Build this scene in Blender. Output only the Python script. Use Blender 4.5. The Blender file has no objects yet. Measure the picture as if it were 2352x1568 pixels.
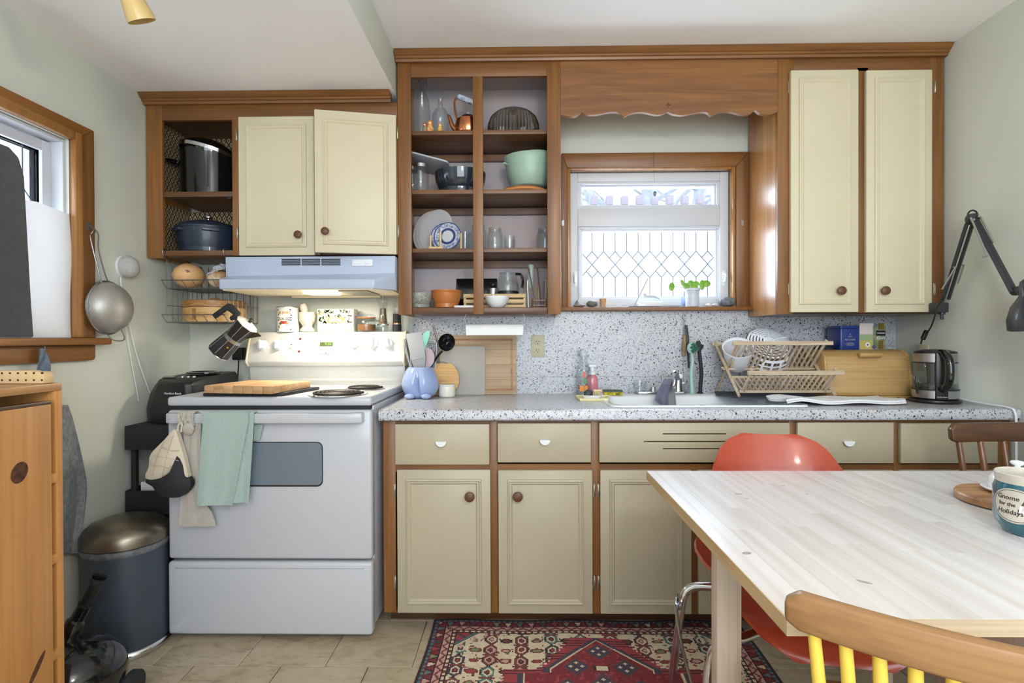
import bpy, bmesh, math, random
from mathutils import Vector, Matrix, noise
PI = math.pi; R = math.radians
sc = bpy.context.scene; COL = sc.collection
random.seed(7)
# ------------------------------------------------------------ camera
F = 1230.0; YAW = 0.0154; PIT = 0.0065; ROLL = 0.0035; CAM = Vector((0, 0, 1.14))
_fw = Vector((-math.sin(YAW)*math.cos(PIT), math.cos(YAW)*math.cos(PIT), -math.sin(PIT)))
_r = Vector((math.cos(YAW), math.sin(YAW), 0)); _u = _r.cross(_fw)
_rt = _r*math.cos(ROLL) - _u*math.sin(ROLL); _up = _u*math.cos(ROLL) + _r*math.sin(ROLL)
cd = bpy.data.cameras.new('camera'); cam = bpy.data.objects.new('camera', cd); COL.objects.link(cam)
cd.sensor_width = 36; cd.lens = F*36/2352; cd.clip_start = 0.02; cd.clip_end = 200
m3 = Matrix((_rt, _up, -_fw)).transposed(); m4 = m3.to_4x4(); m4.translation = CAM; cam.matrix_world = m4
sc.camera = cam
# ------------------------------------------------------------ colour management, world, lights
sc.view_settings.view_transform = 'Standard'; sc.view_settings.look = 'None'
sc.view_settings.gamma = 1; sc.view_settings.use_curve_mapping = False
sc.view_settings.exposure = 0.7
sc.cycles.use_denoising = True; sc.cycles.max_bounces = 10; sc.cycles.transparent_max_bounces = 24
sc.cycles.caustics_reflective = False; sc.cycles.caustics_refractive = False
w = bpy.data.worlds.new('overcast_sky'); sc.world = w; w.use_nodes = True
bg = w.node_tree.nodes['Background']; bg.inputs[0].default_value = (0.86, 0.93, 1.0, 1); bg.inputs[1].default_value = 1.5
def area(name, loc, rot, sx, sy, e, col, spread=180):
    l = bpy.data.lights.new(name, 'AREA'); l.shape = 'RECTANGLE'; l.size = sx; l.size_y = sy; l.energy = e; l.color = col
    l.spread = R(spread)
    o = bpy.data.objects.new(name, l); COL.objects.link(o); o.location = loc; o.rotation_euler = rot; return o
# daylight through the big window in the wall behind the camera, and through the two windows in view
area('daylight_front_window', (0.35, -1.66, 1.45), (R(90), 0, 0), 2.3, 1.5, 38, (0.80, 0.90, 1.0))
area('daylight_back_window', (0.63, 2.78, 1.62), (R(-90), 0, 0), 0.66, 0.55, 13, (0.82, 0.92, 1.0))
area('daylight_left_window', (-1.78, 1.5, 1.52), (0, R(-90), 0), 0.6, 0.8, 3, (0.92, 0.96, 1.0))
# added unseen globe lamp behind the camera, a guess at the main light
# (its globe glows: built at the end)
ADDED_GLOW = 52.0

# ------------------------------------------------------------ pixel -> place
def ray(u, v): return _fw + _rt*((u-1176)/F) - _up*((v-784)/F)
def Wy(u, v, Y): d = ray(u, v); return CAM + d*(Y/d.y)
def Wx(u, v, X): d = ray(u, v); return CAM + d*(X/d.x)
def Wz(u, v, Z): d = ray(u, v); return CAM + d*((Z-CAM.z)/d.z)
def PX(u, Y, v=776): return Wy(u, v, Y).x
def PZ(v, Y, u=1176): return Wy(u, v, Y).z
def V(*a): return Vector(a)

# ------------------------------------------------------------ mesh building
class MB:
    def __init__(s): s.v = []; s.f = []
    def n(s): return len(s.v)
    def add(s, vs, fs):
        k = len(s.v); s.v += [Vector(p) for p in vs]; s.f += [tuple(i+k for i in f) for f in fs]; return s
    def xf(s, M, start=0):
        for i in range(start, len(s.v)): s.v[i] = M @ s.v[i]
        return s
    def box(s, x0, y0, z0, x1, y1, z1):
        return s.add([(x0,y0,z0),(x1,y0,z0),(x1,y1,z0),(x0,y1,z0),(x0,y0,z1),(x1,y0,z1),(x1,y1,z1),(x0,y1,z1)],
                     [(0,3,2,1),(4,5,6,7),(0,1,5,4),(1,2,6,5),(2,3,7,6),(3,0,4,7)])
    def lathe(s, prof, c=(0,0,0), seg=24, sx=1.0, sy=1.0):
        vs = []; fs = []; rings = []
        for r, h in prof:
            if r < 1e-6: rings.append([len(vs)]); vs.append((c[0], c[1], c[2]+h))
            else:
                rings.append(list(range(len(vs), len(vs)+seg)))
                for i in range(seg):
                    a = 2*PI*i/seg; vs.append((c[0]+r*sx*math.cos(a), c[1]+r*sy*math.sin(a), c[2]+h))
        for A, B in zip(rings, rings[1:]):
            for i in range(seg):
                j = (i+1) % seg
                if len(A) == 1 and len(B) == 1: break
                if len(A) == 1: fs.append((A[0], B[j], B[i]))
                elif len(B) == 1: fs.append((A[i], A[j], B[0]))
                else: fs.append((A[i], A[j], B[j], B[i]))
        if len(rings[0]) > 1 and len(rings[-1]) > 1:
            A, B = rings[-1], rings[0]; fs += [(A[i], A[(i+1) % seg], B[(i+1) % seg], B[i]) for i in range(seg)]
        else:
            for ring, rev in ((rings[0], True), (rings[-1], False)):
                if len(ring) > 1: fs.append(tuple(reversed(ring)) if rev else tuple(ring))
        return s.add(vs, fs)
    def vessel(s, prof, th, c=(0,0,0), seg=28, sx=1.0, sy=1.0):
        """outer profile from bottom to rim, given a wall thickness and an inside"""
        ins = [(max(r-th, 0.0005), h) for r, h in prof if h > prof[0][1]+th]
        p = [(0, prof[0][1])] + list(prof) + list(reversed(ins)) + [(max(ins[0][0], .001), prof[0][1]+th), (0, prof[0][1]+th)]
        return s.lathe(p, c, seg, sx, sy)
    def tube(s, pts, r, seg=8, closed=False, cap=True, flat=1.0):
        pts = [Vector(p) for p in pts]; n = len(pts)
        rr = r if isinstance(r, (list, tuple)) else [r]*n
        T = []
        for i in range(n):
            a = pts[(i-1) % n] if (i > 0 or closed) else pts[i]; b = pts[(i+1) % n] if (i < n-1 or closed) else pts[i]
            t = b-a; T.append(t.normalized() if t.length > 1e-9 else Vector((0,0,1)))
        ref = Vector((0,0,1)) if abs(T[0].z) < .9 else Vector((1,0,0))
        N = (ref - T[0]*ref.dot(T[0])).normalized(); vs = []
        for i in range(n):
            N = (N - T[i]*N.dot(T[i])); N = N.normalized() if N.length > 1e-6 else T[i].orthogonal().normalized()
            B = T[i].cross(N)
            for k in range(seg):
                a = 2*PI*k/seg; vs.append(pts[i] + (N*math.cos(a) + B*math.sin(a)*flat)*rr[i])
        fs = []
        for i in range(n if closed else n-1):
            j = (i+1) % n
            for k in range(seg):
                l = (k+1) % seg; fs.append((i*seg+k, i*seg+l, j*seg+l, j*seg+k))
        if cap and not closed: fs += [tuple(reversed(range(seg))), tuple(range((n-1)*seg, n*seg))]
        return s.add(vs, fs)
    def prism(s, poly, a0, a1, axis='y'):
        n = len(poly)
        def pt(p, a): return (p[0], a, p[1]) if axis == 'y' else ((a, p[0], p[1]) if axis == 'x' else (p[0], p[1], a))
        vs = [pt(p, a0) for p in poly] + [pt(p, a1) for p in poly]
        fs = [tuple(range(n)), tuple(range(2*n-1, n-1, -1))] + [(i, n+i, n+(i+1) % n, (i+1) % n) for i in range(n)]
        return s.add(vs, fs)
    def ell(s, c, rx, ry, rz, seg=16, ring=10, fn=None):
        vs = []; fs = []
        for i in range(ring+1):
            th = PI*i/ring
            for j in range(seg):
                a = 2*PI*j/seg; d = Vector((math.sin(th)*math.cos(a), math.sin(th)*math.sin(a), math.cos(th)))
                k = fn(d) if fn else 1.0
                vs.append((c[0]+rx*d.x*k, c[1]+ry*d.y*k, c[2]+rz*d.z*k))
        for i in range(ring):
            for j in range(seg):
                l = (j+1) % seg; fs.append((i*seg+j, (i+1)*seg+j, (i+1)*seg+l, i*seg+l))
        return s.add(vs, fs)
    def grid(s, P, th):
        """P[i][j] points of a sheet; th its thickness"""
        m = len(P); n = len(P[0]); top = []; bot = []
        for i in range(m):
            for j in range(n):
                a = P[min(i+1, m-1)][j]-P[max(i-1, 0)][j]; b = P[i][min(j+1, n-1)]-P[i][max(j-1, 0)]
                nn = a.cross(b); nn = nn.normalized() if nn.length > 1e-12 else Vector((0,0,1))
                top.append(P[i][j]+nn*th/2); bot.append(P[i][j]-nn*th/2)
        k = m*n; fs = []
        for i in range(m-1):
            for j in range(n-1):
                a, b, c, d = i*n+j, i*n+j+1, (i+1)*n+j+1, (i+1)*n+j
                fs += [(a, d, c, b), (k+a, k+b, k+c, k+d)]
        rim = [j for j in range(n)] + [i*n+n-1 for i in range(1, m)] + [(m-1)*n+j for j in range(n-2, -1, -1)] + [i*n for i in range(m-2, 0, -1)]
        for a, b in zip(rim, rim[1:]+rim[:1]): fs.append((a, b, k+b, k+a))
        return s.add(top+bot, fs)

def rrect(x0, z0, x1, z1, r, n=5):
    out = []
    for cx, cz, a0 in ((x1-r, z1-r, 0), (x0+r, z1-r, 90), (x0+r, z0+r, 180), (x1-r, z0+r, 270)):
        for i in range(n+1):
            a = R(a0+90*i/n); out.append((cx+r*math.cos(a), cz+r*math.sin(a)))
    return out
def circ(cx, cz, r, n=24, rz=None): return [(cx+r*math.cos(2*PI*i/n), cz+(rz or r)*math.sin(2*PI*i/n)) for i in range(n)]
def smoothpath(pts, k=6):
    pts = [Vector(p) for p in pts]; out = []
    q = [pts[0]*2-pts[1]] + pts + [pts[-1]*2-pts[-2]]
    for i in range(1, len(q)-2):
        for j in range(k):
            t = j/k; a, b, c, d = q[i-1], q[i], q[i+1], q[i+2]
            out.append(.5*((2*b) + (c-a)*t + (2*a-5*b+4*c-d)*t*t + (3*b-a-3*c+d)*t**3))
    out.append(pts[-1]); return out

MATW = {}
def mesh_of(name, mb, bevel=0, seg=2, smooth=38, inv=None, fix=True):
    me = bpy.data.meshes.new(name)
    vs = mb.v if inv is None else [inv @ p for p in mb.v]
    me.from_pydata([tuple(p) for p in vs], [], mb.f)
    if bevel or fix:
        bm = bmesh.new(); bm.from_mesh(me); bmesh.ops.recalc_face_normals(bm, faces=bm.faces)
        if bevel:
            es = [e for e in bm.edges if len(e.link_faces) == 2 and e.calc_face_angle(0) > R(32)]
            if es: bmesh.ops.bevel(bm, geom=es, offset=bevel, segments=seg, affect='EDGES', profile=.5, clamp_overlap=True)
        bm.to_mesh(me); bm.free()
    me.polygons.foreach_set('use_smooth', [True]*len(me.polygons)); me.set_sharp_from_angle(angle=R(smooth)); me.update()
    return me
def tag(o, label=None, cat=None, group=None, kind=None):
    if label: o['label'] = label
    if cat: o['category'] = cat
    if group: o['group'] = group
    if kind: o['kind'] = kind
    return o
def thing(name, label, cat, loc, rotz=0, group=None, kind=None):
    o = bpy.data.objects.new(name, None); COL.objects.link(o); o.empty_display_size = .05
    o.location = loc; o.rotation_euler = (0, 0, rotz)
    MATW[o] = Matrix.Translation(Vector(loc)) @ Matrix.Rotation(rotz, 4, 'Z')
    return tag(o, label, cat, group, kind)
def part(name, mb, mat, parent, bevel=0, seg=2, smooth=38, local=False, label=None, kind=None, fix=True):
    inv = None if local else MATW[parent].inverted()
    o = bpy.data.objects.new(name, mesh_of(name, mb, bevel, seg, smooth, inv, fix)); COL.objects.link(o)
    o.data.materials.append(mat); o.parent = parent; MATW[o] = MATW[parent]
    return tag(o, label, None, None, kind)
def solo(name, mb, mat, label=None, cat=None, group=None, kind=None, bevel=0, seg=2, smooth=38, origin=None, fix=True):
    xs = [p.x for p in mb.v]; ys = [p.y for p in mb.v]; zs = [p.z for p in mb.v]
    c = Vector(origin) if origin else Vector(((min(xs)+max(xs))/2, (min(ys)+max(ys))/2, min(zs)))
    M = Matrix.Translation(c)
    o = bpy.data.objects.new(name, mesh_of(name, mb, bevel, seg, smooth, M.inverted(), fix)); COL.objects.link(o)
    o.location = c; o.data.materials.append(mat); MATW[o] = M
    return tag(o, label, cat, group, kind)
def struct(name, mb, mat, bevel=0, smooth=38, fix=True):
    return solo(name, mb, mat, kind='structure', bevel=bevel, smooth=smooth, origin=(0, 0, 0), fix=fix)
def copy_tree(o, parent=None):
    c = o.copy(); COL.objects.link(c); MATW[c] = MATW[o]
    if parent: c.parent = parent
    for ch in list(o.children): copy_tree(ch, c)
    return c
def rot_about(p, ang, axis): return Matrix.Translation(Vector(p)) @ Matrix.Rotation(ang, 4, axis) @ Matrix.Translation(-Vector(p))
_tc = {}
def text_mb(s, size, depth=.0006, align='CENTER', shear=0.0, bold=0.0):
    """flat lettering in the local XY plane, lifted by depth"""
    cu = bpy.data.curves.new('t', 'FONT'); cu.body = s; cu.size = size; cu.extrude = depth/2; cu.align_x = align; cu.align_y = 'CENTER'
    cu.shear = shear; cu.offset = bold; cu.resolution_u = 3
    o = bpy.data.objects.new('t', cu); COL.objects.link(o)
    bpy.context.view_layer.update()
    me = bpy.data.meshes.new_from_object(o.evaluated_get(bpy.context.evaluated_depsgraph_get()))
    mb = MB(); mb.add([v.co.copy() for v in me.vertices], [tuple(p.vertices) for p in me.polygons])
    bpy.data.objects.remove(o); bpy.data.curves.remove(cu); bpy.data.meshes.remove(me); return mb
def face_front(p, rotx=90): return Matrix.Translation(Vector(p)) @ Matrix.Rotation(R(rotx), 4, 'X')
# ------------------------------------------------------------ materials
def lin(c): return tuple(((x/255)/12.92 if x/255 <= .04045 else ((x/255+.055)/1.055)**2.4) for x in c[:3]) + (1,)
def _n(nt, t, **kw):
    n = nt.nodes.new(t)
    for k, v in kw.items(): setattr(n, k, v)
    return n
def _setup(name):
    m = bpy.data.materials.new(name); m.use_nodes = True; nt = m.node_tree; b = nt.nodes['Principled BSDF']; return m, nt, b
def _math(nt, op, a, b=None, clamp=False):
    n = nt.nodes.new('ShaderNodeMath'); n.operation = op; n.use_clamp = clamp
    for i, x in enumerate((a, b)):
        if x is None: continue
        if isinstance(x, (int, float)): n.inputs[i].default_value = x
        else: nt.links.new(x, n.inputs[i])
    return n.outputs[0]
def _mix(nt, fac, a, b, mode='MIX'):
    n = nt.nodes.new('ShaderNodeMix'); n.data_type = 'RGBA'; n.blend_type = mode
    for i, x in ((0, fac), (6, a), (7, b)):
        if isinstance(x, (int, float)): n.inputs[i].default_value = x
        elif isinstance(x, tuple): n.inputs[i].default_value = x
        else: nt.links.new(x, n.inputs[i])
    return n.outputs[2]
def _noise(nt, vec, scale, detail=3, dist=0, rough=.5):
    n = nt.nodes.new('ShaderNodeTexNoise'); n.inputs['Scale'].default_value = scale; n.inputs['Detail'].default_value = detail
    n.inputs['Distortion'].default_value = dist; n.inputs['Roughness'].default_value = rough
    if vec is not None: nt.links.new(vec, n.inputs['Vector'])
    return n
def _ramp(nt, fac, stops, const=False):
    n = nt.nodes.new('ShaderNodeValToRGB'); cr = n.color_ramp
    if const: cr.interpolation = 'CONSTANT'
    while len(cr.elements) < len(stops): cr.elements.new(.5)
    for e, (p, c) in zip(cr.elements, stops): e.position = p; e.color = c
    nt.links.new(fac, n.inputs[0]); return n.outputs[0]
def _bump(nt, b, h, strength, dist=.002):
    n = nt.nodes.new('ShaderNodeBump'); n.inputs['Strength'].default_value = strength; n.inputs['Distance'].default_value = dist
    nt.links.new(h, n.inputs['Height']); nt.links.new(n.outputs[0], b.inputs['Normal'])
def _obj(nt): return nt.nodes.new('ShaderNodeTexCoord').outputs['Object']
def _map(nt, vec, scale=(1,1,1), loc=None, rot=(0,0,0)):
    n = nt.nodes.new('ShaderNodeMapping'); n.inputs['Scale'].default_value = scale; n.inputs['Rotation'].default_value = rot
    nt.links.new(vec, n.inputs['Vector'])
    if loc is not None: nt.links.new(loc, n.inputs['Location'])
    return n.outputs[0]
def mat(name, c, rough=.5, metal=0.0, var=0, vscale=8, bump=0, bscale=60, spec=.5, coat=0, trans=0, ior=1.45, emis=0, sheen=0, sss=0, c2=None):
    m, nt, b = _setup(name); col = lin(c)
    b.inputs['Base Color'].default_value = col; b.inputs['Roughness'].default_value = rough; b.inputs['Metallic'].default_value = metal
    b.inputs['Specular IOR Level'].default_value = spec; b.inputs['Coat Weight'].default_value = coat; b.inputs['Coat Roughness'].default_value = .08
    b.inputs['Transmission Weight'].default_value = trans; b.inputs['IOR'].default_value = ior
    if sheen: b.inputs['Sheen Weight'].default_value = sheen
    if emis: b.inputs['Emission Color'].default_value = col; b.inputs['Emission Strength'].default_value = emis
    if var or bump: o = _obj(nt)
    if var:
        k = lin(c2) if c2 else tuple(x*(1-var) for x in col[:3])+(1,)
        nz = _noise(nt, o, vscale, 5, .2); f = _ramp(nt, nz.outputs[0], [(.35, (0,0,0,1)), (.68, (1,1,1,1))])
        nt.links.new(_mix(nt, f, col, k), b.inputs['Base Color'])
    if bump: _bump(nt, b, _noise(nt, o, bscale, 3).outputs[0], bump)
    return m
def wood(name, c1, c2, axis='z', scale=1.0, rough=.45, coat=.15, knots=False, contrast=1.0, tint=.12):
    """grain runs along the given axis"""
    m, nt, b = _setup(name); o = _obj(nt)
    oi = nt.nodes.new('ShaderNodeObjectInfo'); rnd = oi.outputs['Random']
    off = nt.nodes.new('ShaderNodeCombineXYZ')
    for i in range(3): nt.links.new(_math(nt, 'MULTIPLY', rnd, 7.3+i*3.1), off.inputs[i])
    s = {'x': (1.2, 16, 16), 'y': (16, 1.2, 16), 'z': (16, 16, 1.2)}[axis]
    v = _map(nt, o, tuple(q*scale for q in s), off.outputs[0])
    n1 = _noise(nt, v, 1.0, 4, 1.1, .55)
    v2 = _map(nt, o, tuple(q*scale*(7 if q > 2 else 2.2) for q in s), off.outputs[0])
    n2 = _noise(nt, v2, 1.0, 2, .2)
    lo = .5-.22/contrast; hi = .5+.22/contrast
    base = _ramp(nt, n1.outputs[0], [(lo, lin(c2)), (hi, lin(c1))])
    fine = _ramp(nt, n2.outputs[0], [(.34, (.74, .7, .66, 1)), (.6, (1, 1, 1, 1))])
    col = _mix(nt, .55, base, fine, 'MULTIPLY')
    if knots:
        vo = nt.nodes.new('ShaderNodeTexVoronoi'); vo.inputs['Scale'].default_value = 1.0
        nt.links.new(_map(nt, o, tuple((2.4 if q < 2 else 4.5)*scale for q in s), off.outputs[0]), vo.inputs['Vector'])
        k = _ramp(nt, vo.outputs['Distance'], [(.07, (1,1,1,1)), (.16, (0,0,0,1))])
        col = _mix(nt, _math(nt, 'MULTIPLY', k, .8), col, lin((88, 48, 22)))
    br = _math(nt, 'ADD', _math(nt, 'MULTIPLY', rnd, tint*2), 1-tint)
    cb = nt.nodes.new('ShaderNodeCombineXYZ')
    for i in range(3): nt.links.new(br, cb.inputs[i])
    col = _mix(nt, 1.0, col, cb.outputs[0], 'MULTIPLY')
    nt.links.new(col, b.inputs['Base Color']); b.inputs['Roughness'].default_value = rough; b.inputs['Coat Weight'].default_value = coat
    b.inputs['Coat Roughness'].default_value = .25
    _bump(nt, b, n2.outputs[0], .12, .001); return m
def terrazzo(name):
    m, nt, b = _setup(name); o = _obj(nt)
    nz = _noise(nt, o, 120, 2); d = nt.nodes.new('ShaderNodeVectorMath'); d.operation = 'SCALE'; d.inputs['Scale'].default_value = .012
    nt.links.new(nz.outputs['Color'], d.inputs[0]); a = nt.nodes.new('ShaderNodeVectorMath'); a.operation = 'ADD'
    nt.links.new(o, a.inputs[0]); nt.links.new(d.outputs[0], a.inputs[1])
    col = lin((196, 198, 204))
    cl = _noise(nt, o, 14, 3); col = _mix(nt, _math(nt, 'MULTIPLY', cl.outputs[0], .55), col, lin((182, 184, 192)))
    for sc_, thr, keep, stops in ((250, .95, .0, [(0, lin((150, 152, 162))), (.5, lin((172, 172, 178))), (.85, lin((120, 122, 132)))]),
                                  (150, .95, .3, [(0, lin((26, 27, 34))), (.72, lin((92, 94, 104))), (.86, lin((140, 108, 66)))]),
                                  (84, .85, .42, [(0, lin((18, 19, 26))), (.8, lin((70, 72, 84))), (.9, lin((132, 92, 44)))])):
        v = nt.nodes.new('ShaderNodeTexVoronoi'); v.distance = 'MANHATTAN'; v.inputs['Scale'].default_value = sc_
        nt.links.new(_map(nt, a.outputs[0], (1, 1, 1.0), None, (.5, .7, .3)), v.inputs['Vector'])
        s = nt.nodes.new('ShaderNodeSeparateColor'); nt.links.new(v.outputs['Color'], s.inputs[0])
        t = _math(nt, 'MULTIPLY', _math(nt, 'SUBTRACT', s.outputs[0], keep, True), thr)
        mk = _math(nt, 'LESS_THAN', v.outputs['Distance'], t)
        col = _mix(nt, mk, col, _ramp(nt, s.outputs[1], stops, True))
    nt.links.new(col, b.inputs['Base Color']); b.inputs['Roughness'].default_value = .28; return m
def diamonds(name):
    """old wallpaper lining: cream zigzag lozenges on brown"""
    m, nt, b = _setup(name); o = _obj(nt); s = nt.nodes.new('ShaderNodeSeparateXYZ'); nt.links.new(o, s.inputs[0])
    h = _math(nt, 'ADD', s.outputs[0], s.outputs[1])
    fx = _math(nt, 'ABSOLUTE', _math(nt, 'SUBTRACT', _math(nt, 'FRACT', _math(nt, 'MULTIPLY', h, 1/.024)), .5))
    fz = _math(nt, 'ABSOLUTE', _math(nt, 'SUBTRACT', _math(nt, 'FRACT', _math(nt, 'MULTIPLY', s.outputs[2], 1/.042)), .5))
    d = _math(nt, 'ADD', fx, fz)
    band = _math(nt, 'FRACT', _math(nt, 'MULTIPLY', d, 2.0))
    col = _ramp(nt, band, [(0, lin((92, 70, 34))), (.42, lin((205, 192, 160))), (.72, lin((64, 46, 22)))], True)
    nt.links.new(col, b.inputs['Base Color']); b.inputs['Roughness'].default_value = .8; return m
def glass(name, c=(250, 252, 252), gl=.1, tint=1.0):
    """thin clear glass: lets light straight through, reflects at grazing angles"""
    m, nt, b = _setup(name); nt.nodes.remove(b); out = nt.nodes['Material Output']
    tr = nt.nodes.new('ShaderNodeBsdfTransparent'); k = lin(c); tr.inputs[0].default_value = tuple(x*tint for x in k[:3])+(1,)
    g = nt.nodes.new('ShaderNodeBsdfGlossy'); g.inputs['Roughness'].default_value = .04
    lw = nt.nodes.new('ShaderNodeLayerWeight'); lw.inputs[0].default_value = .35
    f = _math(nt, 'ADD', _math(nt, 'MULTIPLY', .38, _math(nt, 'POWER', _math(nt, 'MULTIPLY', lw.outputs['Facing'], 1.0), 2.2)), gl*.35, True)
    mx = nt.nodes.new('ShaderNodeMixShader'); nt.links.new(f, mx.inputs[0]); nt.links.new(tr.outputs[0], mx.inputs[1]); nt.links.new(g.outputs[0], mx.inputs[2])
    nt.links.new(mx.outputs[0], out.inputs[0]); return m
def weave(name, c, c2, scale=260, bump=.5, rough=.95, diag=True, axis='xz'):
    m, nt, b = _setup(name); o = _obj(nt); s = nt.nodes.new('ShaderNodeSeparateXYZ'); nt.links.new(o, s.inputs[0])
    x, z = s.outputs[0], s.outputs[2]
    if diag: h = _math(nt, 'ADD', _math(nt, 'ABSOLUTE', _math(nt, 'SUBTRACT', _math(nt, 'FRACT', _math(nt, 'MULTIPLY', x, 17)), .5)), _math(nt, 'MULTIPLY', z, 0)); h = _math(nt, 'MULTIPLY', _math(nt, 'ADD', _math(nt, 'MULTIPLY', h, .06), z), scale/1.6)
    else: h = _math(nt, 'MULTIPLY', z, scale/7)
    w1 = _math(nt, 'SINE', _math(nt, 'MULTIPLY', h, 2*PI)); w2 = _math(nt, 'SINE', _math(nt, 'MULTIPLY', x, scale*4))
    hh = _math(nt, 'ADD', w1, _math(nt, 'MULTIPLY', w2, .4))
    f = _ramp(nt, _math(nt, 'ADD', _math(nt, 'MULTIPLY', hh, .35), .5), [(.1, lin(c2)), (.75, lin(c))])
    nz = _noise(nt, o, 9, 4); f = _mix(nt, _math(nt, 'MULTIPLY', nz.outputs[0], .22), f, lin(c2))
    nt.links.new(f, b.inputs['Base Color']); b.inputs['Roughness'].default_value = rough; b.inputs['Sheen Weight'].default_value = .25
    _bump(nt, b, hh, bump, .0015); return m
def vcol(name, rough=.95, bump=.6, bscale=500):
    m, nt, b = _setup(name); a = nt.nodes.new('ShaderNodeVertexColor'); a.layer_name = 'Col'
    nz = _noise(nt, _obj(nt), 60, 4)
    nt.links.new(_mix(nt, .5, a.outputs[0], _ramp(nt, nz.outputs[0], [(.3, (.7,.7,.7,1)), (.7, (1.15,1.15,1.15,1))]), 'MULTIPLY'), b.inputs['Base Color'])
    b.inputs['Roughness'].default_value = rough
    if bump: _bump(nt, b, _noise(nt, _obj(nt), bscale, 2).outputs[0], bump, .002)
    return m
def marble(name, c, c2, scale=14, rough=.4):
    m, nt, b = _setup(name); o = _obj(nt); nz = _noise(nt, o, scale, 8, 1.6, .62)
    nt.links.new(_ramp(nt, nz.outputs[0], [(.3, lin(c2)), (.52, lin(c)), (.7, lin(c)), (.85, lin(c2))]), b.inputs['Base Color'])
    b.inputs['Roughness'].default_value = rough; _bump(nt, b, nz.outputs[0], .15); return m

M_CEIL = mat('ceiling_paint', (250, 249, 249), .75, bump=.05, bscale=160)
M_WALL = mat('sage_wall_paint', (208, 211, 201), .55, var=.05, vscale=2.2, bump=.06, bscale=120)
M_SOFF = mat('blue_grey_paint', (150, 158, 158), .6)
M_WINW = mat('blue_grey_wall_paint', (146, 160, 164), .6, var=.06, vscale=3)
W_Z = wood('pine_trim_vertical', (146, 98, 48), (112, 71, 31), 'z')
W_X = wood('pine_trim_horizontal', (139, 92, 44), (107, 67, 30), 'x')
W_Y = wood('pine_trim_deep', (164, 112, 54), (127, 79, 33), 'y')
W_SH = wood('pine_shelf', (130, 90, 56), (84, 54, 30), 'x', knots=True)
W_GOLD = wood('golden_fir', (180, 130, 70), (146, 96, 46), 'z', rough=.32, coat=.4)
W_GOLDY = wood('golden_fir_deep', (184, 136, 78), (150, 102, 52), 'y', rough=.35, coat=.3)
W_VAL = wood('plywood_valance', (138, 92, 47), (113, 71, 34), 'x', scale=.9, contrast=1.6)
W_SIDE = wood('varnished_fir_side', (190, 136, 76), (152, 100, 50), 'z', rough=.3, coat=.4)
W_CREST = wood('pine_cabinet', (204, 150, 86), (184, 126, 64), 'z', scale=.7, rough=.5, knots=True)
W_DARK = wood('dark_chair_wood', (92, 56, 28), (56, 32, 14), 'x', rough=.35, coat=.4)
W_DARKZ = wood('dark_chair_spindle', (140, 92, 52), (92, 56, 28), 'z', rough=.35, coat=.4)
W_RAIL = wood('worn_oak_rail', (164, 124, 80), (130, 92, 54), 'x', rough=.5)
W_BIRCH = wood('birch_window_sheen', (226, 224, 225), (214, 210, 210), 'y', scale=.35, rough=.24, coat=.35, contrast=.55, tint=.045)  # table top whitened: the window's reflection is painted into the birch colour
W_BIRCHE = wood('birch_edge', (208, 192, 168), (190, 170, 142), 'x', rough=.5)
W_BIRCHZ = wood('birch_leg', (212, 196, 180), (192, 174, 156), 'z', rough=.5, tint=.04)
W_RACK = wood('grey_beech_rack', (214, 198, 174), (180, 158, 130), 'x', scale=2, rough=.7, coat=0)
W_BREAD = wood('bread_box_rubberwood', (198, 162, 106), (180, 142, 86), 'x', rough=.5)
W_BOARD = wood('maple_board', (206, 170, 126), (178, 134, 88), 'x', rough=.6, coat=0)
W_BOARD2 = wood('pale_cutting_board', (196, 174, 144), (164, 138, 108), 'x', rough=.65, coat=0)
W_BAMB = wood('bamboo', (224, 186, 122), (190, 140, 78), 'x', scale=2, rough=.55)
W_BAMBD = wood('bamboo_brown', (196, 148, 88), (140, 92, 48), 'x', scale=2, rough=.55)
W_PEG = mat('pale_peg_wood', (222, 190, 142), .6, var=.1)
W_KNOB = mat('walnut_knob', (104, 70, 50), .45, var=.3, vscale=60)
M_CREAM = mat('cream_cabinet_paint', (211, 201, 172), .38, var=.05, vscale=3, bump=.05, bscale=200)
M_CREAM_DIM = mat('cream_paint_dimmed', (179, 170, 147), .4, var=.06, vscale=3, bump=.05, bscale=200)  # same cream as above, darkened for the weaker light low in the room
M_PINK = mat('pinkish_cabinet_back', (188, 172, 168), .7, var=.3, vscale=6, c2=(178, 176, 186))
M_PAPER = diamonds('lozenge_wallpaper')
M_TERR = terrazzo('terrazzo_laminate')
M_ENAM = mat('white_enamel', (189, 192, 199), .28, coat=.3)
M_ENAMY = mat('cream_white_enamel', (214, 212, 204), .3, coat=.2)
M_HOOD = mat('hood_white', (180, 192, 214), .35, coat=.2)
M_HOODIN = mat('hood_underside', (226, 216, 190), .6)
M_BLK = mat('black_plastic', (26, 27, 29), .35)
M_BLKM = mat('matt_black', (34, 35, 38), .65)
M_BLKG = mat('gloss_black_enamel', (18, 18, 20), .12, coat=.5)
M_COIL = mat('burner_coil', (44, 42, 42), .55, .5)
M_CHR = mat('chrome', (210, 212, 216), .12, 1)
M_STEEL = mat('brushed_steel', (176, 178, 180), .32, 1)
M_DSTEEL = mat('dark_steel_wire', (138, 138, 140), .4, .9)
M_BRASS = mat('worn_brass', (190, 182, 162), .4, .9, var=.3, vscale=90)
M_WHITE = mat('white_plastic', (228, 231, 236), .35)
M_VINYL = mat('white_vinyl', (206, 210, 218), .4)
M_CER = mat('white_ceramic', (226, 230, 232), .18, coat=.5)
M_SINK = mat('sink_enamel', (222, 226, 230), .15, coat=.5)
M_GLASS = glass('clear_glass')
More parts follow.
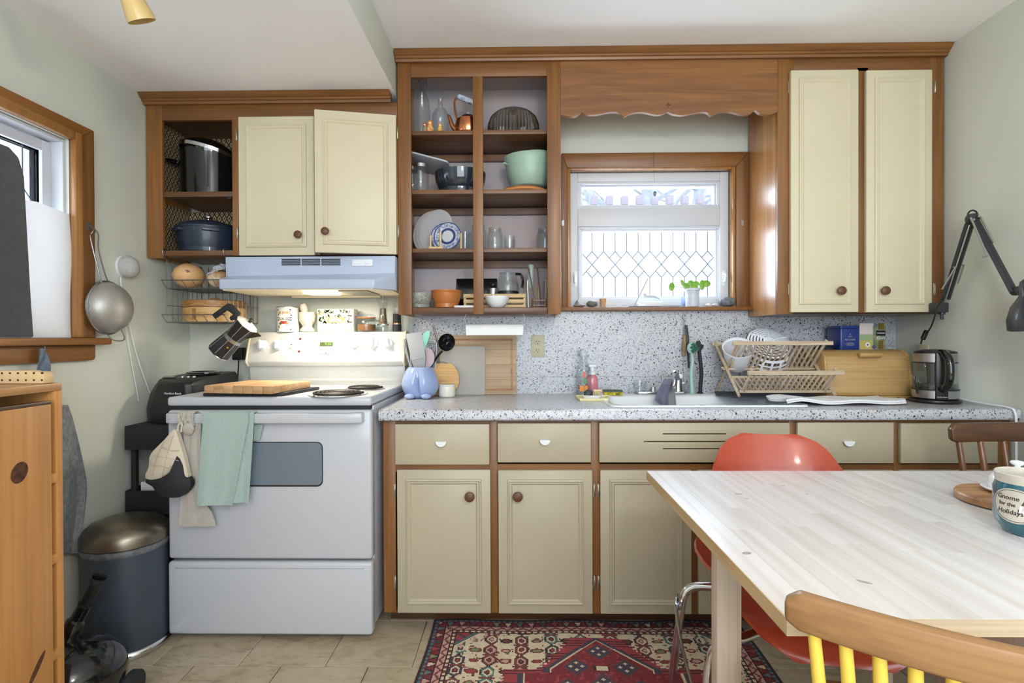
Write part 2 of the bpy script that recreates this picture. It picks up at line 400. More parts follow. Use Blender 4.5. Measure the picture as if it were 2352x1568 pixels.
M_PANE = glass('window_glass', (246, 250, 255), .05, 1.0)
M_DGLASS = glass('smoky_glass', (120, 132, 146), .3, .55)
M_LEAD = mat('lead_came', (86, 90, 98), .5, .4)
# ------------------------------------------------------------ the room
YW = 2.62; XL = -1.63; XR = 1.812; ZC = 2.366; ZS = 2.195; XS = -.535; YB = -1.9
M_GROUT = mat('floor_grout', (104, 92, 76), .9)
def tile_mat():
    m, nt, b = _setup('sandstone_floor_tile'); o = _obj(nt); oi = nt.nodes.new('ShaderNodeObjectInfo')
    off = nt.nodes.new('ShaderNodeCombineXYZ')
    for i in range(3): nt.links.new(_math(nt, 'MULTIPLY', oi.outputs['Random'], 9.1+i*4), off.inputs[i])
    v = _map(nt, o, (5, 9, 5), off.outputs[0], (0, 0, .5)); n1 = _noise(nt, v, 1.0, 8, 1.4, .62); n2 = _noise(nt, _map(nt, o, (16, 34, 16), off.outputs[0], (0, 0, .5)), 1, 5, 1.5)
    c = _ramp(nt, n1.outputs[0], [(.25, lin((138, 122, 98))), (.5, lin((178, 163, 138))), (.75, lin((190, 178, 156)))])
    c = _mix(nt, .6, c, _ramp(nt, n2.outputs[0], [(.3, (.66, .6, .52, 1)), (.44, (1, 1, 1, 1))]), 'MULTIPLY')
    nt.links.new(c, b.inputs['Base Color']); b.inputs['Roughness'].default_value = .42; _bump(nt, b, n1.outputs[0], .25, .003); return m
M_TILE = tile_mat()
floor = struct('floor', MB().box(XL-.12, YB-.1, -.08, XR+.2, YW+.1, -.004), M_GROUT)
T = .3045; tiles = {}
row = 0; y = 1.846 - 13*T
while y < YW:
    off = -.684 if (round((y-1.846)/T) % 2 == 0) else -.684+T/2
    x = off - 4*T
    while x < XR+.1:
        x0, x1, y0, y1 = max(x, XL), min(x+T, XR+.09), max(y, YB), min(y+T, YW)
        if x1-x0 > .01 and y1-y0 > .01:
            key = (round(x1-x0, 4), round(y1-y0, 4))
            if key not in tiles:
                w_, d_ = key; g = .0012
                mb = MB().box(-w_/2+g, -d_/2+g, -.0045, w_/2-g, d_/2-g, 0); tiles[key] = mesh_of('tile', mb, .0012, 1); tiles[key].materials.append(M_TILE)
            o = bpy.data.objects.new('tile', tiles[key]); COL.objects.link(o); o.parent = floor; o.location = ((x0+x1)/2, (y0+y1)/2, 0)
        x += T
    y += T
# ceiling: main slab and the lowered part over the stove
mb = MB().box(XS, YB-.1, ZC, XR+.2, YW+.12, ZC+.08).box(XL-.12, YB-.1, ZS, XS, YW+.12, ZC+.08)
ceil = struct('ceiling', mb, M_CEIL); ceil.data.materials.append(M_WALL)
for p in ceil.data.polygons:
    if p.normal.x > .9 and p.center.x < 0: p.material_index = 1
# back wall with its window opening
WX0, WX1, WZ0, WZ1 = PX(1308, 2.64), PX(1678, 2.64), 1.286, PZ(391, 2.64, 1490)
t = .14
mb = MB().box(XL-.12, YW, 0, WX0, YW+t, ZC).box(WX1, YW, 0, XR+.2, YW+t, ZC).box(WX0, YW, 0, WX1, YW+t, WZ0).box(WX0, YW, WZ1, WX1, YW+t, ZC)
struct('wall_back', mb, M_WALL)
LY0, LY1, LZ0, LZ1 = 1.02, 1.915, 1.146, 1.862
mb = MB().box(XL-.12, YB, 0, XL, LY0, ZS).box(XL-.12, LY1, 0, XL, YW, ZS).box(XL-.12, LY0, 0, XL, LY1, LZ0).box(XL-.12, LY0, LZ1, XL, LY1, ZS)
struct('wall_left', mb, M_WALL)
def wall_r(y, z):
    a = min(max((2.31-y)/.24, 0), 1); c = min(max((1.35-z)/.45, 0), 1); a = a*a*(3-2*a); c = c*c*(3-2*c); return XR + .066*a*c
ys = [YB, 0, 1, 1.6, 1.9] + [2.04+.03*i for i in range(11)] + [2.5, YW]; zs = [0, .4, .8] + [.88+.06*i for i in range(9)] + [1.6, 2.0, ZC]
mb = MB(); n = len(zs)
mb.add([(wall_r(y, z), y, z) for y in ys for z in zs] + [(XR+.2, y, z) for y in ys for z in zs],
       [(i*n+j, i*n+j+1, (i+1)*n+j+1, (i+1)*n+j) for i in range(len(ys)-1) for j in range(n-1)])
k = len(ys)*n
mb.f += [(k+i*n+j, k+(i+1)*n+j, k+(i+1)*n+j+1, k+i*n+j+1) for i in range(len(ys)-1) for j in range(n-1)]
rim = [j for j in range(n)] + [i*n+n-1 for i in range(1, len(ys))] + [(len(ys)-1)*n+j for j in range(n-2, -1, -1)] + [i*n for i in range(len(ys)-2, 0, -1)]
mb.f += [(a, k+a, k+b, b) for a, b in zip(rim, rim[1:]+rim[:1])]
struct('wall_right', mb, M_WALL)
mb = MB().box(XL-.12, YB-.12, 0, -.85, YB, ZC).box(1.55, YB-.12, 0, XR+.2, YB, ZC).box(-.85, YB-.12, 0, 1.55, YB, .68).box(-.85, YB-.12, 2.22, 1.55, YB, ZC)
struct('wall_front', mb, M_WALL)
w3 = thing('window_3', None, None, (.35, YB, .68), kind='structure')
mb = MB().box(-.85, YB-.08, .68, -.79, YB-.02, 2.22).box(1.49, YB-.08, .68, 1.55, YB-.02, 2.22).box(-.79, YB-.08, .68, 1.49, YB-.02, .74).box(-.79, YB-.08, 2.16, 1.49, YB-.02, 2.22).box(.32, YB-.08, .74, .38, YB-.02, 2.16)
part('window_frame', mb, M_VINYL, w3, .004)
# crown mouldings
def crown(name, x0, x1, z1):
    pr = [(2.312, -.04), (2.297, -.04), (2.294, -.031), (2.287, -.028), (2.286, -.021), (2.278, -.018), (2.268, -.006), (2.262, -.001), (2.312, -.001)]
    struct(name, MB().prism([(y, z1+z) for y, z in pr], x0, x1, 'x'), W_X)
crown('trim_1', -.531, XR-.001, ZC); crown('trim_2', XL+.002, -.552, ZS)

# ------------------------------------------------------------ back window
win = thing('window_1', None, None, ((WX0+WX1)/2, YW, WZ0), kind='structure')
cx0, cx1, cz1 = .203, PX(1720, 2.6), PZ(350, 2.6, 1500)
hi = PX(1700, 2.6); zi = PZ(384, 2.6, 1500)
part('casing_board', MB().prism([(cx0, cz1), (cx1, cz1), (WX1+.012, zi), (WX0-.012, zi)], 2.598, 2.6195), W_X, win, .003)
part('casing_board', MB().prism([(cx1, cz1), (cx1, WZ0), (WX1+.012, WZ0), (WX1+.012, zi)], 2.598, 2.6195), W_Z, win, .003)
part('casing_board', MB().prism([(cx0, cz1), (WX0-.012, zi), (WX0-.012, WZ0), (cx0, WZ0)], 2.598, 2.6195), W_Z, win, .003)
part('jamb_bead', MB().box(WX0-.012, 2.606, WZ0, WX0+.004, 2.648, WZ1+.008).box(WX1-.004, 2.606, WZ0, WX1+.012, 2.648, WZ1+.008).box(WX0+.004, 2.606, WZ1-.006, WX1-.004, 2.648, WZ1+.008), W_GOLD, win, .003)
part('sill_board', MB().box(.193, 2.555, 1.268, 1.118, 2.612, WZ0).box(WX0+.001, 2.612, 1.276, WX1-.001, 2.655, WZ0), W_X, win, .003)
Yv = 2.652
uz0, uz1, ux0, ux1 = PZ(470, Yv+.02, 1490), PZ(429, Yv+.02, 1490), PX(1337, Yv+.02), PX(1640, Yv+.02)
lz0, lz1, lx0, lx1 = PZ(681, Yv+.02, 1490), PZ(531, Yv+.02, 1490), PX(1338, Yv+.02), PX(1643, Yv+.02)
a0, a1, b0, b1 = WX0+.005, WX1-.005, WZ0+.001, WZ1-.007
s0 = .022
fr = MB().box(a0, Yv, b0, ux0-s0, Yv+.07, b1).box(ux1+s0, Yv, b0, a1, Yv+.07, b1).box(ux0-s0, Yv, uz1+s0, ux1+s0, Yv+.07, b1)
fr.box(ux0-s0, Yv, lz1+s0, ux1+s0, Yv+.07, uz0-s0).box(ux0-s0, Yv, b0, ux1+s0, Yv+.07, lz0-s0)
part('window_frame', fr, M_VINYL, win, .003)
def sash(x0, x1, z0, z1):
    s = MB()
    for o_, i_, ya, yb in ((s0, .010, Yv+.008, Yv+.06), (.010, 0, Yv+.02, Yv+.06)):
        s.box(x0-o_, ya, z0-o_, x0-i_, yb, z1+o_).box(x1+i_, ya, z0-o_, x1+o_, yb, z1+o_).box(x0-i_, ya, z1+i_, x1+i_, yb, z1+o_).box(x0-i_, ya, z0-o_, x1+i_, yb, z0-i_)
    return s
part('sash', sash(ux0, ux1, uz0, uz1), M_VINYL, win, .0015)
part('sash', sash(lx0, lx1, lz0, lz1), M_VINYL, win, .0015)
part('pane', MB().box(ux0-.004, Yv+.04, uz0-.004, ux1+.004, Yv+.044, uz1+.004), M_PANE, win)
# leaded lower light: every pane on its own between the cames
def leaded(owner, M, W, H, xs, zt, zm, zb, phase):
    """cells in a W x H light, x along the sash; xs the upright cames, zt/zm/zb the lozenge heights"""
    cells = []; N = len(xs); g = .0012
    d = xs[1]-xs[0]; X = [xs[0]-d] + list(xs) + [xs[-1]+d]
    def cl(p):
        for ax, lim, sg in ((0, 0, 1), (0, W, -1), (1, 0, 1), (1, H, -1)):
            out = []
            for q, r_ in zip(p, p[1:]+p[:1]):
                a, b = (q[ax]-lim)*sg, (r_[ax]-lim)*sg
                if a >= 0: out.append(q)
                if (a < 0) != (b < 0): t_ = a/(a-b); out.append((q[0]+(r_[0]-q[0])*t_, q[1]+(r_[1]-q[1])*t_))
            p = out
            if not p: return []
        return p
    def cll(p, q):
        t0, t1 = 0.0, 1.0
        for ax, lim, sg in ((0, 0, 1), (0, W, -1), (1, 0, 1), (1, H, -1)):
            a, b = (p[ax]-lim)*sg, (q[ax]-lim)*sg
            if a < 0 and b < 0: return None
            if a < 0: t0 = max(t0, a/(a-b))
            elif b < 0: t1 = min(t1, a/(a-b))
        if t1-t0 < 1e-3: return None
        return [(p[0]+(q[0]-p[0])*t_, p[1]+(q[1]-p[1])*t_) for t_ in (t0, t1)]
    lines = []
    for k in range(len(X)):
        big = (k+phase) % 2 == 0; x = X[k]
        if 0 < k <= N: lines += [[(x, H), (x, zt)], [(x, zb), (x, 0)]]
        if big:
            cells.append([(x, zt), (x+d, zm), (x, zb), (x-d, zm)])
            lines += [[(x-d, zm), (x, zt)], [(x, zt), (x+d, zm)], [(x-d, zm), (x, zb)], [(x, zb), (x+d, zm)]]
        else:
            up = (zt+zm)/2; lo = (zb+zm)/2
            cells += [[(x, zt), (x+d/2, up), (x, zm), (x-d/2, up)], [(x, zm), (x+d/2, lo), (x, zb), (x-d/2, lo)]]
            lines += [[(x-d/2, up), (x, zt), (x+d/2, up)], [(x-d/2, lo), (x, zb), (x+d/2, lo)]]
        if k+1 < len(X):
            bx = x if big else X[k+1]; sx_ = X[k+1] if big else x; mx = (bx+sx_)/2
            cells.append([(x, H), (X[k+1], H), (X[k+1], zt), (mx, (zt+zm)/2), (x, zt)])
            cells.append([(x, 0), (X[k+1], 0), (X[k+1], zb), (mx, (zb+zm)/2), (x, zb)])
    for c in cells:
        q = cl(c)
        if len(q) < 3 or max(p[0] for p in q)-min(p[0] for p in q) < .003: continue
        cx = sum(p[0] for p in q)/len(q); cz = sum(p[1] for p in q)/len(q)
        q2 = [(a+(cx-a)*.03, b+(cz-b)*.03) for a, b in q]; out = []
        for p in q2:
            if not out or abs(p[0]-out[-1][0])+abs(p[1]-out[-1][1]) > 1e-5: out.append(p)
        if len(out) > 2: part('pane', MB().prism(out, 0, .003).xf(M), M_PANE, owner)
    cm = MB()
    for l in lines:
        for p, q in zip(l, l[1:]):
            pq = cll(p, q)
            if not pq: continue
            p, q = pq
            if True: cm.tube([(p[0], -.001, p[1]), (q[0], -.001, q[1])], .0021, 6)
    cm.xf(M); part('came', cm, M_LEAD, owner)
W_, H_ = lx1-lx0, lz1-lz0
leaded(win, Matrix.Translation((lx0, Yv+.042, lz0)), W_, H_, [PX(1360.5+26.5*i, Yv+.04)-lx0 for i in range(11)],
       PZ(577, Yv+.04, 1490)-lz0, PZ(607, Yv+.04, 1490)-lz0, PZ(637, Yv+.04, 1490)-lz0, 0)
for u in (1322, 1662):
    x = PX(u, Yv); z = PZ(636, Yv, 1490)
    part('latch', MB().box(x-.008, Yv-.004, z-.045, x+.008, Yv, z+.03).tube(smoothpath([(x, Yv-.004, z+.012), (x-.004*(1 if u < 1500 else -1), Yv-.018, z+.005), (x-.003, Yv-.02, z-.03)]), [.006]*13, 8), M_WHITE, win, .001)
for u, v_ in ((1705, 512), (1290, 512)):
    x = PX(u, 2.598) if u > 1500 else .2085
    part('strike_plate', MB().prism(rrect(x-.006, PZ(v_, 2.598, u)-.014, x+.006, PZ(v_, 2.598, u)+.014, .005), 2.5955, 2.598), M_DSTEEL, win)
# what stands outside: a white fence and bare trees
M_FENCE = mat('fence_white', (236, 236, 240), .8, var=.05, vscale=2)
M_CAP = mat('fence_post_cap', (190, 178, 186), .8)
M_BARK = mat('haze_pale_bark', (206, 210, 218), .9, var=.35, vscale=7, bump=.6, bscale=18)  # bark colour lightened to paint in the washed-out outdoor haze
fy = 4.4; ft = PZ(470, fy, 1490)
fence = thing('garden_fence', 'white board fence with small square posts outside the back window', 'fence', (1.3, fy, -.3))
for i in range(24): part('fence_board', MB().box(-1.5+i*.25, fy, -.3, -1.5+i*.25+.2495, fy+.03, ft), M_FENCE, fence)
for i in range(-4, 14):
    x = PX(1366+34.7*i, fy); part('fence_post', MB().box(x-.027, fy-.02, ft+.001, x+.027, fy+.05, ft+.07+random.random()*.01), M_CAP, fence, .004)
def tree(name, label, u, Y, r, lean, seedv):
    rnd = random.Random(seedv); t_ = thing(name, label, 'tree', (PX(u, Y), Y, -.4), group=None)
    x = PX(u, Y); top = V(x+lean*3.6, Y, 6.5)
    pts = [V(x-lean, Y, -.4)] + [V(x-lean, Y, -.4).lerp(top, k/6)+V(rnd.uniform(-.05, .05), 0, 0) for k in range(1, 7)]
    part('trunk', MB().tube(smoothpath(pts, 3), [r*(1-.5*i/18) for i in range(19)], 9), M_BARK, t_)
    b = MB()
    for i in range(26):
        k = rnd.uniform(.25, .95); p = V(x-lean, Y, -.4).lerp(top, k); s_ = rnd.choice((-1, 1))
        L = rnd.uniform(.9, 2.6); q = [p]
        for j in range(4): q.append(q[-1]+V(s_*L*.25*rnd.uniform(.6, 1.2), rnd.uniform(-.2, .2), L*.25*rnd.uniform(.1, 1.0)))
        b.tube(q, [r*.22*(1-.2*j) for j in range(5)], 5)
        for _ in range(3):
            a = q[rnd.randint(1, 4)]; b.tube([a, a+V(s_*rnd.uniform(.1, .6), 0, rnd.uniform(-.3, .5))], [.022, .008], 4)
    part('branch', b, M_BARK, t_, kind='stuff')
tree('bare_tree', 'bare tree with a thick upright trunk behind the fence', 1488, 9.5, .2, .02, 3)
tree('bare_tree', 'bare tree with a slim trunk leaning over the fence', 1462, 8.6, .11, -.5, 5)
tree('bare_tree', 'bare forked tree furthest from the leaning trunk behind fence', 1578, 10.5, .17, .12, 9)
struct('ground', MB().box(-12, 2.8, -.5, 12, 30, -.4), mat('pale_ground', (170, 168, 160), .9, var=.2))

# ------------------------------------------------------------ left window
lw = thing('window_2', None, None, (XL, (LY0+LY1)/2, LZ0), kind='structure')
oy0, oy1, oz1 = LY0-.092, 2.006, 1.928
part('casing_board', MB().prism([(oy0, oz1), (oy1, oz1), (LY1-.0, LZ1), (LY0, LZ1)], XL+.0005, XL+.022, 'x'), W_Y, lw, .003)
part('casing_board', MB().prism([(oy1, oz1), (oy1, LZ0), (LY1, LZ0), (LY1, LZ1)], XL+.0005, XL+.022, 'x'), W_Z, lw, .003)
part('casing_board', MB().prism([(oy0, oz1), (LY0, LZ1), (LY0, LZ0), (oy0, LZ0)], XL+.0005, XL+.022, 'x'), W_Z, lw, .003)
part('casing_bead', MB().box(XL+.006, LY1-.003, LZ0, XL+.03, LY1+.03, LZ1+.03).box(XL+.006, LY0-.03, LZ1-.003, XL+.03, LY1-.003, LZ1+.03), W_GOLD, lw, .007)
part('sill_board', MB().box(XL-.03, LY0+.001, LZ0-.02, XL+.001, LY1-.001, LZ0).box(XL+.001, oy0-.05, LZ0-.026, XL+.055, 2.045, LZ0), W_Y, lw, .006)
part('apron_board', MB().prism([(oy0, LZ0-.026), (oy0, 1.062), (oy1-.012, 1.062), (oy1-.003, 1.065), (oy1+.001, 1.075), (oy1+.001, LZ0-.026)], XL+.0005, XL+.02, 'x'), W_Y, lw, .004)
jm = MB().box(XL-.1, LY1-.012, LZ0, XL-.012, LY1-.001, LZ1-.001).box(XL-.1, LY0+.001, LZ0, XL-.012, LY0+.012, LZ1-.001).box(XL-.1, LY0+.012, LZ1-.012, XL-.012, LY1-.012, LZ1-.001)
gy1, gy0, gz0, gz1, gx = LY1-.05, LY0+.05, LZ0+.04, LZ1-.055, XL-.07
for o_, xa in ((.05, XL-.052), (.03, XL-.062)):
    jm.box(XL-.1, gy1, gz0, xa, gy1+o_-.012, gz1+o_-.013).box(XL-.1, gy0-o_+.012, gz0, xa, gy0, gz1+o_-.013).box(XL-.1, gy0, gz1, xa, gy1, gz1+o_-.013).box(XL-.1, gy0-o_+.012, LZ0, xa, gy1+o_-.012, gz0)
part('window_frame', jm, M_VINYL, lw, .002)
Ml = Matrix.Translation((gx, gy1, gz0)) @ Matrix.Rotation(R(-90), 4, 'Z')
xs_ = [.055+.105*i for i in range(7)]
leaded(lw, Matrix(((0, -1, 0, gx-.002), (-1, 0, 0, gy1), (0, 0, 1, gz0), (0, 0, 0, 1))), gy1-gy0, gz1-gz0, xs_, gz1-gz0-.145, gz1-gz0-.265, gz1-gz0-.385, 1)
M_SHEET = mat('white_paper_sheet', (236, 234, 232), .8)
def paper():
    P = [[V(XL+.004-.004*math.sin(j*.9), LY0+(LY1-.001-LY0)*i/14, LZ0+.002+(1.597-LZ0)*j/8+(.006 if j == 8 else 0)*math.sin(i*1.7)) for j in range(9)] for i in range(15)]
    return MB().grid(P, .0012)
def sheetm():
    m, nt, b = _setup('translucent_white_paper'); nt.nodes.remove(b); out = nt.nodes['Material Output']
    d = nt.nodes.new('ShaderNodeBsdfDiffuse'); t_ = nt.nodes.new('ShaderNodeBsdfTranslucent'); mx = nt.nodes.new('ShaderNodeMixShader')
    d.inputs[0].default_value = lin((238, 236, 232)); t_.inputs[0].default_value = lin((240, 240, 242)); mx.inputs[0].default_value = .4
    nt.links.new(d.outputs[0], mx.inputs[1]); nt.links.new(t_.outputs[0], mx.inputs[2]); nt.links.new(mx.outputs[0], out.inputs[0]); return m
solo('paper_sheet', paper(), sheetm(), 'white paper sheet covering the lower half of the left window', 'paper')
M_FELT = mat('charcoal_felt', (66, 68, 74), .95, var=.25, vscale=40, bump=.5, bscale=300, sheen=.3)
mb = MB().prism([(1.30, LZ0+.001), (1.718, LZ0+.001), (1.708, 1.3), (1.69, 1.66), (1.672, 1.715), (1.64, 1.738), (1.30, 1.745)], XL+.012, XL+.05, 'x')
solo('felt_panel', mb, M_FELT, 'tall charcoal felt panel standing on the left window sill', 'panel', bevel=.006)

# ------------------------------------------------------------ cabinet joinery
def ring_mould(x0, x1, z0, z1, y, loops):
    mb = MB(); vs = []
    for ins, h in loops: vs += [(x0+ins, y-h, z0+ins), (x1-ins, y-h, z0+ins), (x1-ins, y-h, z1-ins), (x0+ins, y-h, z1-ins)]
    fs = []
    for k in range(len(loops)-1):
        for i in range(4):
            j = (i+1) % 4; fs.append((k*4+i, k*4+j, k*4+4+j, k*4+4+i))
    return mb.add(vs, fs)
MOULD = [(0, 0), (.002, .007), (.007, .009), (.011, .005), (.016, .006), (.02, .002), (.022, 0)]
def knob_mb(x, y, z, r=.0165):
    k = MB().lathe([(0, 0), (.007, 0), (.007, .011), (r*.9, .014), (r, .019), (r*.97, .024), (r*.7, .0275), (0, .0285)], seg=20)
    return k.xf(Matrix.Translation((x, y, z)) @ Matrix.Rotation(R(90), 4, 'X'))
def hinge_mb(x, y, z):
    return MB().prism(rrect(x-.005, z-.026, x+.005, z+.026, .004, 3), y-.003, y).tube([(x+.001, y-.004, z-.024), (x+.001, y-.004, z+.024)], .0034, 8)
def door(cab, x0, x1, z0, z1, y, th, m, inset, knob, hinges, M=None, krad=.0165, lean=0):
    """y is the door's front face; M swings the whole door"""
    mb = MB().box(x0, y, z0, x1, y+th, z1)
    if lean: mb.xf(rot_about((x0, y, z0), lean, 'Y'))
    if M: mb.xf(M)
    d = part('door', mb, m, cab, .003)
    r = ring_mould(x0+inset, x1-inset, z0+inset, z1-inset, y+.0005, MOULD)
    if M: r.xf(M)
    part('panel_moulding', r, m, d, fix=True, smooth=20)
    if knob:
        k = knob_mb(knob[0], y, knob[1], krad)
        if M: k.xf(M)
        part('knob', k, W_KNOB, d, label='round brown wooden knob')
    for hx, hz in hinges: part('hinge', hinge_mb(hx, y+th, hz), M_BRASS, d, .0008, 1)
    return d
YU = 2.31; YD = 2.29
# --- left upper cabinet with an open cubby and two doors
lc = thing('upper_cabinet', 'pine upper cabinet above the stove with wallpaper-lined open cubby', 'cabinet', (-1.08, 2.46, 1.495))
x = XL+.006
part('stile', MB().box(x, YU, 1.494, -1.554, YU+.02, 2.158), W_Z, lc, .0015)
part('stile', MB().box(-1.248, YU, 1.502, -1.206, YU+.02, 2.09), W_Z, lc, .0015)
part('stile', MB().box(-.9, YU, 1.502, -.865, YU+.02, 2.09), W_Z, lc, .0015)
part('stile', MB().box(-.565, YU, 1.502, -.5275, YU+.02, 2.09), W_Z, lc, .0015)
part('rail', MB().box(-1.554, YU, 2.09, -.5275, YU+.02, 2.158), W_X, lc, .0015)
part('shelf', MB().box(-1.554, YU+.004, 1.759, -1.236, 2.6, 1.782), W_SH, lc, .001)
part('bottom_board', MB().box(-1.554, YU+.004, 1.504, -1.236, 2.6, 1.526), W_SH, lc, .001)
part('bottom_board', MB().box(-1.236, YU+.02, 1.504, -.529, 2.6, 1.522), W_SH, lc, .001)
part('top_board', MB().box(x, YU+.02, 2.115, -.529, 2.6, 2.135), W_SH, lc)
part('side_panel', MB().box(x, YU+.02, 1.494, x+.012, 2.6, 2.115), W_SIDE, lc)
part('partition', MB().box(-1.236, YU+.02, 1.504, -1.224, 2.6, 2.115), W_SH, lc)
part('lining', MB().box(x+.0125, YU+.021, 1.5265, x+.0145, 2.594, 1.7585), M_PAPER, lc)
part('lining', MB().box(x+.0125, YU+.021, 1.7825, x+.0145, 2.594, 2.1145), M_PAPER, lc)
part('lining', MB().box(x+.0145, 2.592, 1.5265, -1.2365, 2.594, 1.7585), M_PAPER, lc)
part('lining', MB().box(x+.0145, 2.592, 1.7825, -1.2365, 2.594, 2.1145), M_PAPER, lc)
part('catch', MB().box(-1.272, YU-.004, 1.748, -1.25, YU+.008, 1.758), M_BLK, lc, .001)
zt, zb = PZ(267, YD, 640), PZ(586, YD, 640)
door(lc, PX(550, YD), PX(724, YD), zb, zt, YD, .02, M_CREAM, .033, (PX(685, YD-.02), PZ(538, YD-.02, 685)), [(PX(547, YU), PZ(310, YU, 547)), (PX(548, YU), PZ(534, YU, 548))])
hx = PX(912, YD); wd = .333
Md = rot_about((hx, YD, 0), R(12.0), 'Z')
door(lc, hx-wd, hx, zb+.001, PZ(264, YD, 912), YD, .02, M_CREAM, .033, (hx-wd+.043, PZ(529, YD-.09, 767)), [(PX(915, YU), PZ(306, YU, 915)), (PX(916, YU), PZ(531, YU, 916))], Md)
# --- open shelf unit
ou = thing('open_shelf_unit', 'doorless pine shelf unit full of kitchenware beside the window', 'shelf', (-.17, 2.46, 1.243))
xL, xR = -.5265, PX(1289, YU)
part('stile', MB().box(xL, YU, 1.243, -.4685, YU+.02, 2.326), W_Z, ou, .0015)
part('stile', MB().box(PX(1088, YU), YU-.001, 1.243, PX(1111, YU), YU+.019, 2.267), W_Z, ou, .0015)
part('stile', MB().box(.1185, YU, 1.243, xR, YU+.02, 2.326), W_Z, ou, .0015)
part('rail', MB().box(-.4685, YU, 2.266, .1185, YU+.02, 2.326), W_X, ou, .0015)
SH = [2.043, 1.786, 1.531]
for z in SH: part('shelf', MB().box(xL+.014, YU+.02, z-.018, xR-.014, 2.6, z), W_SH, ou, .001)
part('bottom_board', MB().box(-.4685, YU+.008, 1.249, .1185, 2.6, 1.273), W_SH, ou, .003)
for z in (2.02, 1.763, 1.508): part('cleat', MB().box(xL+.014, 2.575, z-.03, xR-.014, 2.598, z-.0), W_SH, ou)
part('side_panel', MB().box(xL, YU+.02, 1.243, xL+.014, 2.604, 2.34), W_SIDE, ou)
part('side_panel', MB().box(xR-.014, YU+.02, 1.243, xR, 2.596, 2.34), W_SIDE, ou)
part('top_board', MB().box(xL, YU+.02, 2.34, xR, 2.6, 2.355), M_PINK, ou)
part('back_panel', MB().box(xL+.014, 2.6, 1.243, xR-.014, 2.618, 2.34), M_PINK, ou)
# --- valance
va = thing('window_valance', 'scalloped plywood valance board above the back window', 'valance', (.64, YU, 2.09))
vx0, vx1 = xR+.0005, PX(1786, YU)
sc_px = [(1290, 263), (1313, 268), (1327, 264), (1335, 257), (1350, 263), (1375, 262), (1400, 257), (1420, 258), (1434, 268), (1450, 260), (1475, 257), (1505, 263), (1520, 262), (1534, 256), (1548, 262), (1570, 264), (1600, 258), (1622, 257), (1633, 266), (1650, 258), (1675, 256), (1705, 263), (1722, 262), (1735, 252), (1748, 261), (1768, 263), (1786, 257)]
cusp = {3, 8, 13, 18, 23}; bot = []; seg_ = []; TIP = 0
for i_, q_ in enumerate(sc_px):
    seg_.append((q_[0], q_[1], 0))
    if i_ in cusp or i_ == len(sc_px)-1:
        pts_ = smoothpath(seg_, 4); bot += [(PX(p_.x, YU, p_.y), PZ(p_.y, YU, p_.x)) for p_ in (pts_ if not bot else pts_[1:])]; seg_ = [(q_[0], q_[1], 0)]
        if i_ == 13: TIP = len(bot)
bot[0] = (vx0, bot[0][1]); bot[-1] = (vx1, bot[-1][1])
def val_poly():
    cx, cz, r = PX(1536, YU), PZ(241, YU, 1536), .0125
    n_ = 20; star = []
    for i in range(n_):
        a = 2*PI*i/n_; c_, s_ = math.cos(a), math.sin(a); k = r/((abs(c_)**.62+abs(s_)**.62)**(1/.62)); star.append((cx+k*c_, cz+k*s_))
    i = n_*3//4
    return bot[:TIP] + [star[(i-j) % n_] for j in range(n_+1)] + bot[TIP-1:] + [(vx1, 2.326), (vx0, 2.326)]
part('board', MB().prism(val_poly(), YU+.001, YU+.019), W_VAL, va, smooth=25)
# --- right upper cabinet
rc = thing('tall_upper_cabinet', 'tall cream two-door upper cabinet beside the right wall', 'cabinet', (1.46, 2.46, 1.238))
rx0 = vx1+.0005; rx1 = PX(2168, YU)
part('side_panel', MB().box(rx0, YU+.02, 1.238, rx0+.018, 2.597, 2.34), W_SIDE, rc)
part('stile', MB().box(rx0, YU, 1.238, PX(1822, YU), YU+.02, 2.326), W_Z, rc, .0015)
part('stile', MB().box(PX(1968, YU), YU, 1.243, PX(1994, YU), YU+.02, 2.286), W_Z, rc, .0015)
part('stile', MB().box(PX(2136, YU), YU, 1.243, rx1, YU+.02, 2.326), W_Z, rc, .0015)
part('rail', MB().box(PX(1822, YU), YU, 2.27, PX(2136, YU), YU+.02, 2.326), W_X, rc, .0015)
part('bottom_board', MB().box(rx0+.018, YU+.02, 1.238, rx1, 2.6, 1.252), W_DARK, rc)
part('top_board', MB().box(rx0, YU+.02, 2.34, rx1, 2.6, 2.355), W_SH, rc)
part('side_panel', MB().box(rx1-.012, YU+.02, 1.252, rx1, 2.6, 2.34), W_SH, rc)
part('back_panel', MB().box(rx0+.018, 2.6, 1.252, rx1-.012, 2.606, 2.34), W_SH, rc)
for (u0, u1, ku, hu) in ((1817, 1972, 1934, 1812.5), (1990, 2141, 2035, 2145)):
    door(rc, PX(u0, YD), PX(u1, YD), PZ(717, YD, u0), PZ(160, YD, (u0+u1)/2), YD, .02, M_CREAM, .032, (PX(ku, YD-.02), PZ(667, YD-.02, ku)), [(PX(hu, YU), PZ(200, YU, hu)), (PX(hu, YU), PZ(664, YU, hu))], krad=.0185)
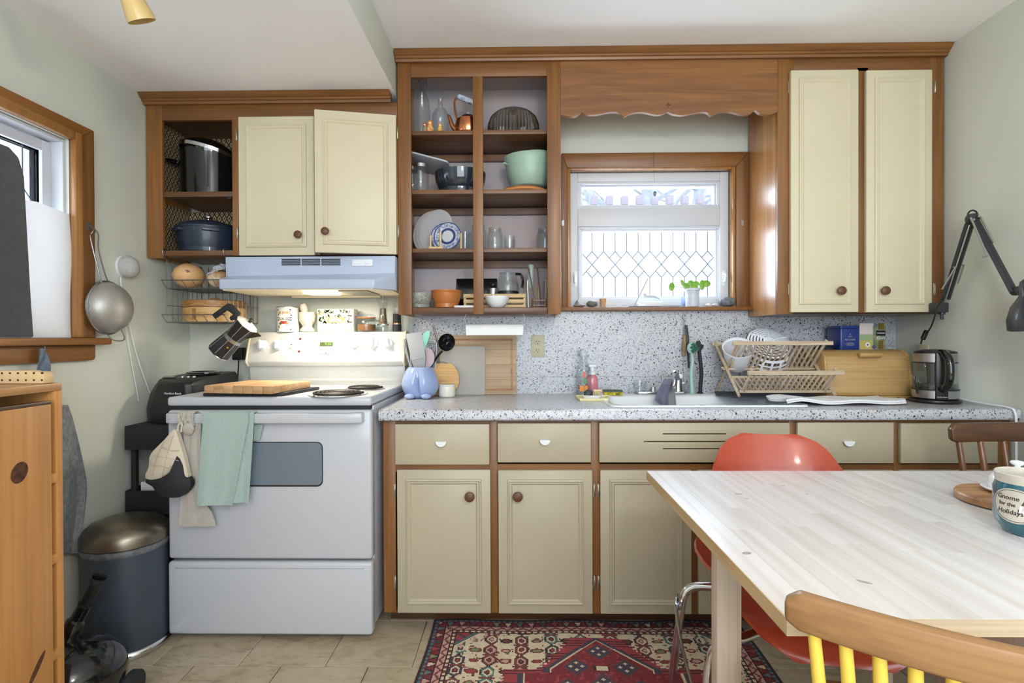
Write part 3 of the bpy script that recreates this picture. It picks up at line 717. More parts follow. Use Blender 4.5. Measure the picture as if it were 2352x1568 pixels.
# --- base cabinets
YF = 2.07; YQ = 2.05
bc = thing('base_cabinet', 'long cream base cabinet with wooden face frame under the counter', 'cabinet', (.66, 2.33, 0))
ex = [(-.534, -.486), (-.122, -.089), (.271, .305), (.655, .686), (1.03, 1.063), (1.43, 1.457), (1.82, 1.868)]
for i, (a, b) in enumerate(ex): part('stile', MB().box(a, YF, .075, b, YF+.02, .6 if i == 3 else .823), W_Z, bc, .0015)
for (a, b) in zip(ex, ex[1:]):
    if b is ex[3] or a is ex[3]: continue
    part('rail', MB().box(a[1], YF+.0005, .808, b[0], YF+.0195, .823), W_X, bc); part('rail', MB().box(a[1], YF+.0005, .622, b[0], YF+.0195, .652), W_X, bc)
part('rail', MB().box(ex[2][1], YF+.0005, .808, ex[4][0], YF+.0195, .823), W_X, bc); part('rail', MB().box(ex[2][1], YF+.0005, .6, ex[4][0], YF+.0195, .652), W_X, bc)
part('bottom_rail', MB().box(-.534, YF+.0205, .062, 1.868, YF+.04, .085), W_X, bc)
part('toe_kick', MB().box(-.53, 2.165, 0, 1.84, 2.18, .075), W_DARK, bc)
part('side_panel', MB().box(-.534, YF+.0205, .075, -.518, 2.61, .823), W_SIDE, bc)
part('floor_panel', MB().box(-.518, YF+.04, .062, 1.8, 2.6, .075), W_DARK, bc)
M_SLOT = mat('slot_dark', (50, 38, 26), .9)
for i, (u0, u1, v0, v1, pull) in enumerate(((906, 1123, 974, 1067, (1012, 1018)), (1142, 1357, 972, 1062, (1251, 1014)), (1376, 1814, 971, 1062, None), (1832, 2054, 970, 1064, (1950, 1017)), (2070, 2293, 972, 1064, None))):
    d = part('drawer', MB().box(PX(u0, YQ), YQ, PZ(v1, YQ, u0), PX(u1, YQ), YQ+.02, PZ(v0, YQ, u0)), M_CREAM_DIM, bc, .003)
    if pull:
        px, pz = PX(pull[0], YQ-.01), PZ(pull[1]-4, YQ-.01, pull[0])
        pl = MB(); k = 10
        for yy, s in ((YQ, .82), (YQ-.013, 1.0), (YQ-.016, .96)):
            pl.add([(px+.021*s, yy, pz)] + [(px+.021*s*math.cos(-PI*j/k), yy, pz+.021*s*math.sin(-PI*j/k)*.95) for j in range(1, k)] + [(px-.021*s, yy, pz)], [])
        m_ = k+1
        for r_ in range(2): pl.f += [(r_*m_+j, r_*m_+(j+1) % m_, (r_+1)*m_+(j+1) % m_, (r_+1)*m_+j) for j in range(m_)]
        pl.f += [tuple(range(m_)), tuple(reversed(range(2*m_, 3*m_)))]
        part('pull', pl, M_WHITE, d, label='white half-moon drawer pull')
    if i == 2:
        for (a, b, vv) in ((1522, 1668, 996), (1478, 1712, 1013.5), (1522, 1668, 1030)):
            part('vent_slot', MB().box(PX(a, YQ), YQ-.0006, PZ(vv, YQ, a)-.0018, PX(b, YQ), YQ+.004, PZ(vv, YQ, a)+.0018), M_SLOT, d)
dz0 = PZ(1408, YQ, 1000)
for (u0, u1, v0, knob, hs) in ((910, 1125, 1079, (1077, 1141), 905.5), (1143, 1360, 1080, (1188, 1141), 1363.5), (1378, 1588, 1080, None, 1373), (1604, 1812, 1080, None, 1817), (1832, 2054, 1080, (1880, 1141), 2058), (2070, 2293, 1080, (2240, 1141), 2066)):
    x0_, x1_ = PX(u0, YQ), PX(u1, YQ)
    door(bc, x0_, x1_, dz0, PZ(v0, YQ, u0), YQ, .02, M_CREAM_DIM, .034, (PX(knob[0], YQ-.02), PZ(knob[1], YQ-.02, knob[0])) if knob else None, [(PX(hs, YF), PZ(1126, YF, hs)), (PX(hs, YF), PZ(1337, YF, hs))], krad=.0195)
# --- worktop, sink, splashback
ZT = .868; YT = 2.03; TX0, TX1 = -.541, 1.872
SX0, SX1, SY0, SY1 = .352, 1.13, 2.085, 2.548
nose = [(SY0-.004, ZT), (YT+.012, ZT), (YT+.004, ZT-.003), (YT, ZT-.011), (YT, ZT-.036), (YT+.003, ZT-.041), (YT+.008, ZT-.043), (YT+.02, ZT-.043), (YT+.02, ZT-.03), (SY0-.004, ZT-.03)]
wt = thing('worktop', 'terrazzo-speckled laminate worktop with rounded front edge', 'countertop', (.66, 2.32, ZT-.043))
tb = MB().prism(nose, TX0, TX1, 'x')
tb.box(TX0, SY0-.004, ZT-.03, SX0+.02, YW-.009, ZT).box(SX1-.02, SY0-.004, ZT-.03, 1.806, YW-.009, ZT).box(SX0+.02, SY1-.02, ZT-.03, SX1-.02, YW-.009, ZT)
part('top', tb, M_TERR, wt, smooth=30)
sp = thing('splashback', 'terrazzo-speckled laminate splashback between worktop and upper cabinets', 'splashback', (.64, 2.615, ZT))
part('panel', MB().box(-.523, 2.6115, ZT, XR-.001, 2.6195, .9495), M_TERR, sp)
part('panel', MB().box(-.523, 2.6115, .9505, .183, 2.6195, 1.2425), M_TERR, sp)
part('panel', MB().box(.1835, 2.6115, .9505, .79, 2.6195, 1.2675), M_TERR, sp)
part('panel', MB().box(.791, 2.6115, .9505, 1.104, 2.6195, 1.2675), M_TERR, sp)
part('panel', MB().box(1.1045, 2.6115, .9505, XR-.001, 2.6195, 1.2375), M_TERR, sp)
sk = thing('kitchen_sink', 'white enamel sink set into the speckled worktop', 'sink', (.74, 2.32, ZT-.18))
def rr_loop(x0, y0, x1, y1, r, z): return [(x, y, z) for x, y in rrect(x0, y0, x1, y1, r, 4)]
sm = MB(); loops = [rr_loop(SX0, SY0, SX1, SY1, .04, ZT+.0005), rr_loop(SX0+.004, SY0+.004, SX1-.004, SY1-.004, .037, ZT+.008), rr_loop(SX0+.02, SY0+.02, SX1-.02, SY1-.09, .035, ZT+.008),
         rr_loop(SX0+.032, SY0+.032, SX1-.032, SY1-.1, .05, ZT-.002), rr_loop(SX0+.045, SY0+.045, SX1-.045, SY1-.115, .06, ZT-.16), rr_loop(SX0+.12, SY0+.12, SX1-.12, SY1-.2, .06, ZT-.175)]
nn = len(loops[0])
for l in loops: sm.v += [Vector(p) for p in l]
for k in range(len(loops)-1): sm.f += [(k*nn+i, k*nn+(i+1) % nn, (k+1)*nn+(i+1) % nn, (k+1)*nn+i) for i in range(nn)]
sm.f.append(tuple(range((len(loops)-1)*nn, len(loops)*nn)))
part('basin', sm, M_SINK, sk, smooth=50)
part('drain', MB().lathe([(0, 0), (.04, 0), (.04, .004), (.03, .005), (0, .003)], (.7, 2.28, ZT-.1755)), M_CHR, sk)
# ------------------------------------------------------------ stove
M_BLKGLASS = mat('oven_glass', (112, 124, 136), .12, coat=.3)
M_LCD = mat('lcd_green', (70, 84, 48), .3); M_LCDT = mat('lcd_digits', (112, 150, 70), .4, emis=.3)
M_PRINT = mat('dark_print', (52, 52, 56), .7); M_GPRINT = mat('grey_print', (168, 168, 168), .7); M_RED = mat('red_lens', (110, 40, 34), .3)
S0, S1 = -1.335, -.56
st = thing('electric_stove', 'white electric coil stove with towels on its oven door handle', 'stove', ((S0+S1)/2, 2.28, 0))
part('body', MB().box(S0+.006, 2.05, .035, S1-.004, 2.575, .884), M_ENAM, st, .004)
for x, y in ((S0+.05, 2.1), (S1-.05, 2.1), (S0+.05, 2.52), (S1-.05, 2.52)): part('foot', MB().lathe([(0, 0), (.018, 0), (.018, .01), (.008, .012), (.008, .036), (0, .036)], (x, y, 0), 10), M_BLK, st)
part('cooktop', MB().box(S0, 2.0, .887, S1, 2.548, .921), M_ENAM, st, .009, 3)
part('back_riser', MB().prism([(2.548, .9), (2.548, .93), (2.535, .95), (2.53, 1.012), (2.578, 1.012), (2.578, .9)], S0+.045, S1+.012, 'x'), M_ENAMY, st, .003)
ZA, ZB_, YA, YBk = 1.04, 1.172, 2.472, 2.516
def yface(z): return YA+(z-ZA)*(YBk-YA)/(ZB_-ZA)
gx0, gx1 = -1.271, -.546
pr = [(2.492, 1.013), (2.474, 1.03), (YA, ZA), (YBk-.001, ZB_-.006), (YBk+.005, ZB_), (2.58, ZB_), (2.58, 1.013)]
con = part('control_panel', MB().prism(pr, gx0, gx1, 'x'), M_ENAMY, st, .003)
for a, b in ((gx0-.009, gx0-.0005), (gx1+.0005, gx1+.009)): part('end_cap', MB().prism([(y-.004 if y < 2.55 else y, z+(.004 if z > 1.1 else -.002)) for y, z in pr], a, b, 'x'), M_HOODIN, st, .003)
tilt = math.atan2(YBk-YA, ZB_-ZA)
def onface(u, v, out=.0):
    Y = 2.49
    for _ in range(4): p = Wy(u, v, Y); Y = yface(p.z)
    p = Wy(u, v, Y); return Matrix.Translation(p+V(0, -math.cos(tilt), math.sin(tilt))*out) @ Matrix.Rotation(R(90)-tilt, 4, 'X')
def knob_st(u, v, r, ang, big=False):
    k = MB().lathe([(0, 0), (r, 0), (r, .004), (r*.93, .007), (r*.86, .011), (r*.8, .012), (0, .012)], seg=26)
    i = k.n(); k.prism([(-r*.34, -r*.86), (r*.34, -r*.86), (r*.2, r*.9), (-r*.2, r*.9)], .011, .026, 'z'); k.xf(Matrix.Rotation(ang, 4, 'Z'), i)
    kn = part('knob', k.xf(onface(u, v)), M_WHITE, con, .0012, 2)
    d = MB()
    for j in range(9):
        a = R(-60+j*37.5); p = (r*1.28*math.sin(a), r*1.28*math.cos(a)); d.prism(circ(p[0], p[1], .0012, 8), 0, .0005, 'z')
    part('dial_marks', d.xf(onface(u, v)), M_PRINT, con)
    return kn
for u, a in ((603, .35), (640, .2)): knob_st(u, 793, .0255, a)
part('dial_ring', MB().lathe([(0, 0), (.036, 0), (.036, .003), (.031, .0045), (0, .0045)], seg=30).xf(onface(815, 791)), M_ENAMY, con)
kb = MB().lathe([(0, .004), (.026, .004), (.025, .014), (0, .015)], seg=26); kb.prism([(-.008, -.024), (.008, -.024), (.005, .025), (-.005, .025)], .014, .029, 'z')
part('knob', kb.xf(onface(815, 788)), M_WHITE, con, .0012)
for u, a in ((856, 0), (891, .12)): knob_st(u, 789, .0255, a)
part('display_bezel', MB().prism(rrect(-.066, -.023, .066, .023, .005), 0, .0012, 'z').xf(onface(750, 791)), M_GPRINT, con)
part('display_plate', MB().prism(rrect(-.064, -.0205, .064, .0205, .004), 0, .0018, 'z').xf(onface(750, 791.5)), M_ENAMY, con)
part('display', MB().prism(rrect(-.031, -.0105, .031, .0105, .001), 0, .0026, 'z').xf(onface(750, 790.5)), M_LCD, con)
part('display_digits', text_mb('9:30', .017).xf(Matrix.Translation((.008, 0, .003))).xf(onface(750, 790.5)), M_LCDT, con)
for u, v, s_ in ((729, 787, 'BAKE'), (729, 796, 'TIMER'), (774, 786, 'OFF'), (774, 796, '+')): part('button_print', text_mb(s_, .0055, .0004).xf(Matrix.Translation((0, 0, .002))).xf(onface(u, v)), M_GPRINT, con)
part('maker_name', text_mb('moffat', .019, .0006).xf(Matrix.Translation((0, 0, .0004))).xf(onface(746, 812.5)), M_PRINT, con)
part('rocker_switch', MB().box(-.008, -.013, 0, .008, .013, .004).xf(onface(670, 794)), M_HOODIN, con, .001); part('switch_mark', MB().box(-.004, 0, .004, .004, .004, .0046).xf(onface(670, 793)), M_PRINT, con)
for u, v in ((690, 778), (687, 807)): part('indicator_light', MB().lathe([(0, 0), (.0055, 0), (.005, .003), (0, .004)], seg=14).xf(onface(u, v)), M_RED, con)
def burner(x, y, r, turns):
    part('drip_ring', MB().lathe([(r*.35, .9205), (r*1.02, .9205), (r*1.09, .9235), (r*1.12, .9225), (r*1.13, .9212)], (x, y, 0), 36), M_STEEL, st)
    pts = [(x+(r*.2+r*.78*i/(turns*24))*math.cos(2*PI*i/24), y+(r*.2+r*.78*i/(turns*24))*math.sin(2*PI*i/24), .9295) for i in range(turns*24+1)]
    part('burner_coil', MB().tube(pts, .0047, 6), M_COIL, st)
burner(-.715, 2.09, .1, 5); burner(-.675, 2.315, .076, 4)
part('door_gap', MB().box(S0+.012, 2.012, .872, S1-.01, 2.05, .888), M_BLKM, st)
od = part('oven_door', MB().box(S0, 2.0, .308, S1, 2.05, .872), M_ENAM, st, .012, 3)
wx0, wx1, wz0, wz1 = PX(498, 2.0), PX(740, 2.0), PZ(1117, 2.0, 620), PZ(1014, 2.0, 620)
part('window_gasket', MB().prism(rrect(wx0, wz0, wx1, wz1, .022), 1.9985, 2.004), M_BLK, od)
part('window_glass', MB().prism(rrect(wx0+.003, wz0+.006, wx1-.003, wz1-.003, .019), 1.9975, 2.003), M_BLKGLASS, od)
hz0, hz1 = PZ(972, 1.965, 620), PZ(949, 1.965, 620)
hd = MB().prism([(-1.318, 2.002), (-1.318, 1.966), (-1.29, 1.956), (-.62, 1.956), (-.585, 1.966), (-.585, 2.002), (-.605, 2.002), (-.64, 1.976), (-1.26, 1.976), (-1.295, 2.002)], hz0, hz1, 'z')
part('handle', hd, M_ENAM, od, .005, 3)
dw = part('storage_drawer', MB().box(S0-.002, 1.998, .022, S1, 2.05, .298), M_ENAM, st, .012, 3)
part('drawer_lip', MB().prism([(1.9985, .283), (1.994, .281), (1.995, .276), (1.9985, .273)], S0+.03, S1-.03, 'x'), M_ENAM, dw, .001)

# ------------------------------------------------------------ range hood
hx0, hx1 = -1.268, -.534
hood = thing('range_hood', 'white range hood with slotted front and lit lamp above the stove', 'range hood', (-.9, 2.45, 1.345))
A = dict(tlb=(hx0, 2.6, 1.4935), trb=(hx1, 2.6, 1.4935), tlf=(hx0, 2.287, 1.4935), trf=(hx1, 2.287, 1.4935), mlf=(hx0+.004, 2.282, 1.408), mrf=(hx1, 2.282, 1.418), llt=(-1.246, 2.2, 1.388), lrt=(-.603, 2.2, 1.384), llb=(-1.246, 2.2, 1.347), lrb=(-.603, 2.2, 1.347), brf=(hx1, 2.31, 1.348), brb=(hx1, 2.6, 1.354), blb=(hx0, 2.6, 1.354))
K = list(A); ix = {k: i for i, k in enumerate(K)}
def fc(*n): return tuple(ix[i] for i in n)
part('shell', MB().add([A[k] for k in K], [fc('tlb', 'trb', 'trf', 'tlf'), fc('tlf', 'trf', 'mrf', 'mlf'), fc('mlf', 'mrf', 'lrt', 'llt'), fc('llt', 'lrt', 'lrb', 'llb'), fc('mrf', 'brf', 'lrb', 'lrt'), fc('trf', 'trb', 'brb', 'brf', 'mrf'), fc('tlf', 'mlf', 'llt', 'llb', 'blb', 'tlb'), fc('llb', 'lrb', 'brf', 'brb', 'blb'), fc('tlb', 'blb', 'brb', 'trb')]), M_HOOD, hood, .004, 2)
part('underside', MB().prism([(-1.238, 2.212), (-.61, 2.212), (-.548, 2.31), (-.548, 2.59), (-1.258, 2.59)], 1.3425, 1.3475, 'z'), M_HOODIN, hood)
for (a, b) in ((649, 692), (695, 737), (740, 783)):
    for k in range(4): 
        v = 595.5+k*4.2; part('vent_slot', MB().box(PX(a, 2.287), 2.2838, PZ(v, 2.286, a)-.0023, PX(b, 2.287), 2.2868, PZ(v, 2.286, a)+.0023).xf(Matrix.Translation((0, -.0016-.0008*k*0, 0))), M_BLKM, hood)
part('switch_plate', MB().box(PX(810, 2.283), 2.279, PZ(611, 2.284, 834), PX(857, 2.283), 2.2855, PZ(596, 2.284, 834)), M_WHITE, hood, .001)
for u in (821, 845): part('rocker_switch', MB().prism(rrect(PX(u-7, 2.28), PZ(606, 2.28, u), PX(u+7, 2.28), PZ(598, 2.28, u), .004), 2.276, 2.28), M_WHITE, hood, .001)
M_LAMP = mat('hood_lamp_lens', (255, 244, 216), .4, emis=6)
part('lamp_lens', MB().prism([(-.915, 2.235), (-.775, 2.235), (-.785, 2.34), (-.905, 2.34)], 1.329, 1.342, 'z'), M_LAMP, hood, .004)
M_FILT = mat('aluminium_filter', (150, 146, 130), .5, .7, var=.3, vscale=220)
part('grease_filter', MB().box(-.765, 2.24, 1.338, -.64, 2.44, 1.342), M_FILT, hood)
part('filter_bar', MB().box(-1.08, 2.515, 1.334, -.66, 2.54, 1.342), M_HOODIN, hood, .002)
area('hood_lamp_light', (-.845, 2.29, 1.322), (0, 0, 0), .12, .09, 3.0, (1.0, .91, .74))

# ------------------------------------------------------------ wire basket, food, steamer, moka pot
wb = thing('wire_basket', 'two-tier grey wire basket hooked under the open cubby', 'basket', (-1.41, 2.46, 1.21))
bx0, bx1, by0, by1 = -1.552, -1.279, 2.33, 2.59
def rect(z, x0=bx0, x1=bx1, y0=by0, y1=by1): return [(x0, y0, z), (x1, y0, z), (x1, y1, z), (x0, y1, z)]
def wire(mb, pts, r=.0016): return mb.tube(pts, r, 5)
T1, T2 = 1.364, 1.214
for z in (T1, T2):
    b = MB(); wire(b, rect(z)+[(bx0, by0, z)], .0026)
    for i in range(1, 9): x = bx0+(bx1-bx0)*i/9; wire(b, [(x, by0, z), (x, by1, z)])
    for i in range(1, 3): y = by0+(by1-by0)*i/3; wire(b, [(bx0, y, z-.003), (bx1, y, z-.003)])
    part('tier_floor', b, M_DSTEEL, wb)
    f = MB(); top = z+.032; wire(f, [(bx0-.004, by0-.028, top), (bx1, by0-.028, top)], .0026)
    for i in range(7): x = bx0+(bx1-bx0)*i/6; wire(f, [(x-.006 if i else x-.004, by0-.028, top), (x, by0, z)])
    part('front_rail', f, M_DSTEEL, wb)
for x, lo in ((bx0, 1.0), (bx1, 1.0)):
    s_ = MB()
    for i in range(8): y = by0+.004+(by1-by0-.006)*i/7; wire(s_, [(x, y, T2), (x, y, T1)]); wire(s_, [(x, y, T1), (x, y, 1.488 if x == bx0 else T1+.03)]) 
    wire(s_, [(x, by0, T2+.075), (x, by1, T2+.075)]); wire(s_, [(x, by0, 1.488 if x == bx0 else T1+.03), (x, by1, 1.488 if x == bx0 else T1+.03)], .0024)
    part('side_wires', s_, M_DSTEEL, wb)
b = MB()
for i in range(9): x = bx0+(bx1-bx0)*i/8; wire(b, [(x, by1, T2), (x, by1, 1.488)])
part('back_wires', b, M_DSTEEL, wb)
for x in (bx0+.003, bx1-.005): part('hook', MB().tube(smoothpath([(x, by0+.03, 1.49), (x, by0-.01, 1.495), (x, 2.304, 1.51), (x, 2.305, 1.53), (x, 2.335, 1.531)], 4), .0024, 6), M_DSTEEL, wb)
M_SQ = mat('squash_skin', (226, 180, 128), .5, var=.12, vscale=14)
sq = thing('butternut_squash', 'round orange-tan squash lying in the upper basket tier', 'squash', (-1.465, 2.43, T1+.003))
c = V(-1.487, 2.385, T1+.004+.056)
part('body', MB().ell(c, .062, .075, .056, 24, 14, lambda d: 1-.03*abs(math.sin(4*math.atan2(d.z, d.x)))*.6), M_SQ, sq)
part('blossom_end', MB().lathe([(0, 0), (.012, .001), (.012, .003), (.006, .003), (.004, .005), (0, .005)], seg=12).xf(Matrix.Translation((c.x+.529*.064-.006, c.y-.849*.0685, c.z+.008)) @ Matrix.Rotation(R(30), 4, 'Z') @ Matrix.Rotation(R(95), 4, 'X')), W_KNOB, sq)
M_BAG = mat('flour_paper_bag', (214, 196, 172), .6, var=.35, vscale=22, bump=.8, bscale=30, c2=(170, 120, 70))
mb = MB().ell((-1.352, 2.4, T1+.043), .052, .07, .038, 20, 12, lambda d: 1+.22*noise.noise(d*2.4)+.3*max(0, d.z)*max(0, d.x+.3))
for p in mb.v:
    if p.z < T1+.006: p.z = T1+.006
fb = thing('bread_bag', 'crumpled plastic bag of flatbread in the upper basket tier', 'bag', (-1.335, 2.43, T1+.004))
part('body', mb, M_BAG, fb)
M_FILM = mat('crumpled_film', (196, 200, 208), .18, var=.3, vscale=30, bump=1, bscale=40)
P = [[V(-1.385+.1*i/9, 2.35+.012*math.sin(i*2.1+j), T1+.058+.038*i/9*(1-.4*abs(i-6)/6)+.03*j/5*math.sin(PI*i/9)) for j in range(6)] for i in range(10)]
part('twisted_neck', MB().grid(P, .003), M_FILM, fb)
sm_ = thing('bamboo_steamer', 'round bamboo steamer with lid in the lower basket tier', 'steamer', (-1.414, 2.458, T2+.003))
c = (-1.414, 2.4595, T2+.0035); r = .129
part('basket_ring', MB().lathe([(r-.008, 0), (r, 0), (r, .064), (r-.008, .064), (r-.008, .004), (0, .004)], c, 40), W_BAMB, sm_)
part('lid_ring', MB().lathe([(0, .098), (r*.6, .099), (r-.002, .097), (r+.003, .094), (r+.003, .066), (r-.006, .065)], c, 40), W_BAMBD, sm_)
part('lid_handle', MB().tube([(c[0]+.03*math.cos(PI*i/10), c[1]+.0, c[2]+.098+.012*math.sin(PI*i/10)) for i in range(11)], .0025, 6), W_BAMBD, sm_)
part('seam_strip', MB().prism([(-.008, .008), (.008, .008), (.008, .058), (-.008, .058)], -.001, .001).xf(Matrix.Translation((c[0]-.018, c[1]-r+.0005, c[2]))), W_BAMBD, sm_)
mk_ = thing('moka_pot', 'black eight-sided moka pot hanging from the wire basket by its handle', 'coffee pot', Wy(497, 818, 2.3))
Mm = Matrix.Translation(Wy(500, 811, 2.3)) @ Matrix.Rotation(R(46), 4, 'Y') @ Matrix.Rotation(R(11), 4, 'Z')
M_MOKA = mat('black_moka_paint', (38, 36, 36), .32, coat=.2); M_RIB = mat('polished_edge', (196, 196, 198), .25, .9)
o8 = Matrix.Rotation(R(22.5), 4, 'Z')
part('boiler', MB().lathe([(0, 0), (.044, 0), (.048, .004), (.048, .012), (.041, .086), (0, .086)], seg=8).xf(Mm), M_MOKA, mk_, smooth=20)
part('collar', MB().lathe([(0, .086), (.0405, .086), (.0405, .102), (0, .102)], seg=32).xf(Mm), M_STEEL, mk_)
part('upper_jug', MB().lathe([(0, .102), (.036, .102), (.05, .178), (0, .178)], seg=8).xf(Mm), M_MOKA, mk_, smooth=20)
e = MB()
for i in range(8):
    a = 2*PI*i/8; c_, s_ = math.cos(a), math.sin(a); e.tube([(.0482*c_, .0482*s_, .012), (.0412*c_, .0412*s_, .086)], .0011, 5).tube([(.0362*c_, .0362*s_, .102), (.0502*c_, .0502*s_, .178)], .0011, 5)
e.tube([(.048*math.cos(2*PI*i/8), .048*math.sin(2*PI*i/8), .003) for i in range(8)], .0013, 5, closed=True)
part('bright_edges', e.xf(Mm), M_RIB, mk_)
part('lid', MB().lathe([(0, .178), (.052, .178), (.052, .181), (.03, .19), (0, .193)], seg=8).xf(Mm), M_ENAMY, mk_, smooth=20)
part('lid_knob', MB().lathe([(0, .192), (.006, .192), (.007, .2), (.01, .207), (.006, .212), (0, .213)], seg=12).xf(Mm), M_BLK, mk_)
part('spout', MB().add([(.03, -.022, .178), (.03, .022, .178), (.078, 0, .184), (.04, -.006, .13), (.04, .006, .13)], [(0, 2, 1), (0, 3, 2), (1, 2, 4), (3, 4, 2), (0, 1, 4, 3)]).xf(Mm), M_MOKA, mk_)
part('handle', MB().prism([(-.044, .168), (-.05, .196), (-.1, .2), (-.116, .19), (-.128, .11), (-.106, .106), (-.097, .168), (-.068, .172), (-.07, .15), (-.056, .146)], -.007, .007).xf(Mm), M_BLKM, mk_, .002)
part('safety_valve', MB().lathe([(0, 0), (.005, 0), (.004, .004), (0, .005)], seg=10).xf(Mm @ Matrix.Translation((.018, -.0415, .062)) @ Matrix.Rotation(R(92), 4, 'X')), mat('brass', (206, 170, 80), .3, 1), mk_)

# ------------------------------------------------------------ pots in the cubby
po = thing('stock_pot', 'tall black enamel stock pot with tilted lid in the open cubby', 'pot', (-1.39, 2.46, 1.7825))
c = (-1.432, 2.465, 1.7825); r = .125
part('body', MB().vessel([(r*.93, 0), (r*.97, .004), (r*.985, .04), (r, .19), (r+.003, .203), (r+.004, .206)], .004, c, 40), M_BLKG, po)
Ml_ = Matrix.Translation((c[0], c[1], c[2]+.222)) @ Matrix.Rotation(R(12), 4, 'Y') @ Matrix.Rotation(R(-3), 4, 'X')
part('lid', MB().lathe([(0, .05), (.06, .044), (.105, .022), (r+.002, 0), (r+.003, -.003), (0, .001)], seg=40).xf(Ml_), M_BLKG, po)
part('lid_rim', MB().lathe([(r, -.016), (r+.0045, -.016), (r+.0055, -.001), (r+.003, .0015), (r, -.001)], seg=40).xf(Ml_), M_CHR, po)
part('handle', MB().tube(smoothpath([(c[0]-r*.9, c[1]-.075, c[2]+.158), (c[0]-r-.03, c[1]-.075, c[2]+.166), (c[0]-r-.036, c[1]-.04, c[2]+.168), (c[0]-r-.03, c[1]-.01, c[2]+.166), (c[0]-r+.002, c[1]-.0, c[2]+.158)]), .007, 8), M_BLKG, po)
M_NAVY = mat('navy_cast_iron', (40, 50, 66), .38, coat=.2, bump=.1, bscale=300)
du = thing('dutch_oven', 'dark blue cast iron casserole with lid in the open cubby', 'pot', (-1.37, 2.46, 1.5265))
c = (-1.442, 2.462, 1.5265); r = .132
part('body', MB().vessel([(r*.78, 0), (r*.86, .006), (r*.95, .05), (r*.99, .1), (r, .112)], .007, c, 40), M_NAVY, du)
part('lid', MB().lathe([(r+.001, .113), (r+.001, .119), (r*.9, .135), (r*.5, .153), (.02, .158), (0, .158), (0, .1225), (r*.9, .113)], c, 40), M_NAVY, du)
part('lid_knob', MB().lathe([(0, .157), (.007, .157), (.008, .168), (.02, .172), (.02, .177), (0, .18)], c, 18), M_STEEL, du)
for s_ in (-1, 1):
    part('handle', MB().prism(rrect(-.035, -.008, .035, .008, .007), -.001, .022, 'y').xf(Matrix.Translation((c[0]+s_*r*.55, c[1]-r*.82, c[2]+.1)) @ Matrix.Rotation(s_*.59, 4, 'Z') @ Matrix.Translation((0, -.014, 0))), M_NAVY, du, .002)

# ------------------------------------------------------------ left wall: sieve, speaker, cords
hk = solo('wall_hook', MB().box(XL+.0225, 1.968, 1.545, XL+.026, 1.98, 1.575).tube(smoothpath([(XL+.026, 1.974, 1.565), (XL+.042, 1.974, 1.55), (XL+.046, 1.974, 1.537), (XL+.05, 1.974, 1.55)]), .002, 6), M_DSTEEL, 'small dark hook screwed into the left window casing', 'hook')
def meshm():
    m, nt, b = _setup('steel_mesh'); out = nt.nodes['Material Output']; b.inputs['Base Color'].default_value = lin((186, 184, 178)); b.inputs['Metallic'].default_value = .6; b.inputs['Roughness'].default_value = .45
    tr = nt.nodes.new('ShaderNodeBsdfTransparent'); mx = nt.nodes.new('ShaderNodeMixShader')
    s = nt.nodes.new('ShaderNodeSeparateXYZ'); nt.links.new(_obj(nt), s.inputs[0])
    a = _math(nt, 'SINE', _math(nt, 'MULTIPLY', s.outputs[1], 2400)); c_ = _math(nt, 'SINE', _math(nt, 'MULTIPLY', s.outputs[2], 2400))
    nt.links.new(_math(nt, 'ADD', _math(nt, 'MULTIPLY', _math(nt, 'MAXIMUM', a, c_), .2), .72, True), mx.inputs[0])
    nt.links.new(tr.outputs[0], mx.inputs[1]); nt.links.new(b.outputs[0], mx.inputs[2]); nt.links.new(mx.outputs[0], out.inputs[0]); return m
sv = thing('mesh_sieve', 'round steel mesh sieve hanging from the left window casing', 'sieve', (XL+.04, 2.035, 1.16))
sc0 = V(XL+.04, 2.04, 1.262); r = .1
ring = [(sc0.x+.0, sc0.y+r*math.cos(2*PI*i/40), sc0.z+r*math.sin(2*PI*i/40)) for i in range(40)]
part('rim', MB().tube(ring, .005, 6, closed=True), M_STEEL, sv)
pf = [(.0985*math.cos(PI/2*i/9), .075*math.sin(PI/2*i/9)) for i in range(10)]; pf[-1] = (0, .075)
g = MB().lathe(pf, seg=32); g.f = [f for f in g.f if len(f) < 10]
part('mesh_bowl', g.xf(Matrix.Translation(sc0) @ Matrix.Rotation(R(90), 4, 'Y')), meshm(), sv, fix=False)
top = V(XL+.048, 1.974, 1.542)
hl = [sc0+V(.004, -.03, .094), V(sc0.x+.004, 2.0, 1.375), V(sc0.x, 1.963, 1.51), top+V(0, -.016, -.008), top+V(0, 0, .004), top+V(0, .016, -.01), V(sc0.x, 2.0, 1.48), V(sc0.x+.004, 2.03, 1.38), sc0+V(.004, .012, .097)]
part('handle', MB().tube(smoothpath(hl, 5), .0026, 6), M_STEEL, sv)
part('rest_loop', MB().tube(smoothpath([sc0+V(0, -.005, -.1), sc0+V(.02, .005, -.125), sc0+V(.02, .06, -.122), sc0+V(0, .068, -.075)], 4), .0024, 6), M_STEEL, sv)
M_FAB = mat('grey_speaker_fabric', (188, 188, 186), .9, var=.15, vscale=90, bump=.4, bscale=500)
spk = thing('smart_speaker', 'round grey fabric speaker mounted on the left wall', 'speaker', (XL, 2.175, 1.39))
part('grille', MB().lathe([(0, .056), (.022, .053), (.037, .043), (.046, .026), (.045, .01), (0, .01)], seg=28).xf(Matrix.Translation((XL, 2.178, 1.437)) @ Matrix.Rotation(R(90), 4, 'Y')), M_FAB, spk)
part('base', MB().lathe([(0, .0005), (.046, .0005), (.046, .01), (0, .01)], seg=28).xf(Matrix.Translation((XL, 2.178, 1.437)) @ Matrix.Rotation(R(90), 4, 'Y')), M_WHITE, spk)
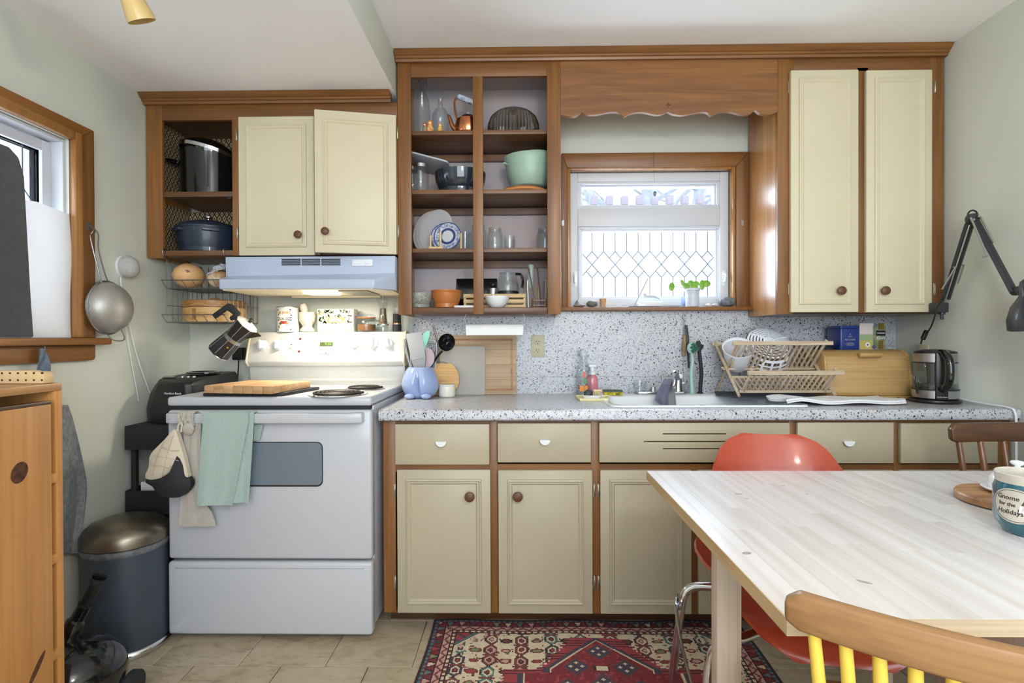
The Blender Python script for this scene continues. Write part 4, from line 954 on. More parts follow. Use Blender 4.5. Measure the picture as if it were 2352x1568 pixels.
part('power_cord', MB().tube(smoothpath([Wx(u, v, XL+.008) for u, v in ((277, 636), (280, 665), (288, 700), (297, 745), (310, 800), (325, 850), (340, 890), (352, 925))]), .0022, 6), M_WHITE, spk)
solo('phone_charger_cable', MB().tube(smoothpath([Wx(u, v, XL+.006) for u, v in ((276, 640), (283, 700), (290, 760), (300, 820), (311, 880), (318, 920))]), .0018, 6), M_WHITE, 'thin white cable trailing down the left wall under the speaker', 'cable')
ap = thing('power_adapter', 'black plug adapter in an outlet low on the back wall', 'plug', Wy(550, 835, 2.6))
p = Wy(551, 813, 2.6)
part('body', MB().box(p.x-.028, 2.578, p.z-.028, p.x+.022, 2.6195, p.z+.032), M_BLK, ap, .004)
part('cord', MB().tube(smoothpath([(p.x-.002, 2.592, p.z-.028), (p.x-.004, 2.592, p.z-.07), (p.x-.008, 2.592, p.z-.12), (p.x-.012, 2.592, p.z-.2)]), .003, 6), M_BLK, ap)

# ------------------------------------------------------------ bread machine on the cart, trash can, vacuum
M_BM = mat('black_machine_plastic', (30, 31, 33), .4, bump=.1, bscale=300)
bm_ = thing('bread_machine', 'black bread machine on the narrow cart beside the stove', 'bread machine', (-1.475, 2.38, .79))
def bm_outline(k, z, dx=0): 
    return [(x+dx, y, z) for x, y in ((-1.545-.03*k, 2.3), (-1.535-.03*k, 2.235), (-1.5-.02*k, 2.195), (-1.44, 2.175), (-1.375, 2.17), (-1.35, 2.185), (-1.345, 2.24), (-1.345, 2.53), (-1.36, 2.56), (-1.53-.03*k, 2.56), (-1.55-.03*k, 2.53))]
mb = MB(); lv = [bm_outline(1.4, .79), bm_outline(1.5, .85), bm_outline(1.0, .91), bm_outline(.3, .945), bm_outline(.0, .955)]
tp = [(-1.45+(x+1.45)*.93, 2.37+(y-2.37)*.93, .985 - max(0, (2.33-y))*.14) for x, y, z in bm_outline(0, 0)]
lv.append(tp); n_ = len(lv[0])
for l in lv: mb.v += [Vector(p) for p in l]
for k in range(len(lv)-1): mb.f += [(k*n_+i, k*n_+(i+1) % n_, (k+1)*n_+(i+1) % n_, (k+1)*n_+i) for i in range(n_)]
mb.f += [tuple(reversed(range(n_))), tuple(range((len(lv)-1)*n_, len(lv)*n_))]
part('housing', mb, M_BM, bm_, .006, 3, smooth=50)
part('viewing_window', MB().lathe([(0, .0), (.075, .0), (.075, .006), (.06, .008), (.055, .003), (0, .003)], seg=32, sy=.75).xf(Matrix.Translation((-1.445, 2.42, .985))), M_BLKG, bm_)
pn = Matrix.Translation((-1.47, 2.27, .977)) @ Matrix.Rotation(R(8), 4, 'X')
part('display', MB().prism(rrect(-.055, -.018, -.005, .018, .006), 0, .003, 'z').xf(pn), M_BLKG, bm_)
for i in range(3): part('button', MB().lathe([(0, 0), (.008, 0), (.007, .004), (0, .005)], seg=14).xf(pn @ Matrix.Translation((.022+.025*i, .002, .0))), M_STEEL, bm_)
part('maker_name', text_mb('Hamilton Beach', .0125, .0006).xf(Matrix.Translation((-1.422, 2.1715, .918)) @ Matrix.Rotation(R(-9), 4, 'Z') @ Matrix.Rotation(R(90), 4, 'X')).xf(Matrix.Translation((0, -.0045, 0))), M_WHITE, bm_)
ct = thing('storage_cart', 'narrow black cart with trays squeezed beside the stove', 'cart', (-1.475, 2.36, 0))
cx0, cx1, cy0, cy1 = -1.595, -1.345, 2.13, 2.57
for x, y in ((cx0+.012, cy0+.04), (cx1-.014, cy0+.04), (cx0+.012, cy1-.04), (cx1-.014, cy1-.04)): part('post', MB().box(x-.01, y-.01, 0, x+.01, y+.01, .79), M_BLKM, ct, .002)
for z in (.695, .435, .12):
    t_ = MB().box(cx0, cy0, z, cx1, cy1, z+.006)
    for a in ((cx0, cy0, cx1, cy0+.004), (cx0, cy1-.004, cx1, cy1), (cx0, cy0+.004, cx0+.004, cy1-.004), (cx1-.004, cy0+.004, cx1, cy1-.004)): t_.box(a[0], a[1], z+.006, a[2], a[3], z+.095)
    part('tray', t_, M_BLKM, ct, .0015)
part('top_board', MB().box(cx0, cy0+.02, .775, cx1, cy1, .79), M_BLKM, ct, .002)
solo('milk_carton', MB().box(-1.56, 2.17, .4425, -1.49, 2.24, .555), M_WHITE, 'white carton standing in the middle tray of the black cart', 'carton', bevel=.003)
solo('snack_box', MB().box(-1.47, 2.18, .4425, -1.38, 2.3, .56), mat('grey_box', (120, 126, 130), .6), 'grey box standing in the middle tray of the black cart', 'box', bevel=.003)
M_CAN = mat('grey_blue_can', (76, 84, 96), .42, .35, var=.08, vscale=5); M_LID = mat('brushed_lid', (140, 132, 118), .34, .9, var=.2, vscale=4)
tc = thing('pedal_bin', 'grey-blue pedal bin with domed steel lid beside the stove', 'trash can', (-1.478, 1.975, 0))
c = (-1.478, 1.978, 0); r = .1405
part('body', MB().vessel([(r-.004, .022), (r-.003, .03), (r-.004, .385)], .003, c, 48), M_CAN, tc)
part('foot_ring', MB().lathe([(r-.02, 0), (r+.004, 0), (r+.007, .012), (r+.002, .024), (r-.004, .028), (r-.02, .028)], c, 48), M_CHR, tc)
part('bin_bag', MB().lathe([(r-.006, .365), (r-.002, .37), (r+.001, .38), (r+.0, .388), (r-.004, .3905), (r-.012, .388), (r-.012, .365)], c, 48), mat('bin_bag_film', (120, 124, 130), .2, var=.5, vscale=40, bump=1, bscale=60), tc)
part('lid', MB().lathe([(0, .482), (r*.45, .477), (r*.8, .46), (r*.95, .44), (r+.001, .423), (r+.001, .394), (r-.006, .392), (0, .392)], c, 48), M_LID, tc)
part('pedal', MB().box(-.028, -.055, -.006, .028, .0, .006).xf(Matrix.Translation((c[0]+.062, c[1]-r*.87, .045)) @ Matrix.Rotation(R(24), 4, 'Z')), M_BLK, tc, .003)
vc = thing('vacuum_cleaner', 'black vacuum cleaner with upturned tube ends beside the pedal bin', 'vacuum', (-1.3, 1.63, 0))
def P3(u, v, Y): return Wy(u, v, Y)
part('wand_tube', MB().tube([P3(226, 1330, 1.62), P3(196, 1388, 1.62)], [.0185, .0185], 18, cap=False).tube([P3(226, 1330, 1.62), P3(196, 1388, 1.62)], [.016, .016], 18, cap=False), M_BLK, vc, fix=False)
for a, b in ((P3(229, 1324, 1.62), P3(223, 1336, 1.62)), (P3(199, 1383, 1.62), P3(196, 1388, 1.62))): part('wand_collar', MB().tube([a, b], .0198, 18, cap=False), M_BLKM, vc, fix=False)
part('handle_grip', MB().tube(smoothpath([P3(196, 1388, 1.62), P3(178, 1420, 1.62), P3(165, 1445, 1.61), P3(150, 1485, 1.6), P3(138, 1540, 1.58)], 4), [.02]*5+[.026]*6+[.03]*6, 14), M_BLKG, vc)
part('crevice_nozzle', MB().tube([P3(234, 1455, 1.66), P3(212, 1500, 1.66), P3(190, 1560, 1.66), P3(172, 1640, 1.66)], [.013, .0135, .014, .015], 4, flat=.55), M_BLK, vc)
part('motor_body', MB().ell((-1.355, 1.6, .115), .13, .14, .114, 22, 14), M_BLKG, vc)
part('cable_coil', MB().tube([(-1.33+.035*math.cos(i*.7), 1.46+.008*math.sin(i), .2+.03*math.sin(i*.7)-.002*i) for i in range(40)], .006, 6), M_BLK, vc)
for y in (1.53, 1.67): part('wheel', MB().lathe([(0, 0), (.045, 0), (.045, .02), (0, .02)], seg=20).xf(Matrix.Translation((-1.24, y, .045)) @ Matrix.Rotation(R(90), 4, 'Y')), M_BLKM, vc)

# ------------------------------------------------------------ pine cabinet with ajar door, things on it
pc = thing('pine_cabinet', 'pine cupboard with knotty door ajar beside the left wall', 'cabinet', (-1.42, 1.1, 0))
FX = -1.214; Yf = 1.40; ztop = 1.026
part('top_board', MB().box(XL+.045, .62, ztop-.02, FX, Yf, ztop), W_GOLDY, pc, .002)
part('end_panel', MB().box(XL+.045, Yf-.022, 0, FX, Yf, ztop-.02), W_CREST, pc, .002)
part('end_panel', MB().box(XL+.045, .62, 0, FX, .642, ztop-.02), W_CREST, pc, .002)
part('back_panel', MB().box(XL+.045, .642, 0, XL+.057, Yf-.022, ztop-.02), W_DARK, pc)
for z in (.06, .33, .58, .79): part('shelf', MB().box(XL+.06, .642, z-.018, FX-.03, Yf-.022, z), W_CREST, pc)
for z in (.33, .58, .79): part('cleat', MB().box(FX-.03, Yf-.04, z-.022, FX+.004, Yf-.018, z+.002), W_CREST, pc, .001)
dm = rot_about((FX, .65, 0), R(.5), 'Z')
dd = part('door', MB().box(FX+.001, .65, .03, FX+.021, Yf-.05, ztop-.05).xf(dm), W_CREST, pc, .003)
part('door_edge', MB().box(FX+.0005, .65, ztop-.05, FX+.0215, Yf-.05, ztop-.042).xf(dm), W_DARK, dd, .001)
M_KNOT = mat('pine_knot', (92, 54, 30), .6, var=.5, vscale=80, c2=(48, 26, 14))
for (u, v, ry, rz, tl) in ((58, 1085, .021, .026, .5), (5, 1155, .008, .012, .2), (98, 1535, .007, .04, .62)):
    kp = Wx(u, v, FX+.03); part('knot', MB().prism([(ry*math.cos(2*PI*i/18)*math.cos(tl)-rz*math.sin(2*PI*i/18)*math.sin(-tl), ry*math.cos(2*PI*i/18)*math.sin(-tl)+rz*math.sin(2*PI*i/18)*math.cos(tl)) for i in range(18)], -.0004, .0004, 'x').xf(Matrix.Translation((FX+.0213+(kp.y-.65)*-math.sin(R(.5)), kp.y, kp.z))), M_KNOT, dd)
solo('drawer_pack', MB().box(FX-.25, .9, .7905, FX-.06, 1.36, .95), M_BLKM, 'dark box lying on the top shelf inside the pine cupboard', 'box', bevel=.004)
pg = thing('peg_block', 'pale wooden block with rows of peg holes on the pine cupboard', 'peg block', (-1.4, 1.36, ztop))
bz = ztop+.0005; pu0, pu1 = PX(-60, 1.36), PX(99, 1.36)
part('block', MB().prism([(pu0, bz), (pu1, bz), (pu1+.001, bz+.02), (pu1-.006, bz+.03), (PX(80, 1.36), bz+.031), (PX(76, 1.36), bz+.028), (PX(70, 1.36), bz+.033), (PX(40, 1.36), bz+.034), (pu0, bz+.031)], 1.36, 1.39), W_PEG, pg, .002)
for rw, vv in ((0, 0), (1, 1)):
    for i in range(-3, 6): 
        u = 4+18.3*i; part('peg_hole', MB().prism(circ(PX(u, 1.36), bz+.0095+.018*rw, .0026, 10), 1.3592, 1.362), M_SLOT, pg)
M_DEN = mat('faded_denim', (112, 126, 146), .95, var=.4, vscale=40, bump=.6, bscale=500)
dn = thing('denim_strap', 'faded denim strap hanging from a hook on the window apron', 'strap', (XL+.04, 1.79, .88))
hp = Wx(100, 800, XL+.035)
P = [[hp+V(.006*math.sin(j*.8+i)+.008*(1-abs(i-3)/3), -.004+(.008+.016*math.sin(PI*min(j/7, 1)))*(i-3)/3, -.0-j*.022) for i in range(7)] for j in range(11)]
part('cloth', MB().grid(P, .004), M_DEN, dn)
part('hook', MB().tube(smoothpath([hp+V(-.014, 0, .018), hp+V(-.002, 0, .016), hp+V(.004, 0, .004), hp+V(.0, 0, -.006)]), .0018, 6), M_STEEL, dn)
M_GREY = mat('grey_jersey', (140, 145, 154), .95, var=.35, vscale=60, bump=.5, bscale=400)
g_u = [(150, 175), (930, 185), (1000, 188), (1080, 200), (1140, 198), (1200, 190), (1255, 186)]
def gp(v): 
    xs = [(925, 152), (960, 166), (1010, 180), (1060, 190), (1110, 199), (1140, 198), (1190, 192), (1250, 183), (1300, 178)]
    for (a, b), (c_, d) in zip(xs, xs[1:]):
        if a <= v <= c_: return b+(d-b)*(v-a)/(c_-a)
    return 180
P = [[Wx(100+(gp(930+340*j/14)-100)*i/9, 930+340*j/14, XL+.03+.012*math.sin(i*1.3+.2*j)*(i/9)) for i in range(10)] for j in range(15)]
solo('grey_sweater', MB().grid(P, .008), M_GREY, 'grey jersey garment hanging on the left wall behind the pine cupboard', 'garment')

# ------------------------------------------------------------ oven cloths
M_MINT = weave('mint_towel', (186, 205, 199), (150, 175, 167), 300)
tw = thing('mint_towel', 'mint green herringbone towel folded over the oven door handle', 'towel', (-1.11, 1.96, .5))
def drape(u0t, u1t, u0b, u1b, vb, yo, nj=18, ni=14, fold=.004, ph=0.0, vt=942):
    P = []
    yb = 1.9795
    for j in range(nj+1):
        rowp = []
        for i in range(ni+1):
            a = i/ni
            if j <= 3:
                t_ = j/3; v0 = PX(u0t+(u1t-u0t)*a, 1.955); z = hz1+.004-.0+.0035*math.sin(PI*t_); y_ = 1.984-(1.984-1.9495+yo)*t_
                rowp.append(V(v0, y_, z if j else hz1-.006))
            else:
                t_ = (j-3)/(nj-3); u = (u0t+(u1t-u0t)*a)*(1-t_)+(u0b+(u1b-u0b)*a)*t_; v = 952+(vb-952)*t_
                q = Wy(u, v, 1.9495-yo); rowp.append(q+V(0, -fold*(.3+t_)*(math.sin(a*7+ph)+.5*math.sin(a*13+2*ph)), 0))
        P.append(rowp)
    return P
part('back_layer', MB().grid(drape(540, 584, 535, 572, 1154, .0, fold=.002, ph=1), .005), M_MINT, tw)
part('front_layer', MB().grid(drape(468, 574, 453, 534, 1160, .009, fold=.003), .006), M_MINT, tw)
P = [[Wy(583+(21-8*j/6)*i/5, 975+(36*j/6), 1.985+.003*math.sin(i)) for i in range(6)] for j in range(7)]
part('back_tail', MB().grid(P, .005), M_MINT, tw)
M_KNIT = weave('cream_knit', (240, 234, 222), (204, 193, 177), 420, bump=.9)
kn = thing('knitted_cloth', 'cream knitted dishcloth looped over the oven door handle', 'cloth', (-1.24, 1.96, .45))
def strip(pts, y0, amp, n=10, ph=0):
    P = []
    for j, (ul, ur, v) in enumerate(pts): P.append([Wy(ul+(ur-ul)*i/n, v, y0)+V(0, -amp*math.sin(i*1.4+j*.5+ph), 0) for i in range(n+1)])
    return P
part('hanging_end', MB().grid(strip([(424, 462, 972), (424, 462, 1000), (424, 463, 1030), (424, 468, 1060), (428, 458, 1090), (420, 456, 1120), (415, 466, 1150), (413, 485, 1175), (411, 492, 1195), (412, 494, 1208)], 1.965, .003), .006), M_KNIT, kn)
P = []
for j in range(13):
    a = -PI*.55+PI*1.45*j/12; P.append([V(PX(408+4*i, 1.95), 1.966-.021*math.cos(a)*1.0+.004*math.sin(i*2+j), (hz0+hz1)/2+.026*math.sin(a)) for i in range(10)])
part('loop', MB().grid(P, .006), M_KNIT, kn)
part('knot', MB().ell(Wy(432, 985, 1.945), .022, .012, .022, 14, 8, lambda d: 1+.15*noise.noise(d*4)), M_KNIT, kn)
M_QUILT = mat('quilted_oatmeal_cloth', (212, 200, 180), .9, var=.08, vscale=30, bump=.3, bscale=300)
M_NEO = mat('black_neoprene', (36, 37, 42), .75, bump=.3, bscale=60)
om = thing('oven_mitt', 'oatmeal quilted oven mitt with black grip hanging from the oven handle', 'oven mitt', Wy(390, 1135, 1.93))
def blob(px, Y, th, m, name, dome=.012, nr=7):
    cu = sum(p[0] for p in px)/len(px); cv = sum(p[1] for p in px)/len(px); mb = MB(); n = len(px); cen = Wy(cu, cv, Y)
    rings = []
    for k in range(nr+1):
        t_ = 1-(k/nr)
        for u, v in px: q = Wy(cu+(u-cu)*t_, cv+(v-cv)*t_, Y); mb.v.append(q+V(0, -th*.5-dome*(1-t_**2.2), 0))
    for k in range(nr): mb.f += [(k*n+i, k*n+(i+1) % n, (k+1)*n+(i+1) % n, (k+1)*n+i) for i in range(n)]
    b0 = len(mb.v); mb.v += [Wy(u, v, Y)+V(0, th*.5, 0) for u, v in px]; mb.f += [(i, b0+i, b0+(i+1) % n, (i+1) % n) for i in range(n)]; mb.f.append(tuple(range(b0, b0+n)))
    return part(name, mb, m, om, .0, smooth=60)
def smp(px, k=4): return [(p.x, p.y) for p in smoothpath([(a, b, 0) for a, b in px+[px[0]]], k)[:-1]]
blob(smp([(412, 1000), (404, 985), (380, 1010), (350, 1042), (346, 1070), (338, 1090), (345, 1100), (372, 1096), (395, 1080), (408, 1055), (414, 1040), (420, 1060), (430, 1090), (436, 1092), (424, 1040)]), 1.935, .02, M_QUILT, 'quilted_back', .012)
blob(smp([(413, 1041), (405, 1062), (395, 1082), (372, 1098), (345, 1103), (342, 1098), (340, 1106), (356, 1116), (366, 1132), (392, 1140), (420, 1138), (438, 1122), (443, 1108), (438, 1096), (429, 1091), (424, 1066)]), 1.932, .024, M_NEO, 'grip', .016)
q = MB()
for pts in ([(371, 1026), (395, 1035), (412, 1034)], [(352, 1046), (380, 1050), (410, 1058)], [(346, 1068), (370, 1070), (396, 1078)], [(397, 1000), (384, 1045), (372, 1095)], [(376, 1014), (360, 1050), (350, 1092)]):
    q.tube(smoothpath([Wy(u, v, 1.9135) for u, v in pts], 4), .001, 5)
part('stitching', q, mat('stitch_thread', (186, 172, 150), .9), om)
part('hanging_loop', MB().tube(smoothpath([Wy(408, 990, 1.935), Wy(410, 975, 1.945), Wy(418, 972, 1.945), Wy(416, 992, 1.935)]), .003, 6), M_QUILT, om)

# ------------------------------------------------------------ cutting board and cover on the hob
solo('burner_cover', MB().prism([(-1.215, 2.028), (-.905, 2.028), (-.862, 2.285), (-1.172, 2.285)], .9215, .9335, 'z'), M_BLKM, 'flat black cover over the left burners under the cutting board', 'burner cover', bevel=.003)
cb = thing('butcher_block', 'thick maple cutting board lying over the left burners', 'cutting board', (-1.045, 2.13, .934), R(-9))
for i in range(7): part('stave', MB().box(-.143+i*.041, -.132, 0, -.143+i*.041+.0405, .132, .0295), W_BOARD, cb, .002 if i not in (0, 6) else .004, 2, local=True)

# ------------------------------------------------------------ things on top of the control panel
ZP = ZB_+.0008
tin = thing('tomato_can', 'white printed can with paper label on the stove back panel', 'can', (PX(662, 2.548), 2.548, ZP))
M_LAB = mat('cream_label', (238, 236, 226), .5); M_LRED = mat('label_red', (178, 60, 50), .5); M_LBLK = mat('label_black', (50, 48, 46), .5); M_LGOLD = mat('label_gold', (190, 140, 60), .5); M_LGRN = mat('label_green', (84, 110, 70), .5)
c = (PX(662, 2.548), 2.548, ZP); r = .0498; hh = .118
part('body', MB().lathe([(0, 0), (r, 0), (r+.001, .002), (r, .004), (r, hh-.004), (r+.0015, hh-.002), (r+.0005, hh), (r-.002, hh-.003), (0, hh-.003)], c, 32), M_LAB, tin)
part('rim', MB().lathe([(r-.002, hh-.002), (r+.002, hh-.003), (r+.002, hh+.0005), (r-.002, hh+.0005)], c, 32), M_BRASS, tin)
def wrap(mb, c, r, a0=-PI/2, lift=.0006):
    """bend flat x,z artwork (x along the arc) round an upright cylinder"""
    for i, p in enumerate(mb.v):
        a = a0+p.x/r; rr = r+lift+p.z*0; mb.v[i] = Vector((c[0]+(r+lift+p.z)*math.cos(a), c[1]+(r+lift+p.z)*math.sin(a), c[2]+p.y))
    return mb
def art(poly, d=.0004): return MB().prism(poly, 0, d, 'z')
part('label_print', wrap(text_mb("M. JOM'S", .015, .0006, bold=.0004).xf(Matrix.Translation((.004, .09, .0003))), c, r), M_LGOLD, tin)
part('label_band', wrap(art([(-.036, .052), (-.018, .0555), (0, .0565), (.018, .0555), (.036, .052), (.036, .07), (.018, .0665), (0, .0655), (-.018, .0665), (-.036, .07)]), c, r), M_LBLK, tin)
part('label_print', wrap(text_mb('GRUNU BRANDI', .0098, .0006, bold=.0003).xf(Matrix.Translation((0, .061, .0007))), c, r), M_LAB, tin)
for x in (-.01, 0, .01): part('label_fruit', wrap(art(circ(x, .044, .0075, 14)), c, r, lift=.0004+abs(x)*.01), M_LRED, tin)
for x in (-.016, .016): part('label_fruit', wrap(art(circ(x, .039, .0062, 14)), c, r, lift=.0009), M_LGRN if x < 0 else M_LGOLD, tin)
part('label_badge', wrap(art(rrect(-.03, .018, -.02, .03, .001)), c, r), M_LGOLD, tin)
for x, y in ((-.032, .104), (.03, .104), (-.032, .01), (.032, .01), (-.026, .082), (.034, .078)): part('label_dot', wrap(art(circ(x, y, .0035, 12)), c, r), M_LBLK, tin)
M_MARB = marble('grey_white_marble', (214, 208, 192), (170, 164, 150))
mo = thing('mortar_and_pestle', 'marble mortar with pestle beside the printed can', 'mortar', (PX(706, 2.55), 2.548, ZP))
c = (PX(706, 2.548), 2.548, ZP)
part('mortar', MB().vessel([(.03, 0), (.034, .003), (.032, .012), (.022, .024), (.024, .032), (.036, .05), (.039, .075), (.0385, .092), (.037, .094)], .009, c, 28), M_MARB, mo)
part('pestle', MB().lathe([(0, 0), (.012, .002), (.011, .06), (.016, .085), (.0185, .105), (.014, .124), (0, .13)], seg=18).xf(Matrix.Translation((c[0]+.01, c[1], c[2]+.012)) @ Matrix.Rotation(R(-12), 4, 'Y') @ Matrix.Rotation(R(6), 4, 'X')), M_MARB, mo)
ft_ = thing('floral_tin', 'lidded tin box printed with leaves and oranges on the stove panel', 'tin', (PX(770, 2.54), 2.545, ZP))
M_TIN = mat('pale_tin', (232, 230, 212), .35); fx0, fx1, fy0, fy1 = PX(727, 2.512), PX(812, 2.512), 2.519, 2.585
part('body', MB().box(fx0+.0015, fy0, ZP, fx1-.0015, fy1, ZP+.092), M_TIN, ft_, .004)
part('lid', MB().box(fx0, fy0-.0015, ZP+.084, fx1, fy1+.0015, ZP+.108), M_TIN, ft_, .004)
M_LEAF = mat('leaf_print', (62, 78, 56), .5); M_LEAF2 = mat('olive_leaf_print', (150, 150, 92), .5); M_ORN = mat('orange_print', (234, 150, 96), .5)
rn = random.Random(4)
for k in range(150):
    x = rn.uniform(fx0+.008, fx1-.008); z = ZP+rn.uniform(.04, .104); a = rn.uniform(0, PI); L = rn.uniform(.006, .0115)
    if abs(x-(fx0+fx1)/2) < .042 and .042 < z-ZP < .07: continue
    if .079 < z-ZP < .088: continue
    lf = [(x+L*math.cos(a)*t_-L*.3*w_*math.sin(a), z+L*math.sin(a)*t_+L*.3*w_*math.cos(a)) for t_, w_ in ((-1, 0), (-.3, 1), (.3, .9), (1, 0), (.3, -.9), (-.3, -1))]
    if any(q[0] < fx0+.003 or q[0] > fx1-.003 or q[1] > ZP+.106 for q in lf): continue
    yy = fy0-.0016 if z > ZP+.084 else fy0-.0002
    part('printed_leaf', MB().prism(lf, yy-.0004, yy+.0006), M_LEAF if k % 3 else M_LEAF2, ft_)
for u, v in ((735, 721), (788, 733)): q = Wy(u, v, fy0); part('printed_orange', MB().prism(circ(q.x, q.z, .0085, 18), fy0-.0009, fy0+.0005), M_ORN, ft_)
mx_ = (fx0+fx1)/2
part('label_frame', MB().prism(rrect(mx_-.036, ZP+.043, mx_+.036, ZP+.068, .005), fy0-.0011, fy0+.0006), mat('gilt_frame', (176, 150, 66), .4, .5), ft_)
part('label_card', MB().prism(rrect(mx_-.028, ZP+.047, mx_+.028, ZP+.064, .001), fy0-.0016, fy0), M_LAB, ft_)
def jar_parts(t_, c, prof, th, lid=None, m=None, seg=26):
    part('glass', MB().vessel(prof, th, c, seg), m or M_GLASS, t_, smooth=50)
cj = thing('clip_jar', 'low glass clip-top jar of brown sugar on the stove panel', 'jar', (PX(842, 2.548), 2.548, ZP))
c = (PX(842, 2.548), 2.548, ZP)
jar_parts(cj, c, [(.042, 0), (.0455, .004), (.0465, .03), (.046, .05), (.041, .058), (.04, .066)], .003)
part('contents', MB().lathe([(0, .004), (.041, .005), (.0425, .03), (.041, .034), (0, .03)], c, 24), mat('brown_sugar', (126, 84, 48), .9, var=.3, vscale=90), cj)
part('lid', MB().lathe([(0, .068), (.042, .068), (.043, .076), (.036, .083), (0, .084)], c, 24), M_GLASS, cj)
part('seal_ring', MB().lathe([(.038, .064), (.044, .064), (.044, .068), (.038, .068)], c, 24), mat('orange_rubber', (176, 104, 54), .6), cj)
part('wire_clip', MB().tube([(c[0]+.045*math.cos(2*PI*i/28), c[1]+.045*math.sin(2*PI*i/28), c[2]+.06) for i in range(28)], .0013, 5, closed=True).tube(smoothpath([(c[0]-.045, c[1]-.004, c[2]+.06), (c[0]-.052, c[1]-.004, c[2]+.072), (c[0]-.044, c[1]-.004, c[2]+.08)]), .0013, 5), M_STEEL, cj)
M_PEPPER = mat('peppercorns', (66, 54, 46), .8, var=.6, vscale=320, c2=(150, 130, 104), bump=1, bscale=320)
gm = thing('pepper_mill', 'clear acrylic pepper mill with peppercorns and steel top', 'pepper mill', (PX(880, 2.545), 2.545, ZP))
c = (PX(880, 2.545), 2.545, ZP)
part('body', MB().vessel([(.026, 0), (.0265, .02), (.025, .032), (.0225, .036), (.0185, .09), (.019, .112), (.023, .13), (.0235, .136)], .003, c, 24), M_GLASS, gm)
part('peppercorns', MB().lathe([(0, .038), (.0185, .038), (.0145, .09), (.014, .11), (0, .112)], c, 18), M_PEPPER, gm)
part('base_ring', MB().lathe([(.0225, .03), (.0272, .03), (.0272, .036), (.0225, .036)], c, 24), M_CHR, gm)
part('top_dome', MB().lathe([(0, .136), (.024, .136), (.0255, .148), (.0245, .155), (.017, .163), (.008, .166), (0, .166)], c, 24), M_GLASS, gm, smooth=50)
part('finial', MB().lathe([(0, .164), (.005, .164), (.0045, .168), (.0055, .171), (0, .172)], c, 12), M_CHR, gm)
part('spindle', MB().lathe([(0, .1), (.0018, .1), (.0018, .166), (0, .166)], c, 8), M_CHR, gm)
sg = thing('salt_mill', 'black and clear grinder half hidden behind the shelf unit', 'grinder', (PX(913, 2.552), 2.552, ZP))
c = (PX(912, 2.552), 2.552, ZP)
part('base', MB().lathe([(0, 0), (.0205, 0), (.0208, .03), (.019, .034), (.019, .04), (.018, .085), (0, .085)], c, 24), M_BLKM, sg)
part('band', MB().lathe([(0, .034), (.0212, .034), (.0212, .04), (0, .04)], c, 24), mat('copper_band', (190, 150, 120), .3, 1), sg)
part('chamber', MB().lathe([(0, .085), (.0165, .085), (.0175, .1), (.016, .135), (.011, .148), (0, .15)], c, 24), M_GLASS, sg)
# ------------------------------------------------------------ open shelves, top row
def shelf_c(u, Y, z): return (PX(u, Y), Y, z+.0006)
Z1, Z2, Z3, Z4 = 2.043, 1.786, 1.531, 1.273
sb = thing('swing_top_bottle', 'tall clear swing-top glass bottle on the top shelf', 'bottle', shelf_c(972, 2.405, Z1))
c = shelf_c(972, 2.405, Z1)
part('glass', MB().vessel([(.034, 0), (.037, .004), (.038, .05), (.037, .12), (.03, .165), (.017, .2), (.0135, .225), (.013, .262), (.015, .264), (.015, .27)], .0025, c), M_GLASS, sb, smooth=60)
part('stopper', MB().lathe([(0, .268), (.011, .268), (.012, .276), (.007, .282), (0, .283)], c, 16), M_CER, sb)
part('wire_bail', MB().tube(smoothpath([(c[0]-.016, c[1], c[2]+.25), (c[0]-.02, c[1], c[2]+.27), (c[0]-.004, c[1], c[2]+.286), (c[0]+.018, c[1], c[2]+.275), (c[0]+.019, c[1], c[2]+.24), (c[0]+.024, c[1]-.006, c[2]+.222)]), .0013, 5).tube([(c[0]+.0155*math.cos(2*PI*i/16), c[1]+.0155*math.sin(2*PI*i/16), c[2]+.25) for i in range(16)], .0012, 5, closed=True), M_DSTEEL, sb)
solo('glass_bottle', MB().vessel([(.036, 0), (.039, .004), (.0395, .06), (.037, .1), (.026, .122), (.0125, .133), (.0115, .165), (.014, .168), (.014, .173)], .0025, shelf_c(1014, 2.41, Z1)), M_GLASS, 'round-shouldered clear bottle beside the copper kettle', 'bottle', smooth=60)
DOLL = [(0, 0), (.0105, 0), (.0125, .006), (.0125, .016), (.009, .024), (.0078, .027), (.0088, .033), (.0075, .04), (.003, .044), (0, .0445)]
for (u, Y, k, body, scarf, lab) in ((990, 2.362, 1.3, (230, 214, 120), (228, 140, 60), 'largest nesting doll with orange headscarf on the top shelf'), (978, 2.352, .95, (70, 150, 120), (206, 70, 56), 'small nesting doll with red headscarf on the top shelf'), (1013, 2.352, .9, (226, 206, 90), (218, 186, 96), 'small yellow nesting doll standing by the glass bottle')):
    c = shelf_c(u, Y, Z1); d = thing('nesting_doll', lab, 'doll', c)
    part('body', MB().lathe([(r_*k, h*k) for r_, h in DOLL[:6]]+[(0, .027*k)], c, 18), mat('doll_body', body, .3, var=.5, vscale=70, c2=(200, 80, 50), coat=.4), d)
    part('head', MB().lathe([(0, .026*k)]+[(r_*k, h*k) for r_, h in DOLL[5:]], c, 18), mat('doll_scarf', scarf, .3, coat=.4), d)
    part('face', MB().ell((c[0], c[1]-.0055*k, c[2]+.033*k), .0055*k, .0035*k, .006*k, 10, 8), mat('doll_face', (240, 206, 160), .4), d)
    part('hair', MB().ell((c[0], c[1]-.0062*k, c[2]+.0375*k), .004*k, .002*k, .002*k, 8, 6), M_SLOT, d)
M_COP = mat('polished_copper', (214, 140, 96), .2, 1); M_COPD = mat('dull_copper', (140, 92, 60), .35, .9)
